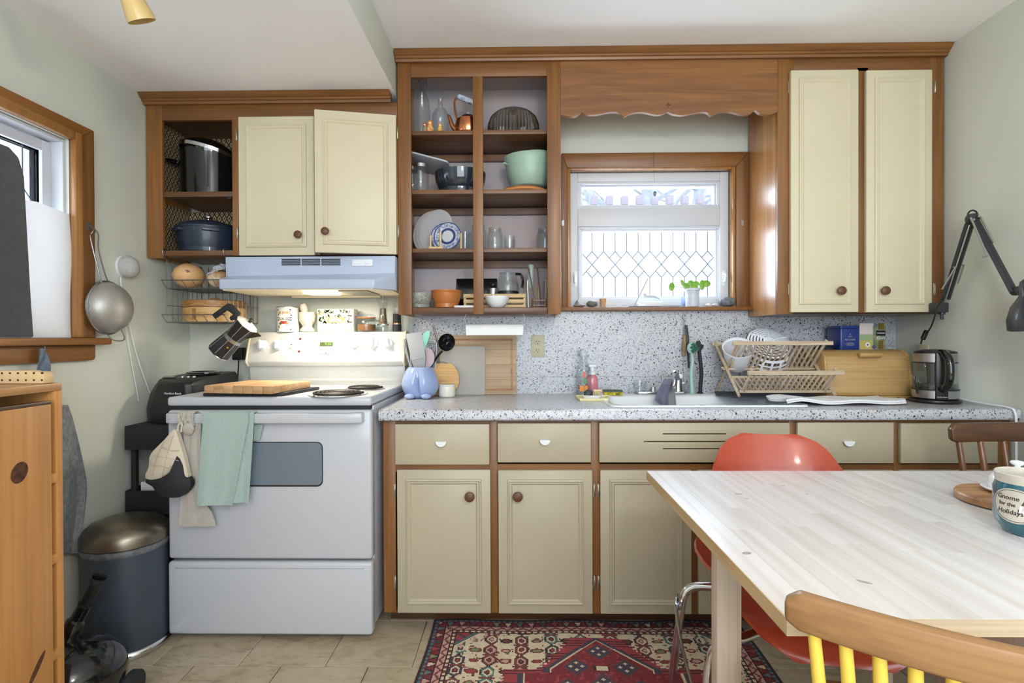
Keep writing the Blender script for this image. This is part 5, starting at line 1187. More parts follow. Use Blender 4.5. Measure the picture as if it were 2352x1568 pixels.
M_DELFT = mat('blue_white_ceramic', (226, 230, 238), .25, var=.9, vscale=60, c2=(60, 92, 150), coat=.5)
kt = thing('copper_kettle', 'small copper kettle with blue and white ceramic handle', 'kettle', shelf_c(1077, 2.395, Z1))
c = shelf_c(1077, 2.395, Z1)
part('body', MB().lathe([(0, 0), (.05, 0), (.056, .008), (.058, .04), (.054, .066), (.036, .078), (0, .08)], c, 32), M_COP, kt)
part('lid', MB().lathe([(0, .078), (.034, .078), (.03, .085), (0, .088)], c, 24), M_COP, kt)
part('lid_knob', MB().lathe([(0, .087), (.006, .087), (.009, .094), (.007, .103), (0, .105)], c, 14), M_DELFT, kt)
part('spout', MB().tube(smoothpath([(c[0]-.045, c[1], c[2]+.015), (c[0]-.07, c[1], c[2]+.045), (c[0]-.082, c[1], c[2]+.082), (c[0]-.09, c[1], c[2]+.094)]), [.013-.0005*i for i in range(19)], 10), M_COP, kt)
part('bail', MB().tube(smoothpath([(c[0]-.045, c[1], c[2]+.07), (c[0]-.053, c[1], c[2]+.09), (c[0]-.06, c[1], c[2]+.15), (c[0]-.04, c[1], c[2]+.178)]), .0045, 8, flat=.6).tube(smoothpath([(c[0]+.045, c[1], c[2]+.07), (c[0]+.053, c[1], c[2]+.08), (c[0]+.05, c[1], c[2]+.138)]), .0045, 8), M_COPD, kt, kind='stuff')
part('grip', MB().tube([(c[0]-.046, c[1], c[2]+.177), (c[0]+.05, c[1], c[2]+.138)], [.0125, .0125], 16), M_DELFT, kt, .002)
cd_ = thing('cake_dome', 'fluted smoky glass cake dome on the top shelf', 'cake dome', shelf_c(1181, 2.46, Z1))
c = shelf_c(1181, 2.46, Z1); g = MB(); n_ = 96; pf = [(.117, 0), (.118, .03), (.115, .07), (.104, .1), (.08, .122), (.045, .133), (.016, .137)]
for r_, h in pf:
    for i in range(n_): a = 2*PI*i/n_; k = r_*(1+.018*(-1)**i); g.v.append(V(c[0]+k*math.cos(a), c[1]+k*math.sin(a), c[2]+h))
for k in range(len(pf)-1): g.f += [(k*n_+i, k*n_+(i+1) % n_, (k+1)*n_+(i+1) % n_, (k+1)*n_+i) for i in range(n_)]
g.f.append(tuple(range((len(pf)-1)*n_, len(pf)*n_)))
M_SMOKE = glass('smoky_fluted_glass', (206, 202, 194), .3, .95)
part('dome', g, M_SMOKE, cd_, smooth=5); part('knob', MB().ell((c[0], c[1], c[2]+.147), .017, .017, .013, 16, 10), M_GLASS, cd_)
# second row
for u, Y, s, lab in ((950, 2.43, 1.2, 'clear mason jar pushed against the side panel on the second shelf'), (968, 2.385, 1.2, 'clear mason jar standing in front beside the dark glass bowl')):
    c = shelf_c(u, Y, Z2); j = thing('mason_jar', lab, 'jar', c)
    part('glass', MB().vessel([(.027*s, 0), (.03*s, .004), (.031*s, .075*s), (.026*s, .088*s), (.0245*s, .104*s)], .0025, c, 24), M_GLASS, j, smooth=60)
    part('screw_lid', MB().lathe([(0, .105*s), (.027*s, .105*s), (.027*s, .093*s), (.0255*s, .093*s)], c, 24), M_STEEL, j)
tr_ = MB().prism(rrect(-.1, -.11, .1, .11, .02), 0, .008, 'z').xf(Matrix.Translation((-.415, 2.48, Z2+.152)) @ Matrix.Rotation(R(15), 4, 'Y') @ Matrix.Rotation(R(-3), 4, 'X'))
solo('serving_tray', tr_, mat('pale_grey_tray', (178, 182, 192), .4), 'pale grey tray lying tilted across the jars and bowl', 'tray', bevel=.002)
solo('dark_glass_bowl', MB().vessel([(.055, 0), (.07, .004), (.1, .03), (.114, .065), (.117, .098), (.118, .104)], .005, (-.272, 2.455, Z2+.0006), 40), mat('blue_black_glass', (44, 52, 62), .12, coat=.6, var=.2, vscale=50), 'large dark blue glass mixing bowl on the second shelf', 'bowl', smooth=50)
M_MINTC = mat('mint_plastic', (158, 186, 170), .35)
pl2 = thing('wooden_platter', 'round orange-brown platter under the mint mixing bowls', 'platter', (.03, 2.46, Z2))
part('dish', MB().lathe([(0, 0), (.12, 0), (.124, .003), (.12, .012), (.1, .026), (.07, .034), (0, .036)], (.02, 2.46, Z2+.0006), 40), mat('terracotta_brown', (176, 106, 54), .4, var=.15), pl2)
part('rim_ring', MB().lathe([(.119, .012), (.1245, .0035), (.1265, .005), (.121, .014)], (.02, 2.46, Z2+.0006), 40), mat('terracotta_light', (204, 138, 78), .4), pl2)
mbw = thing('mint_mixing_bowl', 'mint green plastic mixing bowl with pouring lip on the platter', 'bowl', (.045, 2.46, Z2+.01))
part('bowl', MB().vessel([(.07, 0), (.082, .006), (.1, .06), (.112, .115), (.118, .132), (.12, .134)], .004, (.045, 2.46, Z2+.0375), 40), M_MINTC, mbw, smooth=50)
part('grip', MB().box(-.02, -.008, -.004, .02, .004, .004).xf(Matrix.Translation((.045-.108, 2.46-.045, Z2+.135)) @ Matrix.Rotation(R(66), 4, 'Z')), M_MINTC, mbw, .002)
solo('mint_colander_bowl', MB().vessel([(.045, 0), (.06, .004), (.085, .05), (.1, .095), (.102, .098)], .004, (0, 0, 0), 36).xf(Matrix.Translation((.062, 2.47, Z2+.086)) @ Matrix.Rotation(R(-4), 4, 'Y')), M_MINTC, 'smaller mint green bowl nested inside the mint mixing bowl', 'bowl', smooth=50)
# third row: plates in a peg rack, glasses
M_PLATE = mat('grey_stoneware', (196, 198, 204), .35, coat=.2); M_PRIM = mat('plate_rim', (196, 188, 176), .4)
def plate(u, v, Y, r, m, yaw, lab, grp, cat='plate', rim=True):
    p = Wy(u, v, Y); t_ = thing('dinner_plate' if rim else 'willow_plate', lab, cat, (p.x, p.y, Z3), group=grp)
    Mx = Matrix.Translation((p.x, p.y, Z3+.001+r)) @ Matrix.Rotation(yaw, 4, 'Z') @ Matrix.Rotation(R(82), 4, 'X')
    return t_, Mx
for i in range(3):
    t_, Mx = plate(988+7*i, 530, 2.47-.012*i, .0985, M_PLATE, R(-30), ['rearmost grey stoneware plate standing in the wooden peg rack', 'middle grey stoneware plate standing in the wooden peg rack', 'foremost grey stoneware plate standing in the wooden peg rack'][i], 'grey plates in the peg rack')
    r = .0985
    part('dish', MB().lathe([(0, -.006), (r*.6, -.006), (r*.8, 0), (r, .003), (r, .005), (r*.8, .004), (r*.6, -.002), (0, -.002)], seg=44).xf(Mx), M_PLATE, t_)
    part('rim', MB().lathe([(r*.985, .0035), (r*1.005, .003), (r*1.005, .0055), (r*.985, .0055)], seg=44).xf(Mx), M_PRIM, t_)
M_WBLUE = mat('willow_blue', (44, 66, 118), .25, coat=.4); M_WMOT = mat('willow_print', (70, 92, 140), .25, var=1, vscale=90, c2=(206, 212, 222), coat=.4); M_WWHT = mat('willow_white', (196, 200, 206), .25, coat=.4)
for i, lab in enumerate(('blue willow saucer standing behind its twin in the peg rack', 'blue willow saucer showing its white centre in the peg rack')):
    t_, Mx = plate(1020+8*i, 540, 2.405-.014*i, .0635, M_WBLUE, R(-12), lab, None, rim=False); r = .0635
    part('dish', MB().lathe([(0, -.004), (r*.6, -.004), (r, .002), (r, .004), (r*.6, -.001), (0, -.001)], seg=40).xf(Mx), M_WBLUE, t_)
    for (a, b, m_) in ((.66, .93, M_WMOT), (.6, .66, M_WWHT), (.0, .42, M_WWHT)):
        part('print_band' if a else 'centre', MB().lathe([(r*a if a else 0, .0015+.0048*max(0, (a-.6))/.4-.002+.0006), (r*b, .0015+.0048*max(0, (b-.6))/.4-.002+.0006), (r*b, .0023+.0048*max(0, (b-.6))/.4-.002+.0006), (r*a if a else 0, .0023+.0048*max(0, (a-.6))/.4-.002+.0006)], seg=40).xf(Mx), m_, t_)
rk = thing('plate_rack', 'small wooden peg rack holding plates on the third shelf', 'rack', (-.37, 2.42, Z3))
part('base_bar', MB().box(PX(988, 2.38), 2.35, Z3+.0005, PX(1020, 2.38), 2.362, Z3+.012), W_PEG, rk, .002)
for y in (2.445, 2.5): part('base_bar', MB().box(-.46, y, Z3+.0005, -.235, y+.01, Z3+.008), W_PEG, rk, .002)
for (u, Y, h) in ((990, 2.37, .062), (1004, 2.4, .05), (1013, 2.355, .078), (1060, 2.375, .072)): part('peg', MB().lathe([(0, 0), (.0042, 0), (.0042, h), (.003, h+.003), (0, h+.004)], shelf_c(u, Y, Z3), 10), W_PEG, rk)
def tumbler(name, u, Y, z, r0, r1, h, lab, cat='glass', grp=None):
    return solo(name, MB().vessel([(r0, 0), (r0+.001, .003), (r1, h)], .002, shelf_c(u, Y, z), 24), M_GLASS, lab, cat, grp, smooth=60)
tumbler('drinking_glass', 1069, 2.43, Z3, .021, .026, .088, 'narrow drinking glass between the plates and the divider')
def mason(u, Y, r, h, lab):
    c = shelf_c(u, Y, Z3); j = thing('mason_jar', lab, 'jar', c)
    part('glass', MB().vessel([(r*.86, 0), (r*.97, .005), (r, .02), (r, h*.66), (r*.9, h*.76), (r*.76, h*.82), (r*.76, h)], .0025, c, 28), M_GLASS, j, smooth=60)
    for k in (.86, .91, .96): part('thread', MB().tube([(c[0]+r*.775*math.cos(2*PI*i/24), c[1]+r*.775*math.sin(2*PI*i/24), c[2]+h*k) for i in range(24)], .0012, 5, closed=True), M_GLASS, j)
mason(1100, 2.44, .038, .125, 'tall clear mason jar behind the shelf divider')
mason(1138, 2.42, .0365, .106, 'stout clear mason jar right of the shelf divider')
mason(1252, 2.44, .04, .108, 'clear mason jar against the right side of the third shelf')
tumbler('shot_glass', 1171, 2.41, Z3, .0235, .0265, .05, 'short clear tumbler at the bottom of the stacked pair')
solo('shot_glass', MB().vessel([(.021, 0), (.022, .003), (.0255, .05)], .002, (PX(1171, 2.41), 2.41, Z3+.0165), 24), M_GLASS, 'short clear tumbler stacked inside its twin', 'glass', smooth=60)
# bottom row
M_SPECK = mat('speckled_grey_stoneware', (168, 168, 160), .4, var=.4, vscale=140, c2=(110, 112, 106), coat=.2)
solo('stoneware_bowl', MB().vessel([(.026, 0), (.03, .003), (.046, .022), (.054, .05), (.0545, .068)], .004, (PX(966, 2.4), 2.4, Z4+.0006), 32), M_SPECK, 'speckled grey stoneware bowl on the bottom shelf', 'bowl', smooth=50)
M_TERRA = mat('terracotta_glaze', (182, 112, 56), .35, coat=.2)
tb_ = thing('terracotta_bowl', 'terracotta bowl at the bottom of the nested pair', 'bowl', shelf_c(1026, 2.41, Z4))
part('bowl', MB().vessel([(.04, 0), (.046, .003), (.058, .03), (.066, .058), (.067, .068)], .004, shelf_c(1026, 2.41, Z4), 32), M_TERRA, tb_, smooth=50)
solo('terracotta_bowl', MB().vessel([(.038, 0), (.044, .003), (.056, .03), (.066, .058), (.07, .064), (.07, .068)], .004, (PX(1026, 2.41), 2.41, Z4+.013), 32), M_TERRA, 'terracotta bowl nested on top inside its twin', 'bowl', smooth=50)
solo('white_dish', MB().prism(rrect(PX(1043, 2.35), 2.345, PX(1100, 2.35), 2.39, .006), Z4+.0006, Z4+.011, 'z'), M_CER, 'thin white rectangular dish at the front edge of the bottom shelf', 'dish', bevel=.003)
solo('black_tablet', MB().prism(rrect(-.1, 0, .1, .19, .014), -.004, .004).xf(Matrix.Translation((PX(1094, 2.56), 2.585, Z4+.001)) @ Matrix.Rotation(R(-7), 4, 'X')), M_BLKG, 'glossy black tablet leaning against the back of the bottom shelf', 'tablet', bevel=.002)
bl = thing('coffee_grinder', 'grey cylindrical grinder with black knob behind the wooden crate', 'grinder', shelf_c(1133, 2.53, Z4))
part('body', MB().lathe([(0, 0), (.026, 0), (.026, .1), (.022, .104), (0, .104)], shelf_c(1133, 2.53, Z4), 24), M_STEEL, bl)
part('knob', MB().ell((PX(1133, 2.53), 2.53, Z4+.118), .017, .017, .016, 14, 10), M_BLK, bl)
crt = thing('wooden_crate', 'low slatted wooden crate on the bottom shelf', 'crate', (-.1, 2.46, Z4))
qx0, qx1 = PX(1064, 2.41), PX(1208, 2.41)
for z0_, z1_ in ((.004, .018), (.026, .042), (.05, .062)):
    for y in (2.425, 2.52): part('slat', MB().box(qx0, y, Z4+z0_, qx1, y+.006, Z4+z1_), W_PEG, crt, .001)
for x in (qx0+.001, qx1-.011):
    for y in (2.4315, 2.508): part('corner_post', MB().box(x, y, Z4+.001, x+.01, y+.0115, Z4+.062), W_PEG, crt)
part('base', MB().box(qx0+.001, 2.4315, Z4+.0006, qx1-.001, 2.5195, Z4+.004), W_PEG, crt)
part('top_board', MB().box(qx0, 2.425, Z4+.0625, qx1, 2.526, Z4+.067), W_PEG, crt)
jg = thing('glass_jug', 'clear glass coffee jug with handle standing on the wooden crate', 'jug', shelf_c(1168, 2.46, Z4+.067))
c = (PX(1167, 2.475), 2.475, Z4+.0676)
part('glass', MB().vessel([(.05, .008), (.053, .014), (.051, .05), (.04, .09), (.0385, .1)], .0025, c, 28), M_GLASS, jg, smooth=60)
part('base', MB().lathe([(0, 0), (.05, 0), (.051, .012), (.049, .015), (0, .015)], c, 28), M_BLK, jg)
part('lid', MB().lathe([(0, .108), (.012, .108), (.014, .102), (.038, .101), (.039, .097), (0, .097)], c, 24), M_GLASS, jg)
part('handle', MB().tube(smoothpath([(c[0]+.037, c[1], c[2]+.095), (c[0]+.06, c[1]-.005, c[2]+.09), (c[0]+.068, c[1]-.005, c[2]+.06), (c[0]+.064, c[1]-.005, c[2]+.03)]), .006, 8), M_DGLASS, jg)
part('spout_tab', MB().box(c[0]-.006, c[1]-.044, c[2]+.05, c[0]+.006, c[1]-.04, c[2]+.1), M_GLASS, jg, .001)
solo('white_bowl', MB().vessel([(.026, 0), (.03, .004), (.046, .02), (.054, .045), (.055, .05)], .0035, (PX(1142, 2.37), 2.367, Z4+.0006), 32), M_CER, 'white porcelain bowl in front of the wooden crate', 'bowl', smooth=50)
solo('ceramic_spoon', MB().tube([(PX(1132, 2.37), 2.37, Z4+.02), (PX(1134, 2.37), 2.368, Z4+.056)], [.003, .0045], 10).ell((PX(1134, 2.37), 2.368, Z4+.057), .005, .004, .005, 10, 8), M_CER, 'white ceramic spoon standing in the white porcelain bowl', 'spoon')
fr_ = thing('milk_frother', 'mint handled milk frother standing on the bottom shelf', 'frother', shelf_c(1218, 2.42, Z4))
c = shelf_c(1220, 2.42, Z4)
part('handle', MB().lathe([(0, .09), (.008, .09), (.013, .1), (.0145, .14), (.015, .185), (.0125, .196), (.008, .199), (0, .2)], c, 18), mat('mint_grey_plastic', (150, 168, 164), .35), fr_)
part('shaft', MB().lathe([(0, .006), (.0014, .006), (.0014, .092), (0, .092)], c, 8), M_STEEL, fr_)
part('whisk', MB().tube([(c[0]+.01*math.cos(2*PI*i/16), c[1]+.01*math.sin(2*PI*i/16), c[2]+.004) for i in range(16)], .0016, 5, closed=True), M_STEEL, fr_)
part('stand', MB().tube(smoothpath([(c[0]-.012, c[1], c[2]+.001), (c[0]-.014, c[1], c[2]+.06), (c[0]-.015, c[1], c[2]+.12), (c[0]-.01, c[1], c[2]+.13)]), .002, 6).lathe([(0, 0), (.014, 0), (.014, .003), (0, .003)], c, 16), M_STEEL, fr_, kind='stuff')
cs = thing('stick_holder', 'small wooden rail holder for chopsticks at the shelf side', 'holder', shelf_c(1240, 2.4, Z4))
x0_, x1_ = PX(1222, 2.38), PX(1256, 2.38)
for x in (x0_+.003, x1_-.003):
    for y in (2.385, 2.43): part('post', MB().lathe([(0, 0), (.003, 0), (.004, .03), (.003, .042), (0, .044)], (x, y, Z4+.0006), 8), W_DARKZ, cs)
for z in (.012, .034):
    for y in (2.385, 2.43): part('rail', MB().tube([(x0_+.003, y, Z4+z), (x1_-.003, y, Z4+z)], .0022, 6), W_DARKZ, cs)
rs = random.Random(2)
for k, (u, dx, h, col, lab) in enumerate(((1232, -.035, .185, (96, 62, 40), 'long brown chopstick leaning left in the rail holder'), (1244, -.018, .18, (40, 34, 32), 'black chopstick leaning in the rail holder'), (1237, .0, .12, (160, 112, 70), 'short tan chopstick upright in the rail holder'), (1248, .006, .125, (108, 66, 140), 'purple striped straw in the rail holder'), (1252, .004, .13, (190, 196, 90), 'yellow green straw in the rail holder'))):
    x = PX(u, 2.41); y = 2.395+.007*k; solo('chopstick' if k < 3 else 'straw', MB().tube([(x, y, Z4+.002), (x+dx, y+.01, Z4+h)], [.0022, .003], 6), mat('stick_%d' % k, col, .5), lab, 'chopstick' if k < 3 else 'straw')
# paper towel under the shelves
pt = thing('paper_towel_roll', 'white paper towel roll hung on wire hooks under the shelf unit', 'paper towel', (-.12, 2.4, 1.15))
Yp = 2.38; a, b = PX(1071, Yp), PX(1202, Yp); zc = PZ(757, Yp, 1136)
part('roll', MB().lathe([(.014, 0), (.0255, 0), (.0255, b-a), (.014, b-a)], seg=28).xf(Matrix.Translation((a, Yp, zc)) @ Matrix.Rotation(R(90), 4, 'Y')), mat('paper_white', (232, 233, 236), .9, bump=.3, bscale=250), pt)
part('loose_sheet', MB().grid([[V(a+.002+(b-a-.004)*i/6, Yp-.0265-.0005*j, zc+.006-.03*j/5) for j in range(6)] for i in range(7)], .0012), mat('paper_white_sheet', (232, 233, 236), .9), pt)
for x, s in ((a-.003, -1), (b+.003, 1)): part('wire_hook', MB().tube(smoothpath([(x-s*.004, Yp, 1.2475), (x+s*.004, Yp, 1.23), (x, Yp, 1.22), (x, Yp, zc+.01), (x, Yp, zc), (x-s*.02, Yp, zc)], 4), .0016, 6), M_DSTEEL, pt)
# ------------------------------------------------------------ window sill
ZI = WZ0+.0006
def stone(u0, u1, v0, Y, name, lab, m, sd, ry=.02, cat='stone'):
    x0, x1 = PX(u0, Y), PX(u1, Y); h = PZ(v0, Y, u0)-ZI; rr = random.Random(sd); of = V(rr.random()*9, rr.random()*9, 0)
    mb = MB().ell(((x0+x1)/2, Y, ZI+h/2), (x1-x0)/2*.96, ry, h/2*.96, 18, 12, lambda d: 1+.16*noise.noise(d*1.6+of))
    lo = min(p.z for p in mb.v)
    for p in mb.v: p.z += ZI-lo
    return solo(name, mb, m, lab, cat)
Ys = 2.605
stone(1317, 1344, 697, 2.59, 'sill_stone', 'flat grey-brown pebble at the left end of the sill', mat('pebble_brown', (140, 132, 126), .6, var=.5, vscale=30), 1)
M_ROCK = mat('grey_green_stone', (108, 112, 112), .6, var=.3, vscale=20)
o = stone(1322, 1332, 688, 2.63, 'sill_stone', 'small upright silver-grey stone behind the flat pebble', mat('silver_stone', (150, 152, 156), .4, var=.4, vscale=60), 2, .012)
o = stone(1347, 1373, 689, 2.6, 'sill_stone', 'rounded dark grey-green stone beside the cork', M_ROCK, 3)
solo('cork_stopper', MB().lathe([(0, 0), (.0125, 0), (.0145, .03), (.0165, .033), (.0165, .042), (0, .043)], (PX(1385, 2.6), 2.6, ZI), 18), mat('cork', (200, 160, 124), .8, var=.25, vscale=90), 'small cork stopper standing on the window sill', 'cork')
ic = thing('incense_holder', 'dark incense tray with one burning stick on the window sill', 'incense holder', (PX(1505, 2.58), 2.58, ZI))
part('tray', MB().box(PX(1445, 2.575), 2.565, ZI, PX(1563, 2.575), 2.585, ZI+.004), M_BLKM, ic, .001)
part('incense_stick', MB().tube([Wy(1457, 702, 2.575), Wy(1488, 640, 2.575)], [.0012, .0016], 6), W_KNOB, ic)
cw = thing('pottery_sculpture', 'white pottery box with a carved whale on its lid', 'ornament', (PX(1493, 2.62), 2.62, ZI))
part('box', MB().prism(rrect(PX(1464, 2.612), ZI+.0, PX(1522, 2.612), ZI+.026, .008), 2.6, 2.635), M_CER, cw, .003)
q = smoothpath([Wy(u, v, 2.617) for u, v in ((1479, 678), (1488, 681), (1500, 681), (1512, 685), (1518, 692))], 4)
part('whale', MB().tube(q, [.003+.0055*math.sin(PI*min(1, (i+2)/17)) for i in range(len(q))], 10), mat('pale_grey_glaze', (186, 194, 198), .3, coat=.3), cw)
part('whale_tail', MB().ell(Wy(1481, 676, 2.617), .008, .004, .006, 10, 8), mat('pale_grey_glaze2', (186, 194, 198), .3, coat=.3), cw)
M_POT = mat('pale_grey_pot', (196, 202, 216), .4); pp = thing('potted_pilea', 'small pilea plant in a ribbed pale pot on the sill', 'plant', (PX(1590, 2.605), 2.605, ZI))
c = (PX(1590, 2.605), 2.605, ZI)
part('pot', MB().vessel([(.0235, 0), (.0245, .002), (.034, .078), (.0365, .079), (.037, .09)], .002, c, 28), M_POT, pp)
part('soil', MB().lathe([(0, .078), (.033, .078), (.033, .08), (0, .082)], c, 20), mat('potting_soil', (60, 48, 38), .95), pp)
M_LEAFG = mat('pilea_leaf', (128, 178, 62), .35, var=.25, vscale=30, coat=.2); M_STEM = mat('pilea_stem', (150, 150, 100), .5)
for (u, v, ru, rv, yo, ang) in ((1543, 658, 6.5, 10, .0, .25), (1569, 651, 4, 10, .01, -.4), (1577, 657, 8, 8, -.01, .2), (1587, 650, 7, 7, .015, 0), (1595, 661, 9, 9, -.03, .1), (1599, 651, 8, 6, .0, .1), (1613, 654, 6, 12, -.01, .15), (1622, 651, 10, 8, .005, -.1)):
    q = Wy(u, v, c[1]+yo); rx, rz = ru*.00212, rv*.00212
    lf = MB().lathe([(0, .0015), (.6, .001), (1.0, -.0015), (1.0, -.0025), (.6, 0), (0, .0003)], seg=20); 
    for i, p in enumerate(lf.v): lf.v[i] = Vector((p.x*rx, p.y*rz, p.z))
    part('leaf', lf.xf(Matrix.Translation(q) @ Matrix.Rotation(ang, 4, 'Y') @ Matrix.Rotation(R(78), 4, 'X')), M_LEAFG, pp)
    part('stem', MB().tube(smoothpath([(c[0]+random.uniform(-.01, .01), c[1], c[2]+.08), (c[0]+(q.x-c[0])*.45, c[1]+yo*.5, max(q.z-.004, c[2]+.094)), q+V(0, .003, 0)]), .0011, 5), M_STEM, pp)
solo('acrylic_shade', MB().box(PX(1567, 2.63), 2.645, ZI, PX(1607, 2.63), 2.647, ZI+.085), glass('blue_acrylic', (240, 243, 251), .1, 1.0), 'clear bluish acrylic sheet standing behind the plant pot', 'sheet')
stone(1620, 1634, 697, 2.6, 'sill_pebble', 'white pebble beside the plant pot', mat('white_pebble', (226, 222, 216), .5), 7, .012, 'pebble')
stone(1634, 1652, 697, 2.6, 'sill_pebble', 'flat mauve pebble between white pebble and rock', mat('mauve_pebble', (186, 176, 184), .5), 8, .012, 'pebble')
stone(1652, 1690, 681, 2.6, 'sill_rock', 'rough blue-grey rock at the right end of the sill', mat('rough_rock', (124, 130, 138), .7, var=.6, vscale=50, bump=1, bscale=60), 9, .022, 'rock')
cr = thing('hanging_crystal', 'clear crystal drop hanging on a thread before the window', 'crystal', Wy(1503, 452, 2.575))
part('thread', MB().tube([Wy(1503, 346, 2.5935), Wy(1502, 360, 2.59), Wy(1503, 420, 2.58)], .0006, 5), M_DSTEEL, cr)
part('bead', MB().ell(Wy(1504, 424, 2.58), .004, .004, .005, 8, 6).xf(Matrix.Identity(4)), M_GLASS, cr); part('bead', MB().ell(Wy(1504, 431, 2.58), .003, .003, .004, 8, 6), M_GLASS, cr)
part('crystal', MB().ell(Wy(1504, 445, 2.58), .0095, .0095, .013, 8, 6), M_CHR if False else glass('crystal_glass', (200, 206, 210), .5, .8), cr, smooth=5)

# ------------------------------------------------------------ worktop, left of the sink
ZW = ZT+.0006
def base(u, v, z=ZW): p = Wz(u, v, z); return p
lb = thing('grooved_cutting_board', 'large pale cutting board with juice groove leaning on the splashback', 'cutting board', (-.2, 2.59, ZW))
Yb_ = 2.592; x0_, x1_ = PX(1010, Yb_), PX(1186, Yb_); h_ = PZ(769, Yb_, 1100)-ZW
Mb_ = Matrix.Translation((0, 2.575, ZW)) @ Matrix.Rotation(R(-3.2), 4, 'X')
nb = 4
for i in range(nb): part('plank', MB().box(x0_, 0, h_*i/nb+.0002, x1_, .016, h_*(i+1)/nb-.0002).xf(Mb_), W_BOARD2, lb, .001, 1)
ring = ring_mould(x0_+.018, x1_-.018, .018, h_-.018, 0, [(0, .0002), (.003, .0006), (.007, .0006), (.01, .0002)])
part('juice_groove', ring.xf(Mb_), W_BAMBD, lb)
gm_ = MB().prism(rrect(PX(1012, 2.565), 0, PX(1114, 2.565), PZ(795, 2.565, 1060)-ZW, .009), -.002, .002).xf(Matrix.Translation((0, 2.563, ZW)) @ Matrix.Rotation(R(-2.6), 4, 'X'))
solo('cutting_mat', gm_, mat('grey_silicone', (168, 164, 158), .55), 'grey plastic cutting mat leaning on the grooved cutting board', 'cutting mat')
rb = thing('round_cutting_board', 'small round wooden board with carved rim behind the blue crock', 'cutting board', (PX(1015, 2.54), 2.54, ZW))
Mr = Matrix.Translation((PX(1010, 2.54), 2.545, ZW+.0755)) @ Matrix.Rotation(R(-5), 4, 'X')
for i in range(4):
    z0_, z1_ = -.075+.0375*i, -.075+.0375*(i+1)
    pts = [(math.sqrt(max(.0918**2-z*z, 0)), z) for z in [z0_+.0002+(z1_-z0_-.0004)*k/6 for k in range(7)]]
    part('plank', MB().prism(pts+[(-a, b) for a, b in reversed(pts)], -.008, .008).xf(Mr), W_BAMB, rb)
ltr = MB()
part('carved_ring', MB().tube([(.083*math.cos(a), -.0085, .083*math.sin(a)) for a in [R(65)+R(50)*i/20-0 for i in range(21)]], .0012, 5).xf(Mr), W_DARK, rb)
cn = thing('white_candle_jar', 'squat white lidded ceramic jar in front of the round board', 'jar', base(1026, 913))
c = (PX(1026, 2.485), 2.485, ZW)
part('jar', MB().lathe([(0, 0), (.034, 0), (.0375, .003), (.0385, .012), (.0385, .049), (.0375, .051), (0, .051)], c, 32), mat('ivory_ceramic', (226, 222, 210), .4, var=.05), cn)
part('lid', MB().lathe([(0, .0515), (.038, .0515), (.0385, .054), (.0375, .0575), (0, .058)], c, 32), mat('ivory_ceramic_lid', (230, 226, 214), .4), cn)
# blue crock in the shape of a seated body
M_CROCK = mat('periwinkle_glaze', (146, 164, 204), .18, coat=.6)
ck = thing('utensil_crock', 'glossy periwinkle blue ceramic crock shaped like a rounded bottom with feet', 'utensil holder', base(962, 913))
cc = V(PX(965, 2.445), 2.445, ZW)
prof = [(.045, 0), (.066, .012), (.08, .04), (.0825, .065), (.077, .095), (.066, .12), (.057, .136), (.053, .141)]
mb = MB(); n_ = 48; rows = []
def crock_r(r_, h, a):
    d = a+PI/2; d = (d+PI) % (2*PI)-PI      # angle from the front
    cl_ = math.exp(-(d/.16)**2)*.34*math.exp(-((h-.065)/.055)**2)
    cl_ += math.exp(-(d/.5)**2)*.08*math.exp(-((h-.02)/.03)**2)
    return r_*(1-cl_)*(1+.03*math.cos(2*d)**2)
hs = [0, .008, .018, .03, .045, .06, .075, .09, .105, .12, .132, .141]
def rprof(h):
    for (a, b), (c_, d) in zip(prof, prof[1:]):
        if b <= h <= d: return a+(c_-a)*(h-b)/(d-b)
    return prof[-1][0]
for h in hs: mb.v += [V(cc.x+crock_r(rprof(h), h, 2*PI*i/n_)*math.cos(2*PI*i/n_), cc.y+crock_r(rprof(h), h, 2*PI*i/n_)*math.sin(2*PI*i/n_)*.92, cc.z+h) for i in range(n_)]
for h in reversed(hs[1:]): mb.v += [V(cc.x+(rprof(h)-.006)*.72*math.cos(2*PI*i/n_) if h < .12 else cc.x+(rprof(h)-.005)*math.cos(2*PI*i/n_), cc.y+((rprof(h)-.006)*.66 if h < .12 else (rprof(h)-.005)*.92)*math.sin(2*PI*i/n_), cc.z+h) for i in range(n_)]
L_ = len(mb.v)//n_
for k in range(L_-1): mb.f += [(k*n_+i, k*n_+(i+1) % n_, (k+1)*n_+(i+1) % n_, (k+1)*n_+i) for i in range(n_)]
mb.f += [tuple(reversed(range(n_))), tuple(range((L_-1)*n_, L_*n_))]
part('body', mb, M_CROCK, ck, smooth=60)
for s in (-1, 1): part('foot', MB().ell((cc.x+s*.037, cc.y-.062, cc.z+.0125), .024, .024, .0125, 18, 10), M_CROCK, ck)
Zr = ZW+.135
def util(name, lab, u0, v0, u1, v1, Y, cat='utensil'): return thing(name, lab, cat, (cc.x, cc.y, ZW+.03))
sp_ = util('flat_spatula', 'grey flat turner standing in the blue crock', 0, 0, 0, 0, 0)
Y_ = cc.y-.035
bl_ = [(932, 767), (968, 761), (978, 820), (945, 828)]
part('blade', MB().prism([(Wy(u, v, Y_).x, Wy(u, v, Y_).z) for u, v in bl_], Y_-.002, Y_+.002), mat('grey_nylon', (168, 170, 174), .5), sp_, .001)
part('neck', MB().prism([(Wy(u, v, Y_).x, Wy(u, v, Y_).z) for u, v in ((945, 828), (978, 820), (975, 850), (952, 848))], Y_-.001, Y_+.003), mat('grey_nylon_dark', (140, 142, 148), .5), sp_, .001)
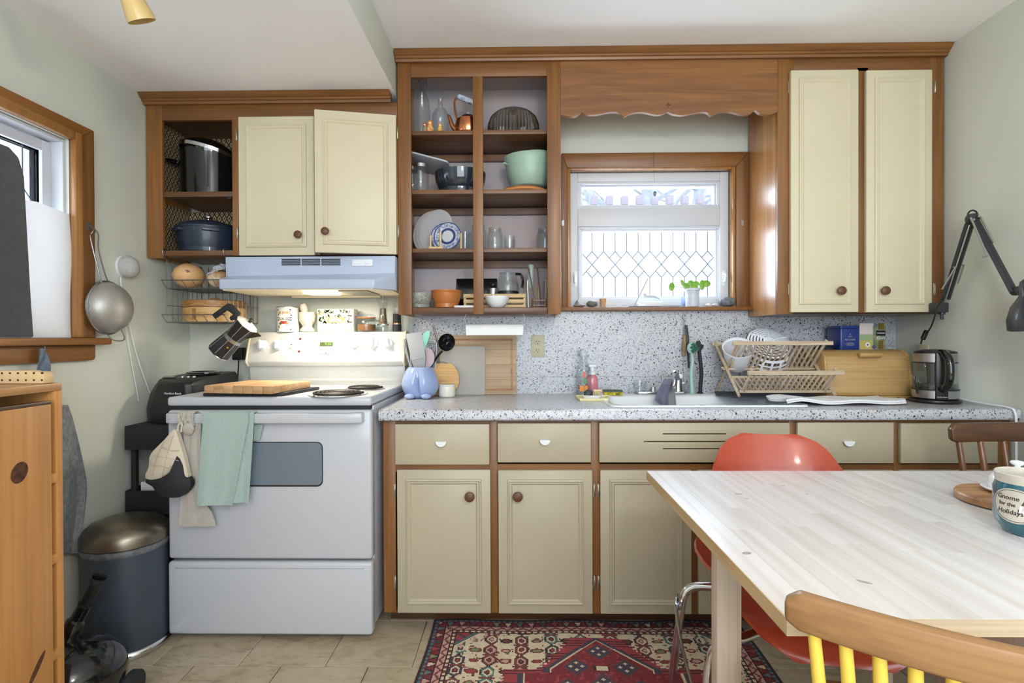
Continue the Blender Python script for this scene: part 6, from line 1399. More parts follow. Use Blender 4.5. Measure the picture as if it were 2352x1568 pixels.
part('handle', MB().tube([Wy(963, 846, Y_+.002), V(cc.x, cc.y, ZW+.03)], .005, 8), M_BLK, sp_)
Y_ = cc.y+.01; ms = util('mint_spoon', 'mint green spoonula standing in the blue crock', 0, 0, 0, 0, 0)
part('bowl', MB().prism([(Wy(u, v, Y_).x, Wy(u, v, Y_).z) for u, v in smp([(988, 758), (976, 763), (969, 775), (972, 792), (978, 796), (982, 788), (987, 772)])], Y_-.004, Y_+.004), mat('mint_silicone', (150, 214, 196), .4), ms, .002)
part('handle', MB().tube([Wy(977, 792, Y_), V(cc.x+.01, cc.y+.01, ZW+.03)], .0045, 8), mat('mint_silicone_handle', (150, 214, 196), .4), ms)
Y_ = cc.y-.02; ps_ = util('pink_spatula', 'dusty pink silicone spatula standing in the blue crock', 0, 0, 0, 0, 0)
part('blade', MB().prism([(Wy(u, v, Y_).x, Wy(u, v, Y_).z) for u, v in smp([(976, 802), (980, 798), (992, 803), (998, 818), (996, 832), (988, 842), (977, 846), (979, 820)])], Y_-.003, Y_+.003), mat('pink_silicone', (186, 164, 172), .5), ps_, .0015)
part('handle', MB().tube([Wy(983, 842, Y_), V(cc.x+.012, cc.y, ZW+.03)], .0045, 8), mat('pink_silicone_handle', (186, 164, 172), .5), ps_)
Y_ = cc.y+.005; ld = util('black_ladle', 'glossy black soup ladle leaning from the blue crock', 0, 0, 0, 0, 0)
lc_ = Wy(1027, 787, Y_-.01)
Mlad = Matrix.Translation(lc_) @ Matrix.Rotation(R(-38), 4, 'Y') @ Matrix.Rotation(R(64), 4, 'X')
part('bowl', MB().vessel([(.004, -.03), (.018, -.026), (.03, -.014), (.0385, .002), (.04, .006)], .002, (0, 0, 0), 28, 1.0, 1.12).xf(Mlad), M_BLKG, ld, smooth=60)
part('handle', MB().tube(smoothpath([Wy(1016, 806, Y_-.012), Wy(1010, 812, Y_-.008), Wy(1001, 824, Y_), Wy(990, 842, Y_+.004), V(cc.x+.02, cc.y+.01, ZW+.03)], 4), [.0055]*17, 8, flat=.7), M_BLK, ld)
Y_ = cc.y+.025; gr = util('hand_grater', 'steel hand grater standing in the blue crock', 0, 0, 0, 0, 0)
part('plate', MB().prism([(Wy(u, v, Y_).x, Wy(u, v, Y_).z) for u, v in ((982, 785), (1002, 788), (999, 845), (980, 845))], Y_-.001, Y_+.001), mat('perforated_steel', (140, 142, 146), .4, .8, var=.8, vscale=180, c2=(60, 62, 66)), gr)
part('frame', MB().tube(smoothpath([Wy(981, 845, Y_), Wy(982, 788, Y_), Wy(990, 783, Y_), Wy(1003, 788, Y_), Wy(1000, 845, Y_)], 3), .0022, 6), M_STEEL, gr)
Y_ = cc.y+.035; kf = util('palette_knife', 'grey metal spatula handle sticking up from the crock', 0, 0, 0, 0, 0)
part('blade', MB().tube([Wy(995, 748, Y_), Wy(1000, 765, Y_), Wy(1007, 792, Y_), V(cc.x+.02, cc.y+.02, ZW+.04)], [.006, .0065, .006, .004], 8, flat=.35), mat('dull_steel', (120, 116, 112), .5, .6), kf)
Y_ = cc.y-.0; tg = util('steel_tongs', 'steel tongs standing at the stove side of the crock', 0, 0, 0, 0, 0)
for k, (u, v) in enumerate(((929, 778), (934, 772))): part('arm', MB().tube(smoothpath([Wy(u, v, Y_+.01*k), Wy(930+3*k, 800, Y_+.01*k), Wy(940+2*k, 835, Y_+.01*k), V(cc.x-.02, cc.y+.008*k, ZW+.04)], 4), .0032, 8), M_STEEL, tg)
Y_ = cc.y+.03; wk = util('wire_whisk', 'wire whisk with looped wires behind the flat turner', 0, 0, 0, 0, 0)
part('wires', MB().tube(smoothpath([V(cc.x-.01, cc.y+.02, ZW+.04), Wy(940, 840, Y_), Wy(928, 800, Y_), Wy(932, 782, Y_), Wy(940, 790, Y_), Wy(945, 840, Y_), V(cc.x-.01, cc.y+.02, ZW+.04)], 4), .0014, 5), M_STEEL, wk)
out = thing('wall_outlet', 'beige double wall outlet on the speckled splashback', 'outlet', Wy(1235, 822, 2.6115))
a, b = Wy(1220, 820, 2.611), Wy(1251, 769, 2.611); M_BEI = mat('beige_plate', (186, 182, 156), .45)
part('cover_plate', MB().box(a.x, 2.607, a.z, b.x, 2.6112, b.z), M_BEI, out, .0015)
for v in (785.5, 805):
    q = Wy(1235.5, v, 2.607); s = part('socket', MB().prism(rrect(q.x-.0165, q.z-.0135, q.x+.0165, q.z+.0135, .0125), 2.6055, 2.6075), M_BEI, out, .0006)
    for dx, hh_ in ((-.006, .0045), (.006, .0036)): part('slot', MB().box(q.x+dx-.0011, 2.6051, q.z-hh_+.003, q.x+dx+.0011, 2.606, q.z+hh_+.003), M_SLOT, s)
    part('earth_hole', MB().prism(circ(q.x, q.z-.0075, .0023, 10), 2.6051, 2.606), M_SLOT, s)

# ------------------------------------------------------------ around the sink
ob = thing('glass_oil_bottle', 'tall clear bottle with pouring stopper behind the pink soap', 'bottle', base(1340, 908))
c = (PX(1340, 2.555), 2.555, ZW)
part('glass', MB().vessel([(.034, 0), (.037, .004), (.0375, .1), (.034, .125), (.021, .16), (.019, .182), (.02, .19)], .0025, c, 28), M_GLASS, ob, smooth=60)
part('stopper', MB().tube(smoothpath([(c[0], c[1], c[2]+.186), (c[0]-.004, c[1], c[2]+.2), (c[0]-.012, c[1]-.002, c[2]+.21)]), [.018]*7+[.014]*6, 14), mat('clear_plug', (196, 204, 210), .25), ob)
for k, (a0, z0_, col, w_) in enumerate(((-1.9, .02, (232, 150, 60), .02), (-1.35, .02, (232, 150, 60), .014), (-1.5, .055, (90, 140, 100), .016), (-1.6, .085, (216, 110, 80), .012))):
    part('sticker', wrap(art([(-w_/2, 0), (w_/2, 0), (w_/2, .026), (-w_/2, .026)]).xf(Matrix.Translation((0, z0_, 0))), c, .0375, a0, .0006), mat('sticker_%d' % k, col, .5), ob)
M_PSOAP = mat('pink_soap', (206, 130, 142), .25, coat=.4)
so = thing('pink_soap_pump', 'pink foaming soap bottle with white pump by the sink', 'soap bottle', base(1357, 905))
c = base(1357, 902); c = (c.x, c.y-.05, ZW)
part('bottle', MB().lathe([(0, 0), (.025, 0), (.0285, .004), (.0285, .07), (.024, .083), (.018, .088), (.018, .094), (0, .094)], c, 28, 1, .75), M_PSOAP, so)
part('collar', MB().lathe([(0, .094), (.0195, .094), (.019, .104), (.011, .112), (0, .112)], c, 24), M_WHITE, so)
part('pump_stem', MB().lathe([(0, .11), (.0105, .11), (.0105, .13), (0, .13)], c, 20), M_WHITE, so)
part('pump_head', MB().prism(rrect(-.0185, -.006, .0185, .006, .004), -.012, .012).xf(Matrix.Translation((c[0], c[1], c[2]+.136))), M_WHITE, so, .002)
ty = thing('soap_tray', 'pale yellow tray under the soap dish at the sink corner', 'tray', base(1360, 920))
Yt0 = base(1355, 921).y; tx0, tx1 = PX(1330, Yt0, 921), PX(1396, Yt0, 921)
part('dish', MB().prism([(tx0+.005, Yt0), (tx1, Yt0), (tx1+.03, Yt0+.14), (tx0+.0, Yt0+.14)], ZW, ZW+.004, 'z'), mat('pale_yellow', (230, 220, 170), .4), ty)
part('rim', MB().tube([(tx0+.005, Yt0, ZW+.008), (tx1, Yt0, ZW+.008), (tx1+.03, Yt0+.14, ZW+.008), (tx0, Yt0+.14, ZW+.008)], .0035, 6, closed=True), mat('pale_yellow_rim', (232, 224, 176), .4), ty)
sd = thing('soap_dish', 'white oval soap dish on the yellow tray', 'soap dish', (PX(1360, Yt0+.03), Yt0+.04, ZW+.004))
sdc = (PX(1360, Yt0+.03), Yt0+.045, ZW+.0045)
part('dish', MB().vessel([(.034, 0), (.036, .001), (.042, .011), (.044, .018)], .004, sdc, 28, 1, .8), M_CER, sd)
solo('steel_scrubber', MB().ell((sdc[0]-.015, sdc[1], sdc[2]+.024), .019, .019, .017, 16, 12, lambda d: 1+.3*noise.noise(d*6)), mat('dark_steel_wool', (84, 88, 96), .6, .4, var=.6, vscale=120, bump=1, bscale=160), 'dark tangled scrubber resting in the white soap dish', 'scrubber')
br = thing('scrub_brush', 'small scrub brush with pale bristles in the soap dish', 'brush', (sdc[0]+.02, sdc[1], sdc[2]+.01))
part('block', MB().box(sdc[0]+.006, sdc[1]-.012, sdc[2]+.033, sdc[0]+.044, sdc[1]+.012, sdc[2]+.041), mat('pale_brush_wood', (220, 196, 156), .6), br, .003)
b = MB(); rr = random.Random(1)
for i in range(9):
    for j in range(5):
        x = sdc[0]+.008+.004*i; y = sdc[1]-.01+.005*j; b.tube([(x, y, sdc[2]+.034), (x+rr.uniform(-.003, .003), y+rr.uniform(-.002, .002), sdc[2]+.018)], [.0012, .001], 4)
part('bristles', b, mat('cream_bristle', (222, 206, 170), .8), br, kind='stuff')
sg_ = thing('sponge', 'yellow sponge with green scouring face by the sink', 'sponge', base(1408, 915, ZT+.009))
q = V(PX(1408, 2.47), 2.475, ZT+.0085)
Msp = Matrix.Translation(q) @ Matrix.Rotation(R(-8), 4, 'Z')
part('foam', MB().box(-.043, -.024, 0, .043, .024, .015).xf(Msp), mat('yellow_foam', (214, 196, 60), .9, var=.4, vscale=120, c2=(90, 90, 40), bump=.5, bscale=200), sg_, .003)
part('scouring_pad', MB().box(-.043, -.024, .015, .043, .024, .022).xf(Msp), mat('grey_green_pad', (88, 104, 96), .95, var=.3, vscale=200), sg_, .001)
tumbler('juice_glass', 1470, 2.515, ZT+.0085, .024, .03, .06, 'small clear glass standing on the sink ledge')
M_TAPC = mat('brushed_chrome', (186, 190, 196), .22, 1)
fa = thing('kitchen_tap', 'chrome kitchen tap with cloth hanging over its spout', 'faucet', (PX(1545, 2.52), 2.52, ZT+.008))
dz_ = ZT+.0085; f0 = V(PX(1556, 2.515), 2.515, dz_)
part('deck_plate', MB().prism(rrect(PX(1458, 2.515), 2.495, PX(1576, 2.515), 2.537, .02), dz_, dz_+.012, 'z'), M_TAPC, fa, .004)
part('body', MB().lathe([(0, .012), (.024, .012), (.021, .03), (.02, .062), (.016, .072), (0, .074)], f0, 22), M_TAPC, fa)
spt = smoothpath([f0+V(0, 0, .06), f0+V(-.012, -.03, .088), f0+V(-.035, -.09, .085), f0+V(-.06, -.16, .05), f0+V(-.065, -.175, .036)], 5)
part('spout', MB().tube(spt, [.0125-.0001*i for i in range(len(spt))], 12), M_TAPC, fa)
part('lever', MB().tube(smoothpath([f0+V(0, 0, .072), f0+V(.0, .0, .09), f0+V(-.025, -.035, .108), f0+V(-.03, -.05, .11)]), .006, 8, flat=.6), M_TAPC, fa)
for u in (1468, ): part('side_knob', MB().lathe([(0, 0), (.014, 0), (.012, .02), (0, .022)], (PX(1500, 2.515), 2.515, dz_+.012), 16), M_TAPC, fa)
M_LILAC = weave('lilac_knit', (140, 136, 168), (100, 98, 128), 420, bump=.9); M_GKNIT = weave('grey_knit', (170, 172, 172), (130, 132, 134), 420, bump=.9)
dc = thing('knitted_dishcloth', 'lilac and grey knitted dishcloth hanging over the tap spout', 'dishcloth', (PX(1530, 2.4), 2.4, ZT))
def cloth(rows, Y0, amp, n=10):
    return [[Wy(ul+(ur-ul)*i/n, v, Y0+dy)+V(0, -amp*math.sin(i*1.2+j*.4)*(.3+j/len(rows)), 0) for i in range(n+1)] for j, (ul, ur, v, dy) in enumerate(rows)]
part('lilac_half', MB().grid(cloth([(1524, 1546, 872, .02), (1519, 1541, 882, 0), (1512, 1537, 895, 0), (1506, 1534, 908, 0), (1505, 1534, 918, -.005), (1520, 1533, 930, -.01), (1523, 1530, 937, -.012)], 2.385, .005), .006), M_LILAC, dc)
part('grey_half', MB().grid(cloth([(1530, 1548, 872, .02), (1532, 1549, 885, .005), (1532, 1550, 900, .0), (1531, 1551, 915, -.01), (1530, 1552, 928, -.02), (1530, 1552, 938, -.03)], 2.4, .004), .006), M_GKNIT, dc)
db = thing('clear_soap_dispenser', 'clear ribbed dispenser bottle with white cap behind the tap', 'soap dispenser', (PX(1562, 2.55), 2.57, ZW))
c = (PX(1561, 2.566), 2.566, ZW)
part('glass', MB().vessel([(.024, 0), (.026, .003), (.0265, .045), (.022, .056), (.021, .075), (.018, .082)], .0025, c, 24), M_GLASS, db, smooth=60)
part('cap', MB().lathe([(0, .098), (.012, .098), (.0155, .094), (.0165, .078), (0, .078)], c, 20), M_WHITE, db)
part('collar', MB().lathe([(.016, .052), (.0235, .052), (.0235, .06), (.016, .06)], c, 20), M_WHITE, db)
part('nozzle', MB().lathe([(0, .098), (.005, .098), (.005, .11), (0, .111)], c, 12), M_STEEL, db)
M_SAGE = mat('sage_plastic', (158, 192, 180), .4); M_GBR = mat('green_bristle', (74, 140, 116), .8)
gb = thing('green_dish_brush', 'sage green dish brush standing upright on its suction foot', 'brush', base(1590, 908))
q0 = V(PX(1589, 2.535), 2.535, ZT+.0085)
part('handle', MB().tube(smoothpath([q0, q0+V(-.002, 0, .05), q0+V(-.003, 0, .1), q0+V(.003, 0, .15), Wy(1589, 810, 2.535)], 5), [.011-.0002*i for i in range(21)], 10), M_SAGE, gb)
hdq = Wy(1592, 799, 2.532); part('head', MB().ell(hdq+V(-.006, .006, 0), .021, .012, .028, 16, 10), M_SAGE, gb)
b = MB(); rr = random.Random(5)
for i in range(120):
    a, e_ = rr.uniform(0, 2*PI), math.sqrt(rr.random()); p = hdq+V(.016*e_*math.cos(a), -.003, .023*e_*math.sin(a)); b.tube([p, p+V(rr.uniform(-.004, .01), -.017, rr.uniform(-.004, .004))], [.0013, .0011], 4)
part('bristles', b, M_GBR, gb, kind='stuff')
part('foot', MB().lathe([(0, 0), (.015, 0), (.013, .004), (0, .005)], q0, 16), M_SAGE, gb)
kb_ = thing('black_dish_brush', 'black curved dish brush standing behind the green brush', 'brush', base(1608, 908))
q0 = V(PX(1608, 2.54), 2.54, ZT+.0085)
part('handle', MB().tube(smoothpath([q0, q0+V(.002, 0, .04), q0+V(.006, 0, .09), q0+V(.002, 0, .14), Wy(1606, 806, 2.54)], 5), [.009]*21, 10), M_BLKM, kb_)
part('head', MB().prism([(Wy(u, v, 2.54).x, Wy(u, v, 2.54).z) for u, v in ((1599, 786), (1606, 781), (1610, 790), (1616, 792), (1613, 800), (1608, 808), (1603, 804))], 2.532, 2.548), M_BLKM, kb_, .002)
part('foot', MB().lathe([(0, 0), (.016, 0), (.013, .004), (0, .005)], q0, 16), M_BLKM, kb_)
hb = thing('bottle_brush', 'tan bottle brush hanging from a hook under the sill', 'brush', Wy(1573, 815, 2.59))
part('hook', MB().tube([Wy(1572+5*math.cos(2*PI*i/14), 727+5*math.sin(2*PI*i/14), 2.6) for i in range(14)], .0011, 5, closed=True), M_BRASS, hb)
part('wire', MB().tube([Wy(1572, 732, 2.6), Wy(1573, 746, 2.598), Wy(1571, 770, 2.596)], .0016, 6), M_DSTEEL, hb)
part('bristles', MB().tube([Wy(1574, 770, 2.594), Wy(1572, 790, 2.594), Wy(1570, 818, 2.594)], [.009, .011, .007], 12), mat('tan_bristle', (166, 142, 104), .9, var=.4, vscale=150, bump=1, bscale=250), hb)
part('tail_loop', MB().tube(smoothpath([Wy(1571, 746, 2.602), Wy(1566, 790, 2.604), Wy(1552, 812, 2.604), Wy(1558, 830, 2.604), Wy(1562, 850, 2.602)]), .0008, 5), M_DSTEEL, hb)
kk = thing('kitchen_scissors', 'dark handled peeler hanging beside the bottle brush', 'peeler', Wy(1580, 850, 2.59))
part('handle', MB().tube([Wy(1576, 746, 2.585), Wy(1579, 775, 2.585), Wy(1580, 800, 2.585), Wy(1582, 845, 2.585)], [.005, .008, .006, .004], 8, flat=.6), M_BLK, kk)

# ------------------------------------------------------------ dish rack on its mat
mt_ = MB(); P = [[V(.905+.425*i/14+(.02*math.sin(j)), 2.235+.33*j/8-.03*math.sin(i*.9)*(1-j/8)*.6, ZT+.0112+.004*abs(math.sin(i*.7+j*.5))*(1 if j < 2 else .3)) for i in range(15)] for j in range(9)]
solo('drying_mat', MB().grid(P, .005), mat('charcoal_terry', (74, 80, 90), .95, var=.3, vscale=80, bump=.6, bscale=300), 'dark grey drying mat rumpled under the dish rack', 'drying mat')
P = [[V(1.045+.475*i/16+.02*math.sin(j*.8), 2.12+.145*j/7+(.015*i/16), ZT+.0185+.003*math.sin(i*.8+j)+(.008*math.exp(-((i-2)/2.0)**2))) for i in range(17)] for j in range(8)]
tl = thing('white_dish_towel', 'folded white dish towel lying in front of the dish rack', 'towel', (1.28, 2.2, ZT+.015))
M_TWL = mat('white_terry', (228, 230, 234), .95, var=.08, vscale=20, bump=.4, bscale=260)
part('upper_fold', MB().grid(P, .007), M_TWL, tl); part('lower_fold', MB().grid([[p+V(.004, .002, -.0075) for p in r_] for r_ in P], .006), M_TWL, tl)
rk2 = thing('dish_rack', 'folding wooden cross-frame dish rack with two slatted tiers', 'dish rack', (1.22, 2.42, ZT+.015))
# two crossing slatted frames, front view: frame A rises to the back, frame B rises to the front
zf = ZT+.0145; RX0, RX1 = .93, 1.335
yA0, yA1 = 2.56, 2.30; zt_ = PZ(790, 2.30, 1790)
def leg(x, p, q, w=.007): 
    d = (Vector(q)-Vector(p)); return MB().tube([V(x, *p), V(x, *q)], .011, 4, flat=.62)
yb0, zb0 = 2.29, zf; yb1, zb1 = 2.575, PZ(785, 2.575, 1640)
ya0, za0 = 2.575, zf; ya1, za1 = 2.33, PZ(783, 2.33, 1690)
for x in (RX0, RX1):
    part('leg', leg(x, (yb0, zb0+.008), (yb1, zb1)), W_RACK, rk2)
    part('leg', leg(x+.014*(1 if x < 1 else -1), (ya0, za0+.008), (ya1, za1)), W_RACK, rk2)
    part('upright', leg(x+.03*(1 if x < 1 else -1), (2.315, zf+.028), (2.235, PZ(850, 2.235, 1760)+.004)), W_RACK, rk2)
def rail(y, z, h=.012, x0=RX0-.012, x1=RX1+.012): return MB().box(x0, y-.007, z-h/2, x1, y+.007, z+h/2)
zc_ = PZ(847, 2.45, 1700)
part('rail', rail(ya1, za1-.01, .018), W_RACK, rk2, .002); part('rail', rail(yb1, zb1-.01, .016), W_RACK, rk2, .002)
part('rail', rail(2.445, zc_, .008), W_RACK, rk2, .001); part('rail', rail(2.46, zc_+.006, .008), W_RACK, rk2, .001)
zl = PZ(856, 2.235, 1800); part('rail', rail(2.235, zl, .018, RX0+.012, RX1+.004), W_RACK, rk2, .002); part('rail', rail(2.318, zf+.024, .012, RX0+.01, RX1-.004), W_RACK, rk2, .002)
part('rail', rail(2.42, zc_-.035, .01, RX0+.01, RX1-.004), W_RACK, rk2, .001)
NS = 17
for i in range(NS):
    x = RX0+.024+(RX1-RX0-.048)*i/(NS-1)
    part('slat', MB().tube([(x, 2.445, zc_+.004), (x, ya1, za1-.014)], .0048, 6), W_RACK, rk2)
    part('slat', MB().tube([(x, 2.46, zc_+.006), (x, yb1, zb1-.014)], .0048, 6), W_RACK, rk2)
    part('slat', MB().tube([(x, 2.318, zf+.028), (x, 2.235, zl-.006)], .0048, 6), W_RACK, rk2)
    part('slat', MB().tube([(x, 2.32, zf+.03), (x, 2.42, zc_-.037)], .0048, 6), W_RACK, rk2)
M_MILK = mat('milky_plastic', (232, 236, 244), .35)
cl_ = thing('salad_spinner_basket', 'white slotted colander basket leaning upside down in the dish rack', 'colander', (1.17, 2.47, zc_))
Mc = Matrix.Translation(Wy(1764, 792, 2.47)) @ Matrix.Rotation(R(-3), 4, 'Y') @ Matrix.Rotation(R(47), 4, 'X')
NSG = 72; pfc = [(.12, -.075), (.119, -.066), (.117, -.052), (.115, -.044), (.113, -.03), (.111, -.022), (.107, -.006), (.102, .006), (.094, .014), (.087, .017), (.081, .0185), (.074, .0205), (.068, .0215), (.061, .023), (.055, .0238), (.048, .025), (.042, .0256), (.035, .0265), (.028, .027), (.018, .028)]
sh_ = MB()
for off_ in (0, .0022):
    for r_, z in pfc: sh_.v += [V((r_-off_)*math.cos(2*PI*i/NSG), (r_-off_)*math.sin(2*PI*i/NSG), z-off_) for i in range(NSG)]
mm_ = len(pfc)*NSG
def solid(k, i): return k == 0 or k % 2 == 0 or (i % (4 if k < 7 else 12) == 0)
for k in range(len(pfc)-1):
    for i in range(NSG):
        if not solid(k, i): continue
        j_ = (i+1) % NSG; a_ = (k*NSG+i, k*NSG+j_, (k+1)*NSG+j_, (k+1)*NSG+i); sh_.f += [a_, tuple(q_+mm_ for q_ in reversed(a_))]
part('slotted_shell', sh_.xf(Mc), M_MILK, cl_, fix=False)
for i in range(6): a = 2*PI*i/6+.3; c_, s_ = math.cos(a), math.sin(a); part('spoke', MB().tube([(.01*c_, .01*s_, .028), (.06*c_, .06*s_, .026), (.094*c_, .094*s_, .014)], [.003, .004, .003], 6).xf(Mc), M_MILK, cl_)
part('hub', MB().lathe([(0, .024), (.018, .024), (.018, .031), (0, .033)], seg=20).xf(Mc), M_MILK, cl_)
pl_ = solo('plastic_tub', MB().vessel([(.05, 0), (.053, .004), (.066, .1), (.07, .102), (.0705, .108)], .002, (0, 0, 0), 32).xf(Matrix.Translation(Wy(1692, 838, 2.49)) @ Matrix.Rotation(R(-12), 4, 'Y') @ Matrix.Rotation(R(38), 4, 'X')), M_MILK, 'translucent white plastic tub tipped in the left end of the rack', 'tub', smooth=50)
DARKLID = 1

# ------------------------------------------------------------ bread box, tea, kettle
bb = thing('bread_box', 'wooden bread box with roll front and peg handle', 'bread box', (1.5, 2.45, ZW))
b0 = Wz(1925, 909, ZW); b1 = Wz(2098, 909, ZW); yb_ = 2.36
BX0, BX1 = PX(1900, yb_), PX(2100, yb_); ztp = PZ(803, 2.45, 2000)
prf = [(yb_, ZW+.014), (yb_-.002, ZW+.03), (yb_+.02, ztp-.03), (yb_+.045, ztp-.008), (yb_+.075, ztp), (2.59, ztp), (2.59, ZW+.014)]
part('roll_front', MB().prism(prf, BX0+.008, BX1-.012, 'x'), W_BREAD, bb, .004, 2, smooth=45)
part('base_board', MB().box(BX0-.002, yb_-.008, ZW, BX1+.002, 2.59, ZW+.0135), W_BREAD, bb, .003)
for x in (BX0, BX1-.0115): part('end_panel', MB().prism([(y-.003, z+.002) if z > ZW+.02 else (y, z) for y, z in prf], x-.004, x+.0075, 'x'), W_BREAD, bb, .003)
hq = Wy(1996, 815, yb_+.012)
part('handle', MB().tube([(PX(1976, yb_), yb_+.006, hq.z), (PX(2026, yb_), yb_+.006, hq.z)], .0105, 14), W_BREAD, bb, .003)
for u in (1982, 2020): part('handle_post', MB().tube([(PX(u, yb_), yb_+.006, hq.z), (PX(u, yb_), yb_+.034, hq.z)], .005, 8), W_BREAD, bb)
zt2 = ztp+.0006
solo('dark_pan_lid', MB().lathe([(0, .026), (.022, .023), (.04, .01), (.045, .002), (.045, 0), (0, 0)], (1.405, 2.5, zt2), 30), M_BLKM, 'dark domed lid resting on the bread box beside the blue tin', 'lid')
M_TBLUE = mat('royal_blue_tin', (28, 52, 122), .35, coat=.3)
tt = thing('blue_tea_tin', 'royal blue tea tin with gilt lettering on the bread box', 'tin', (PX(1950, 2.47), 2.5, zt2))
x0_, x1_ = PX(1930, 2.45), PX(1975, 2.45); ht = PZ(748, 2.45, 1950)-zt2
part('body', MB().prism(rrect(x0_, 2.45, x1_, 2.56, .008), zt2, zt2+ht-.012, 'z'), M_TBLUE, tt, .001)
part('lid', MB().prism(rrect(x0_-.001, 2.449, x1_+.001, 2.561, .008), zt2+ht-.0115, zt2+ht, 'z'), M_TBLUE, tt, .002)
M_GILT = mat('gilt_print', (190, 176, 140), .4)
for s_, v, sz in (('♔', 769, .016), ('FINEST', 773, .006), ('TEA & SONS', 780, .0085), ('BLEND', 790, .007)):
    try: part('tin_lettering', text_mb(s_ if s_ != '♔' else '^', sz, .0005).xf(face_front(((x0_+x1_)/2, 2.4494, PZ(v, 2.45, 1950)))), M_GILT, tt)
    except Exception: pass
part('tin_cartouche', MB().tube([((x0_+x1_)/2+.018*math.cos(2*PI*i/24), 2.4494, PZ(790, 2.45, 1950)+.0062*math.sin(2*PI*i/24)) for i in range(24)], .0006, 5, closed=True), M_GILT, tt)
tbx = thing('tea_box', 'open pastel tea carton with a landscape and dark label on the bread box', 'tea box', (PX(2000, 2.48), 2.52, zt2))
x0_, xm, x1_ = PX(1975.5, 2.48), PX(2006, 2.48), PX(2036, 2.48); ht = PZ(742, 2.48, 2000)-zt2; M_PAST = mat('pastel_card', (216, 204, 200), .6); M_GRNC = mat('meadow_print', (150, 172, 130), .6); M_YELC = mat('field_print', (190, 176, 96), .6)
part('carton', MB().box(x0_, 2.483, zt2, x1_, 2.575, zt2+ht*.9), M_PAST, tbx, .0008)
part('open_flap', MB().box(x0_, 2.483, zt2+ht*.9, xm+.002, 2.5, zt2+ht), M_PAST, tbx)
part('side_face', MB().box(xm, 2.4822, zt2+.001, x1_-.001, 2.4831, zt2+ht*.9), mat('green_side_print', (150, 150, 120), .6, var=.6, vscale=30, c2=(88, 110, 80)), tbx)
part('meadow_print', MB().box(x0_+.001, 2.4821, zt2+ht*.34, xm, 2.4831, zt2+ht*.58), M_GRNC, tbx); part('field_print', MB().box(x0_+.001, 2.482, zt2+.002, xm, 2.4831, zt2+ht*.34), M_YELC, tbx)
part('seal_print', MB().prism(circ(PX(1993, 2.482), zt2+ht*.18, .011, 20), 2.4812, 2.4821), M_WHITE, tbx); part('frog_print', MB().prism(circ(PX(1993, 2.482), zt2+ht*.18, .0045, 12), 2.4807, 2.4813), M_LGRN, tbx)
part('black_label', MB().box(PX(2013, 2.48), 2.4812, zt2+ht*.52, PX(2034, 2.48), 2.4823, zt2+ht*.72), M_BLK, tbx)
part('brand_print', text_mb('YORKSHIRE', .0068, .0006, bold=.0002).xf(face_front((PX(2023.5, 2.48), 2.4808, zt2+ht*.62))), M_WHITE, tbx)
part('brand_script', text_mb('Gold', .02, .0006, shear=.35).xf(face_front((PX(2023, 2.48), 2.4818, zt2+ht*.44))), M_WHITE, tbx)
part('gold_strip', MB().box(PX(2018, 2.48), 2.4815, zt2+.003, PX(2029, 2.48), 2.4823, zt2+ht*.33), mat('dull_gold', (120, 100, 40), .4, .4), tbx); part('gold_flap', MB().box(PX(2018, 2.48), 2.479, zt2+ht*.76, PX(2030, 2.48), 2.4822, zt2+ht*1.0), mat('dull_gold2', (120, 100, 40), .4, .4), tbx)
part('thistle_print', MB().prism(circ(PX(2008, 2.48), zt2+.012, .009, 12), 2.4809, 2.4818), mat('purple_print', (98, 82, 148), .6, var=.6, vscale=90), tbx)
ek = thing('electric_kettle', 'glass and brushed steel electric kettle with black handle', 'kettle', base(2150, 920))
kc = V(PX(2148, 2.245), 2.245, ZW)
part('power_base', MB().lathe([(0, 0), (.082, 0), (.086, .006), (.084, .013), (.07, .016), (0, .016)], kc, 36, 1.04, 1), M_BLK, ek)
kz = kc+V(0, 0, .0165)
part('steel_base', MB().lathe([(0, 0), (.074, 0), (.0785, .004), (.0795, .036), (0, .036)], kz, 40), M_STEEL, ek)
part('glass_body', MB().lathe([(.0785, .037), (.077, .06), (.0735, .13), (.071, .15), (.068, .15), (.0705, .13), (.074, .06), (.0755, .037)], kz, 40), M_GLASS, ek, smooth=60)
part('water', MB().lathe([(0, .037), (.0745, .0375), (.074, .058), (0, .058)], kz, 32), glass('water', (196, 214, 214), .15, .9), ek)
part('steel_collar', MB().lathe([(0, .15), (.0735, .15), (.0735, .186), (0, .186)], kz, 40), M_STEEL, ek)
part('lid', MB().lathe([(0, .186), (.0735, .186), (.07, .194), (.04, .201), (0, .203)], kz, 36), M_BLK, ek)
part('seal_band', MB().lathe([(.074, .146), (.0755, .146), (.0755, .151), (.074, .151)], kz, 40), M_BLK, ek); part('seal_band', MB().lathe([(.0785, .0355), (.0805, .0355), (.0805, .04), (.0785, .04)], kz, 40), M_BLK, ek)
Mh = Matrix.Translation(kz) @ Matrix.Rotation(R(-22), 4, 'Z')
part('handle_strip', MB().box(-.021, -.085, .0, .021, -.072, .19).xf(Mh), M_BLK, ek, .004)
hp_ = smoothpath([(0, -.072, .188), (.004, -.1, .184), (.008, -.128, .165), (.01, -.135, .12), (.008, -.13, .075), (.003, -.11, .052), (0, -.082, .046)], 5)
part('handle', MB().tube(hp_, .0165, 12, flat=.9).xf(Mh), M_BLKG, ek)
part('maker_name', text_mb('Hamilton Beach', .0055, .0004).xf(Mh @ Matrix.Translation((0, -.0855, .012)) @ Matrix.Rotation(R(90), 4, 'X')), M_WHITE, ek)
fl_ = MB(); n_ = 20
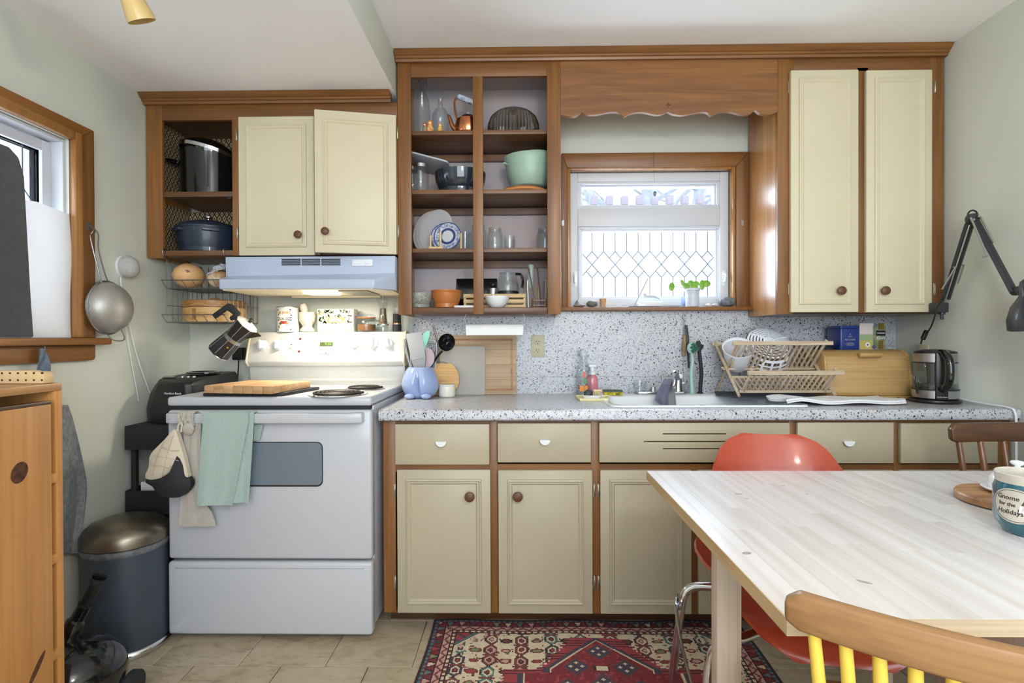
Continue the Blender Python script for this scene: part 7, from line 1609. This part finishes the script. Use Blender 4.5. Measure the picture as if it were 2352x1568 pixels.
part('tea_filter', MB().lathe([(0, .06), (.022, .06), (.03, .15), (0, .15)], kz+V(-.004, 0, 0), 24), glass('dark_filter_mesh', (90, 88, 86), .2, .6), ek)
part('spout_line', MB().tube(smoothpath([kz+V(-.079, -.01, .02), kz+V(-.088, -.012, .06), kz+V(-.085, -.012, .09)]), .004, 8), M_BLK, ek)
part('cord', MB().tube(smoothpath([kc+V(-.09, .02, .006), kc+V(-.1, .06, .006), kc+V(-.06, .12, .006), kc+V(.03, .13, .006)]), .003, 6), M_BLK, ek)
wc_ = [Wz(2205, 880, ZW+.03), Wz(2235, 890, ZW+.02), Wz(2275, 908, ZW+.01), Wz(2308, 930, ZW+.006), V(1.845, 2.035, ZW+.004), V(1.85, 2.012, ZW-.03), V(1.852, 2.012, ZW-.1), V(1.852, 2.02, .45)]
wc_[0] = V(1.775, 2.45, ZW+.08); wc_[1] = Wz(2240, 892, ZW+.02)
solo('white_power_cable', MB().tube(smoothpath([V(1.79, 2.52, ZW+.16), V(1.782, 2.46, ZW+.09), V(1.79, 2.36, ZW+.045), V(1.81, 2.24, ZW+.016), V(1.828, 2.12, ZW+.006), V(1.836, 2.045, ZW+.004), V(1.84, 2.02, ZW-.012), V(1.843, 2.018, ZW-.08), V(1.844, 2.02, .5)]), .0042, 8), M_WHITE, 'white power cable running off the right end of the worktop', 'cable')
ot = thing('side_outlet', 'cream outlet plate on the right wall behind the kettle', 'outlet', (XR, 2.45, .98))
part('cover_plate', MB().box(XR-.006, 2.4, .985, XR-.0005, 2.47, 1.105), M_BEI, ot, .001)
for z in (1.02, 1.07): part('socket', MB().box(XR-.008, 2.42, z-.013, XR-.006, 2.45, z+.013), M_BEI, ot, .003)
# ------------------------------------------------------------ clamp lamp
M_LBK = mat('lamp_black', (48, 49, 52), .4, coat=.2)
dl = thing('clamp_lamp', 'black spring-arm clamp lamp fixed to the tall cabinet', 'lamp', Wy(2160, 715, 2.29))
Ya = 2.255
cp = Wy(2160, 705, Ya)
part('clamp', MB().box(cp.x-.026, Ya-.015, cp.z-.022, cp.x+.024, Ya+.03, cp.z+.018), M_LBK, dl, .004)
part('clamp_screw', MB().lathe([(0, 0), (.006, 0), (.006, .02), (.012, .022), (.012, .03), (0, .03)], (cp.x+.01, Ya+.005, cp.z-.052), 12), M_LBK, dl)
def arm(u0, v0, Y0, u1, v1, Y1, off, r=.0075): 
    a, b = Wy(u0, v0, Y0), Wy(u1, v1, Y1); d = (b-a).normalized(); s_ = V(d.z, 0, -d.x)*off; return MB().tube([a+s_, b+s_], r, 4)
Yb2 = 2.09; Yc2 = 1.9
for o_ in (-.014, .014): part('lower_arm', arm(2172, 688, Ya, 2228, 512, Yb2, o_), M_LBK, dl)
for o_ in (-.009, .011): part('upper_arm', arm(2238, 500, Yb2, 2330, 672, Yc2, o_, .0085), M_LBK, dl)
part('elbow', MB().prism(circ(Wy(2233, 503, Yb2).x, Wy(2233, 503, Yb2).z, .021, 18), Yb2-.012, Yb2+.012), M_LBK, dl, .003)
for o_ in (-.006, .006): part('elbow_bolt', MB().lathe([(0, 0), (.005, 0), (.005, .004), (0, .004)], seg=10).xf(Matrix.Translation(Wy(2233, 503, Yb2)+V(o_*1.6, -.016, o_)) @ Matrix.Rotation(R(90), 4, 'X')), M_STEEL, dl)
part('cable_loop', MB().tube(smoothpath([Wy(2224, 512, Yb2-.01), Wy(2223, 492, Yb2-.01), Wy(2232, 483, Yb2-.01), Wy(2243, 487, Yb2-.01), Wy(2247, 500, Yb2-.01)]), .003, 8), M_BLK, dl)
def sprp(u, v, up): return Wy(u, v, (Ya+(688-v)/176*(Yb2-Ya) if not up else Yb2+(v-500)/172*(Yc2-Yb2))-.024)
for a, b, up in (((2164, 664), (2196, 612), 0), ((2200, 650), (2214, 608), 0), ((2230, 500), (2268, 588), 1), ((2252, 498), (2282, 556), 1)):
    part('spring', MB().tube([sprp(*a, up), sprp(*b, up)], .0036, 8), M_STEEL, dl); part('spring_pin', MB().tube([sprp(*b, up), sprp(*b, up)+V(.004, .026, 0)], .0025, 6), M_STEEL, dl)
jq = Wy(2335, 668, Yc2)
part('head_joint', MB().prism(circ(jq.x, jq.z, .016, 14), Yc2-.012, Yc2+.012), M_LBK, dl, .002)
sq_ = Wy(2374, 690, 1.79)
Ms = Matrix.Translation(sq_) @ Matrix.Rotation(R(-14), 4, 'Y')
part('shade', MB().lathe([(.022, .06), (.028, .056), (.03, .03), (.036, .018), (.06, -.01), (.078, -.05), (.082, -.085), (.08, -.085), (.076, -.05), (.058, -.012), (.034, .014), (.022, .014)], seg=36).xf(Ms), M_LBK, dl, smooth=60)
part('shade_cap', MB().lathe([(0, .075), (.012, .075), (.022, .068), (.026, .055), (0, .055)], seg=24).xf(Ms), M_LBK, dl)
part('bulb', MB().ell((0, 0, -.035), .028, .028, .034, 16, 10).xf(Ms), M_WHITE, dl)
part('cord', MB().tube(smoothpath([Wy(2170, 684, Ya-.012), Wy(2153, 705, Ya-.02), Wy(2146, 730, Ya-.01), Wy(2136, 755, Ya+.02), Wy(2120, 775, Ya+.05), Wy(2115, 790, Ya+.06)]), .003, 8), M_BLK, dl)
sw = Wy(2124, 769, Ya+.045)
part('inline_switch', MB().box(-.008, -.007, -.021, .008, .007, .021).xf(Matrix.Translation(sw) @ Matrix.Rotation(R(24), 4, 'Y')), M_BLK, dl, .003)
# ------------------------------------------------------------ rug
def rug():
    W, L, cs = 1.215, 1.7, .005; nx, ny = int(W/cs), int(L/cs); X0, Y1 = -.352, 2.153
    navy, red, pink, cream, brown, teal, green, black, rose = [lin(c) for c in ((74, 68, 82), (128, 46, 54), (198, 156, 144), (216, 200, 170), (118, 64, 58), (84, 124, 122), (126, 144, 104), (58, 42, 46), (158, 66, 70))]
    def tri(s, p): return abs((s/p) % 1-.5)*2
    def motif(a, b, k):
        """hooked lozenge pair: a,b offset from its centre"""
        c1 = (teal, brown, brown, navy)[k % 4]; c2 = (cream, pink, cream, cream)[k % 4]; c3 = (brown, rose, brown, pink)[(k//2) % 4]
        b2 = abs(b)-.03; d = max(abs(a)*1.05, abs(a)*.6+abs(b2)*.85)
        if abs(b) < .0055 and abs(a) < .05: return brown
        if d < .0085: return c3
        if d < .013: return black
        if d < .021: return c2
        if d < .03: return c1
        if d < .033: return black
        return None
    def leaf(a, b, k):
        d = math.hypot(a*.62, b)
        if d < .009: return (rose, pink, green, brown)[k % 4]
        if d < .015: return (brown, brown, brown, black)[k % 4]
        if abs(a+.035) < .012 and abs(b-a*.4) < .004: return black
        return None
    def col(x, t):
        dx = min(x, W-x); dt = min(t, L-t); d = min(dx, dt); s = t if dx < dt else x
        if d < .008: return black
        if d < .018: return teal if tri(s, .022) > .55 else navy
        if d < .022: return rose if tri(s, .02) > .5 else black
        if d < .05:
            k = int(s/.046); q = (d-.022)/.028; w = abs((s/.046) % 1-.5)*2
            if w < .55*(1-q)+.05 and q > .12: return (cream, green, rose, navy, pink, teal)[k*5 % 6]
            if abs(w-(.8-.5*q)) < .12: return black
            return red
        if d < .054: return black
        if d < .082:
            q = (d-.054)/.028
            return brown if abs(q-.2-.6*tri(s, .042)) < .17 else pink
        if d < .086: return black
        if d < .094: return cream if (int(s/.012) % 2) else brown
        if d < .098: return black
        # field
        fx, ft = dx-.098, dt-.098; e = fx+ft
        if e < .085:
            if e > .074: return teal
            return rose if tri(fx-ft, .05) < .75 else navy
        if e < .092: return black
        if e < .1: return cream
        if e < .17 and (int(fx/.011) % 2 == 0) and e < .13+.04*tri(fx, .05): return pink if int(fx/.022) % 2 else cream
        # medallions, one above the other
        cx = W/2; tm = .44; tt_ = abs(((t-.118) % .82)-.41); yy = .41-tt_      # yy: distance inward from a medallion's tip
        ax = abs(x-cx-.02)
        if yy > .012:
            step = int(yy/.016); half = .085+step*.0105+(.012 if (yy/.016) % 1 < .5 else 0)
            if yy > .2: half = .33+.012*((yy/.016) % 1)
            inner = (yy-.006)*1.02 if yy < .2 else .2+(.09 if abs(yy-.27) < .05 else 0)
            if ax < inner-.028:
                for (mx, my) in ((0, .1), (-.085, .19), (.085, .19), (0, .28), (-.12, .3), (.12, .3)):
                    p1, p2 = x-cx-.02-mx, yy-my; m_ = abs(p1)+abs(p2)
                    if m_ < .05:
                        if min(abs(p1-.02)+abs(p2), abs(p1+.02)+abs(p2), abs(p1)+abs(p2-.02), abs(p1)+abs(p2+.02)) < .0075: return cream
                        return navy if m_ < .045 else brown
                if abs(yy-.2) < .014 and ax < .03: return cream if ax < .02 else black
                if abs(yy-.245) < .02 and ax < .03: return navy if (int(ax/.008)+int(abs(yy-.245)/.008)) % 2 else rose
                n_ = noise.noise(V(x*60, t*60, 2)); return rose if n_ > .3 else (brown if n_ < -.4 else red)
            if ax < inner-.02: return cream
            if ax < inner: return navy
            if ax < half: return black if (yy/.016) % 1 < .16 else rose
        # scattered motifs
        ci = math.floor((x-.125)/.056+.5); a = x-.125-ci*.056
        if ci % 2 == 0:
            sh_ = .065 if (ci//2) % 2 else 0; j = math.floor((t-.175-sh_)/.13+.5); c_ = motif(a/.8, (t-.175-sh_-j*.13)/.98, ci//2+j*3)
        else:
            j = math.floor((t-.15)/.062+.5); c_ = leaf(a, (t-.15-j*.062), ci+j) if (ci//2+j) % 2 else leaf(-a*1.3, (t-.15-j*.062)*1.3, ci+j+1)
        if c_: return c_
        n_ = noise.noise(V(x*55, t*55, 7))
        if n_ > .5: return brown
        if n_ < -.52: return (teal if noise.noise(V(x*9, t*9, 1)) > 0 else rose)
        return cream
    vs = [(X0+W*i/nx+.004*math.sin(j*.05), Y1-L*j/ny+.004*math.sin(i*.07), .004) for j in range(ny+1) for i in range(nx+1)]
    fs = [(j*(nx+1)+i, (j+1)*(nx+1)+i, (j+1)*(nx+1)+i+1, j*(nx+1)+i+1) for j in range(ny) for i in range(nx)]
    me = bpy.data.meshes.new('pile'); me.from_pydata(vs, [], fs)
    ca = me.color_attributes.new('Col', 'FLOAT_COLOR', 'CORNER'); buf = []
    for j in range(ny):
        for i in range(nx):
            c_ = col((i+.5)*W/nx, (j+.5)*L/ny)
            buf.extend(c_*4)
    ca.data.foreach_set('color', buf); me.materials.append(vcol('knotted_wool')); me.update()
    rt = thing('persian_rug', 'red and cream patterned wool rug with medallion on the floor', 'rug', (X0+W/2, Y1-L/2, 0))
    o = bpy.data.objects.new('pile', me); COL.objects.link(o); o.parent = rt; o.location = (-(X0+W/2), -(Y1-L/2), 0)
    rim = [vs[i] for i in range(nx+1)] + [vs[j*(nx+1)+nx] for j in range(1, ny+1)] + [vs[ny*(nx+1)+i] for i in range(nx-1, -1, -1)] + [vs[j*(nx+1)] for j in range(ny-1, 0, -1)]
    n = len(rim); mb = MB(); mb.v = [V(*p) for p in rim]+[V(p[0], p[1], .0004) for p in rim]; mb.f = [(i, n+i, n+(i+1) % n, (i+1) % n) for i in range(n)]
    part('edge', mb, mat('rug_edge', (60, 40, 46), .95), rt)
rug()

# ------------------------------------------------------------ dining table
TZ = .74; ty0, ty1 = .766, 1.612
dt_ = thing('dining_table', 'birch gateleg dining table, window sheen in its pale colour', 'table', (1.09, 1.19, 0))
rr = random.Random(11); M_STAIN = mat('grey_birch_knot', (168, 160, 156), .5, var=.4, vscale=120)
for (a, b, wd_) in ((.379, .9915, .0555), (.9935, 1.2665, .0546), (1.2685, 1.8, .053)):
    n = round((b-a)/wd_); w_ = (b-a)/n
    for i in range(n):
        x = a+i*w_; y = ty0; first = (i == 0 and a < .4)
        while y < ty1-.001:
            l = ty1-y if first else rr.uniform(.22, .52)
            if ty1-y-l < .12: l = ty1-y
            part('stave', MB().box(x+.0001, y+.0001, TZ-.021, x+w_-.0001, y+l-.0001, TZ), W_BIRCH, dt_, .00015, 1); y += l
    part('leaf_edge', MB().box(a, ty0+.001, TZ-.025, b, ty1-.001, TZ-.0212), W_BIRCHE, dt_)
part('edge_band', MB().box(.3775, ty0, TZ-.025, .379, ty1, TZ-.0004), wood('birch_edge_deep', (210, 184, 142), (186, 156, 110), 'y', rough=.5), dt_)
for x in (.9925, 1.2675): part('seam_strip', MB().box(x-.0012, ty0, TZ-.02, x+.0012, ty1, TZ-.0006), M_WHITE, dt_)  # white strips paint the bright edge highlights along the leaf seams
part('edge_band', MB().box(.3775, ty0-.0015, TZ-.025, 1.8, ty0, TZ-.0004), W_BIRCHE, dt_)
LX0, LX1 = PX(1647, 1.25, 1400), PX(1704, 1.25, 1400)
part('gate_leg', MB().box(LX0, 1.25, 0, LX1, 1.29, TZ-.0255), W_BIRCHZ, dt_, .003)
part('gate_rail', MB().box(LX1, 1.258, .63, 1.0, 1.282, .7), W_BIRCHE, dt_, .002)
part('gate_leg', MB().box(1.7, 1.25, 0, 1.755, 1.29, TZ-.0255), W_BIRCHZ, dt_, .003)
for x in (1.0, 1.225):
    for y in (.84, 1.50): part('leg', MB().box(x, y, 0, x+.035, y+.05, TZ-.0255), W_BIRCHZ, dt_, .003)
for y in (.86, 1.505): part('apron', MB().box(1.035, y, .58, 1.225, y+.02, TZ-.0255), W_BIRCHE, dt_, .002)
for x in (1.004, 1.236): part('side_panel', MB().box(x, .89, .3, x+.018, 1.5, TZ-.0255), W_BIRCHZ, dt_, .002)
for (u, v, ru, rv, tl) in ((1697, 1134, .011, .006, 0), (1716, 1144, .005, .004, 0), (1798, 1115, .008, .003, .6), (1985, 1336, .012, .004, -.7), (1853, 1134, .007, .003, .5), (1715, 1270, .01, .006, .4)):
    q = Wz(u, v, TZ); part('wood_knot', MB().prism([(q.x+ru*math.cos(2*PI*i/14)*math.cos(tl)-rv*math.sin(2*PI*i/14)*math.sin(tl), q.y+ru*math.cos(2*PI*i/14)*math.sin(tl)+rv*math.sin(2*PI*i/14)*math.cos(tl)) for i in range(14)], TZ-.0005, TZ+.0001, 'z'), M_STAIN, dt_)
# things on the table
tb2 = solo('round_serving_board', MB().lathe([(0, 0), (.098, 0), (.103, .003), (.104, .016), (.101, .02), (0, .02)], (1.17, 1.298, TZ+.0006), 48), wood('acacia_round', (186, 142, 98), (140, 96, 60), 'x', scale=1.6, rough=.5), 'round brown wooden serving board on the table', 'board', bevel=0)
bd = thing('butter_bell', 'white porcelain butter dish with domed knobbed lid on the round board', 'butter dish', (1.2, 1.31, TZ+.021))
c = (1.2, 1.31, TZ+.0212)
part('saucer', MB().lathe([(0, 0), (.045, 0), (.066, .006), (.069, .01), (.066, .011), (.045, .006), (0, .005)], c, 40), M_CER, bd)
part('dome', MB().lathe([(.053, .0075), (.055, .02), (.053, .034), (.044, .046), (.028, .053), (.009, .056), (0, .056)], c, 40), M_CER, bd)
part('knob', MB().lathe([(0, .055), (.007, .056), (.0055, .062), (.0055, .066), (.013, .071), (.0145, .075), (.011, .078), (0, .08)], c, 24), M_CER, bd)
mg = thing('gnome_mug', 'teal stoneware mug with cream oval holiday label on the table', 'mug', (1.03, 1.098, TZ))
M_TEAL = mat('teal_glaze', (40, 96, 108), .16, coat=.6, var=.25, vscale=12); M_STON = mat('cream_stoneware', (196, 190, 176), .35, var=.15, vscale=30)
c = (1.03, 1.1, TZ+.0006); r = .0555
part('body', MB().lathe([(0, 0), (.037, 0), (.041, .003), (.044, .01), (.0515, .02), (r, .034), (r, .09), (.052, .1), (.0515, .104), (.0495, .104), (.0495, .098), (.046, .02), (0, .012)], c, 48), M_TEAL, mg, smooth=50)
part('rim', MB().lathe([(.0485, .1035), (.052, .1035), (.0525, .112), (.0535, .121), (.0515, .123), (.0495, .12), (.0485, .11)], c, 48), M_STON, mg)
part('inside', MB().lathe([(0, .013), (.0465, .014), (.0485, .06), (.0493, .1045), (.0487, .1045), (.047, .06), (.045, .016), (0, .0145)], c, 40), M_STON, mg)
part('handle', MB().tube(smoothpath([(c[0]+.045, c[1]+.025, c[2]+.092), (c[0]+.07, c[1]+.04, c[2]+.095), (c[0]+.078, c[1]+.045, c[2]+.06), (c[0]+.066, c[1]+.038, c[2]+.03), (c[0]+.046, c[1]+.026, c[2]+.028)]), .0065, 10), M_TEAL, mg)
def oval(rx, rz, d=.0006, rings=7, seg=40, hole=0.0):
    mb = MB(); ks = [hole+(1-hole)*k/rings for k in range(rings+1)]
    for top in (0, 1):
        for k in ks: mb.v += [V(rx*k*math.cos(2*PI*i/seg), rz*k*math.sin(2*PI*i/seg), d*top) for i in range(seg)]
    m = (rings+1)*seg
    for k in range(rings):
        for i in range(seg):
            j = (i+1) % seg; mb.f += [(m+k*seg+i, m+k*seg+j, m+(k+1)*seg+j, m+(k+1)*seg+i), (k*seg+i, (k+1)*seg+i, (k+1)*seg+j, k*seg+j)]
    mb.f += [(rings*seg+i, m+rings*seg+i, m+rings*seg+(i+1) % seg, rings*seg+(i+1) % seg) for i in range(seg)]
    return mb
A0 = R(-155)
def on_mug(mb, dx=0, dz=.062): return wrap(mb.xf(Matrix.Translation((dx, dz, 0))), c, r, A0, .0004)
part('label', on_mug(oval(.041, .034)), M_STON, mg, fix=False)
part('label_outline', on_mug(oval(.0385, .0315, .0009, 1, 48, .97)), M_LBLK, mg, fix=False)
M_INK = mat('brown_black_ink', (50, 44, 42), .5)
for s_, x, z, sz in (('Gnome', -.011, .077, .0125), ('for the', -.0125, .0635, .0105), ('Holidays', -.0075, .0485, .0125)):
    part('lettering', on_mug(text_mb(s_, sz, .0003, shear=.12, bold=.0002).xf(Matrix.Translation((x, z-.062, .0008)))), M_INK, mg, fix=False)
gn = MB()
gn.add([(.011, .004, .0012), (.027, .004, .0012), (.021, .026, .0012)], [(0, 1, 2)])
part('hat_print', on_mug(gn), M_INK, mg, fix=False)
gd = MB()
for (x, z) in ((.0155, .007), (.02, .007), (.0245, .007), (.0175, .012), (.0225, .012), (.0195, .017)): gd.add([(x+.0013*math.cos(2*PI*i/8), z+.0013*math.sin(2*PI*i/8), .0014) for i in range(8)], [tuple(range(8))])
part('hat_dots', on_mug(gd), M_STON, mg, fix=False)
bdp = MB().add([(.009, .003, .0012), (.007, -.012, .0012), (.012, -.009, .0012), (.015, -.014, .0012), (.019, -.01, .0012), (.023, -.014, .0012), (.026, -.009, .0012), (.031, -.011, .0012), (.029, .003, .0012)], [(0, 1, 2, 3, 4, 5, 6, 7, 8)])
part('coat_print', on_mug(MB().add([(.006, -.005, .001), (.006, -.016, .001), (.031, -.016, .001), (.031, -.005, .001)], [(0, 1, 2, 3)])), M_INK, mg, fix=False)
part('beard_print', on_mug(bdp), M_LAB, mg, fix=False)

# ------------------------------------------------------------ orange shell chair
M_ORG = mat('orange_fibreglass', (172, 68, 44), .32, var=.06, vscale=30, coat=.25)
oc = thing('orange_shell_chair', 'orange moulded shell chair on chrome legs tucked under the table', 'chair', (.771, 1.467, 0), R(-10))
sp_pts = [(-.262, .398, .1), (-.255, .408, .165), (-.23, .425, .215), (-.16, .437, .252), (-.06, .43, .27), (.05, .42, .275), (.14, .43, .266), (.205, .475, .252), (.245, .55, .235), (.275, .64, .213), (.3, .72, .193), (.322, .775, .165), (.332, .8, .135), (.338, .815, .085)]
def spine(t):
    q = t*(len(sp_pts)-1); i = min(int(q), len(sp_pts)-2); f = q-i; return [sp_pts[i][k]*(1-f)+sp_pts[i+1][k]*f for k in range(3)]
P = []
for j in range(37):
    t = j/36; y_, z_, hw = spine(t); row_ = []
    for i in range(21):
        u = -1+2*i/20; s = abs(u)**2.6; k = min(max((t-.4)/.25, 0), 1); k = k*k*(3-2*k)
        row_.append(V(u*hw, y_-s*.055*k*(1-max(0, (t-.78)/.22)), z_+s*(.1*(1-k)*min(1, t*4)-.0)))
    P.append(row_)
part('shell', MB().grid(P, .008), M_ORG, oc, smooth=60, local=True)
lg = {}
for sx_ in (-1, 1):
    for yy, fy_, xo in ((-.2, -.225, -.045), (.1, .135, -.015)):
        part('leg', MB().tube(smoothpath([(sx_*.1, yy*.6, .408), (sx_*(.24+xo), yy*.9, .4), (sx_*(.3+xo), yy, .385), (sx_*(.322+xo), yy, .34), (sx_*(.337+xo), (yy+fy_)/2, .2), (sx_*(.357+xo), fy_, .012)], 5), .0125, 12), M_CHR, oc, local=True)
        part('foot_cap', MB().lathe([(0, 0), (.013, 0), (.013, .016), (0, .018)], (sx_*(.358+xo), fy_, .0045), 12), M_BLK, oc, local=True)
    part('linking_plate', MB().tube(smoothpath([(sx_*.318, .115, .36), (sx_*.325, .09, .335), (sx_*.325, 0, .29), (sx_*.31, -.12, .235), (sx_*.295, -.2, .205)], 4), [.006, .01, .013, .015, .016, .017, .017, .017, .017, .016, .016, .015, .014, .012, .01, .008, .006][:17], 8, flat=.3), M_CHR, oc, local=True)
part('mount_plate', MB().box(-.12, -.15, .396, .12, .1, .408), M_BLKM, oc, .003, local=True)

# ------------------------------------------------------------ spindle chairs
M_YEL = mat('yellow_paint', (232, 200, 84), .4, var=.08, vscale=20, coat=.2)
def spindle_chair(name, lab, loc, rz, wr, ws, zt, hr, half, sag, seatm, thick=.022, n=7, r=.0085, lean=.07):
    t = thing(name, lab, 'chair', loc, rz)
    N = 24; P_ = []
    def ry(x): return -.205-lean+sag*(x/half)**2-sag*.0
    outl = []
    for i in range(N+1):
        x = -half+2*half*i/N; e = 1-abs(x/half); hcut = hr*(.0 if e > .08 else (.08-e)/.08*.28)
        outl.append((x, ry(x), hcut))
    mb = MB()
    for x, y, hc in outl: mb.v += [V(x, y-thick/2, zt-hr+hc*.6), V(x, y+thick/2, zt-hr+hc*.6), V(x, y+thick/2-.004, zt-hc), V(x, y-thick/2-.004, zt-hc)]
    for i in range(N):
        for k in range(4): mb.f.append((i*4+k, i*4+(k+1) % 4, (i+1)*4+(k+1) % 4, (i+1)*4+k))
    mb.f += [(0, 1, 2, 3), (N*4+3, N*4+2, N*4+1, N*4)]
    part('top_rail', mb, wr, t, .005, 2, smooth=45, local=True)
    for i in range(n):
        x = -half*.84+2*half*.84*i/(n-1); part('spindle', MB().tube([(x*.86, -.185, .44), (x*.93, ry(x)*.5-.1, .59), (x, ry(x), zt-hr+.012)], [r*.85, r*1.1, r*.9], 12), ws, t, local=True)
    part('seat', MB().prism([(-.2, -.2), (.2, -.2), (.215, .05), (.2, .19), (.12, .215), (-.12, .215), (-.2, .19), (-.215, .05)], .422, .445, 'z'), seatm, t, .007, 2, local=True)
    for sx_ in (-1, 1):
        for yy in (-.16, .16): part('leg', MB().tube([(sx_*.15, yy*.9, .423), (sx_*.17, yy*1.1, .25), (sx_*.2, yy*1.3, 0)], [.015, .018, .012], 12), ws, t, local=True)
        part('stretcher', MB().tube([(sx_*.18, -.19, .18), (sx_*.18, .19, .18)], [.009, .009], 10), ws, t, local=True)
    part('cross_stretcher', MB().tube([(-.18, 0, .18), (.18, 0, .18)], .009, 10), ws, t, local=True)
    return t
a = R(-31); fwd = V(-math.sin(a), math.cos(a), 0); rc_ = V(.528, .602, 0); o_ = rc_+fwd*(.205+.07)
spindle_chair('yellow_spindle_chair', 'spindle-back chair with worn oak rail and yellow painted spindles', (o_.x, o_.y, 0), a, W_RAIL, M_YEL, .80, .052, .212, .03, W_RAIL, n=11)
spindle_chair('dark_spindle_chair', 'dark brown spindle-back chair between table and base cabinet', (1.605, 1.53, 0), PI, W_DARK, W_DARKZ, .853, .062, .19, .022, W_DARK, n=5, r=.0095)

# ------------------------------------------------------------ ceiling spotlights
cf = thing('ceiling_fixture', 'ceiling light with ribbed amber glass shades above the stove side', 'ceiling light', (-1.0, 1.16, ZS))
M_AMB = mat('ribbed_amber_glass', (214, 184, 122), .35, coat=.3); M_FROST = mat('frosted_socket', (214, 214, 208), .4)
part('canopy', MB().lathe([(0, -.0005), (.065, -.0005), (.06, -.02), (.02, -.03), (0, -.03)], (-1.0, 1.1, ZS), 30), M_FROST, cf)
part('bar', MB().tube([(-1.24, 1.14, ZS-.045), (-1.0, 1.1, ZS-.035), (-.76, 1.14, ZS-.045)], .009, 10), M_FROST, cf)
for (bx, by, px, py, pz) in ((-1.06, 1.12, -1.021, 1.44, 2.0), (-1.24, 1.14, -1.235, 1.37, 2.035), (-.76, 1.14, -.72, 1.12, 2.02)):
    rimp = V(px, py, pz); dv = V(.2, .42, -.88).normalized(); topp = rimp-dv*.088
    part('arm', MB().tube(smoothpath([(bx, by, ZS-.043), ((bx+topp.x)/2, (by+topp.y)/2, ZS-.035), topp-dv*.03]), .006, 8), M_FROST, cf)
    q = dv.to_track_quat('Z', 'Y').to_matrix().to_4x4(); Mf = Matrix.Translation(topp) @ q
    part('socket', MB().lathe([(0, -.035), (.016, -.035), (.02, -.02), (.024, .02), (.026, .04), (0, .04)], seg=24).xf(Mf), M_FROST, cf)
    sh = MB(); n_ = 48; pf = [(.024, .02), (.029, .045), (.033, .07), (.034, .088)]
    for rev in (0, 1):
        for r_, h in (pf if not rev else list(reversed(pf))):
            for i in range(n_): a = 2*PI*i/n_; k = (r_-(.002 if rev else 0))*(1+.025*(i % 2)); sh.v.append(V(k*math.cos(a), k*math.sin(a), h))
    for k in range(7): sh.f += [(k*n_+i, k*n_+(i+1) % n_, (k+1)*n_+(i+1) % n_, (k+1)*n_+i) for i in range(n_)]
    part('shade', sh.xf(Mf), M_AMB, cf)
    part('bulb', MB().ell((0, 0, .055), .014, .014, .02, 14, 8).xf(Mf), mat('unlit_bulb', (236, 232, 222), .3), cf)
# added globe lamp, out of view, lighting the room from behind the camera
pd = thing('added_globe_lamp', 'added unseen white globe lamp behind the camera', 'lamp', (.45, -.35, 1.8))
part('rod', MB().tube([(.45, -.35, ZC-.001), (.45, -.35, 2.045)], .005, 8), M_BRASS, pd)
M_OPAL = mat('opal_glass', (255, 247, 236), .4, emis=ADDED_GLOW)
part('globe', MB().ell((.45, -.35, 1.94), .11, .11, .11, 24, 14), M_OPAL, pd)
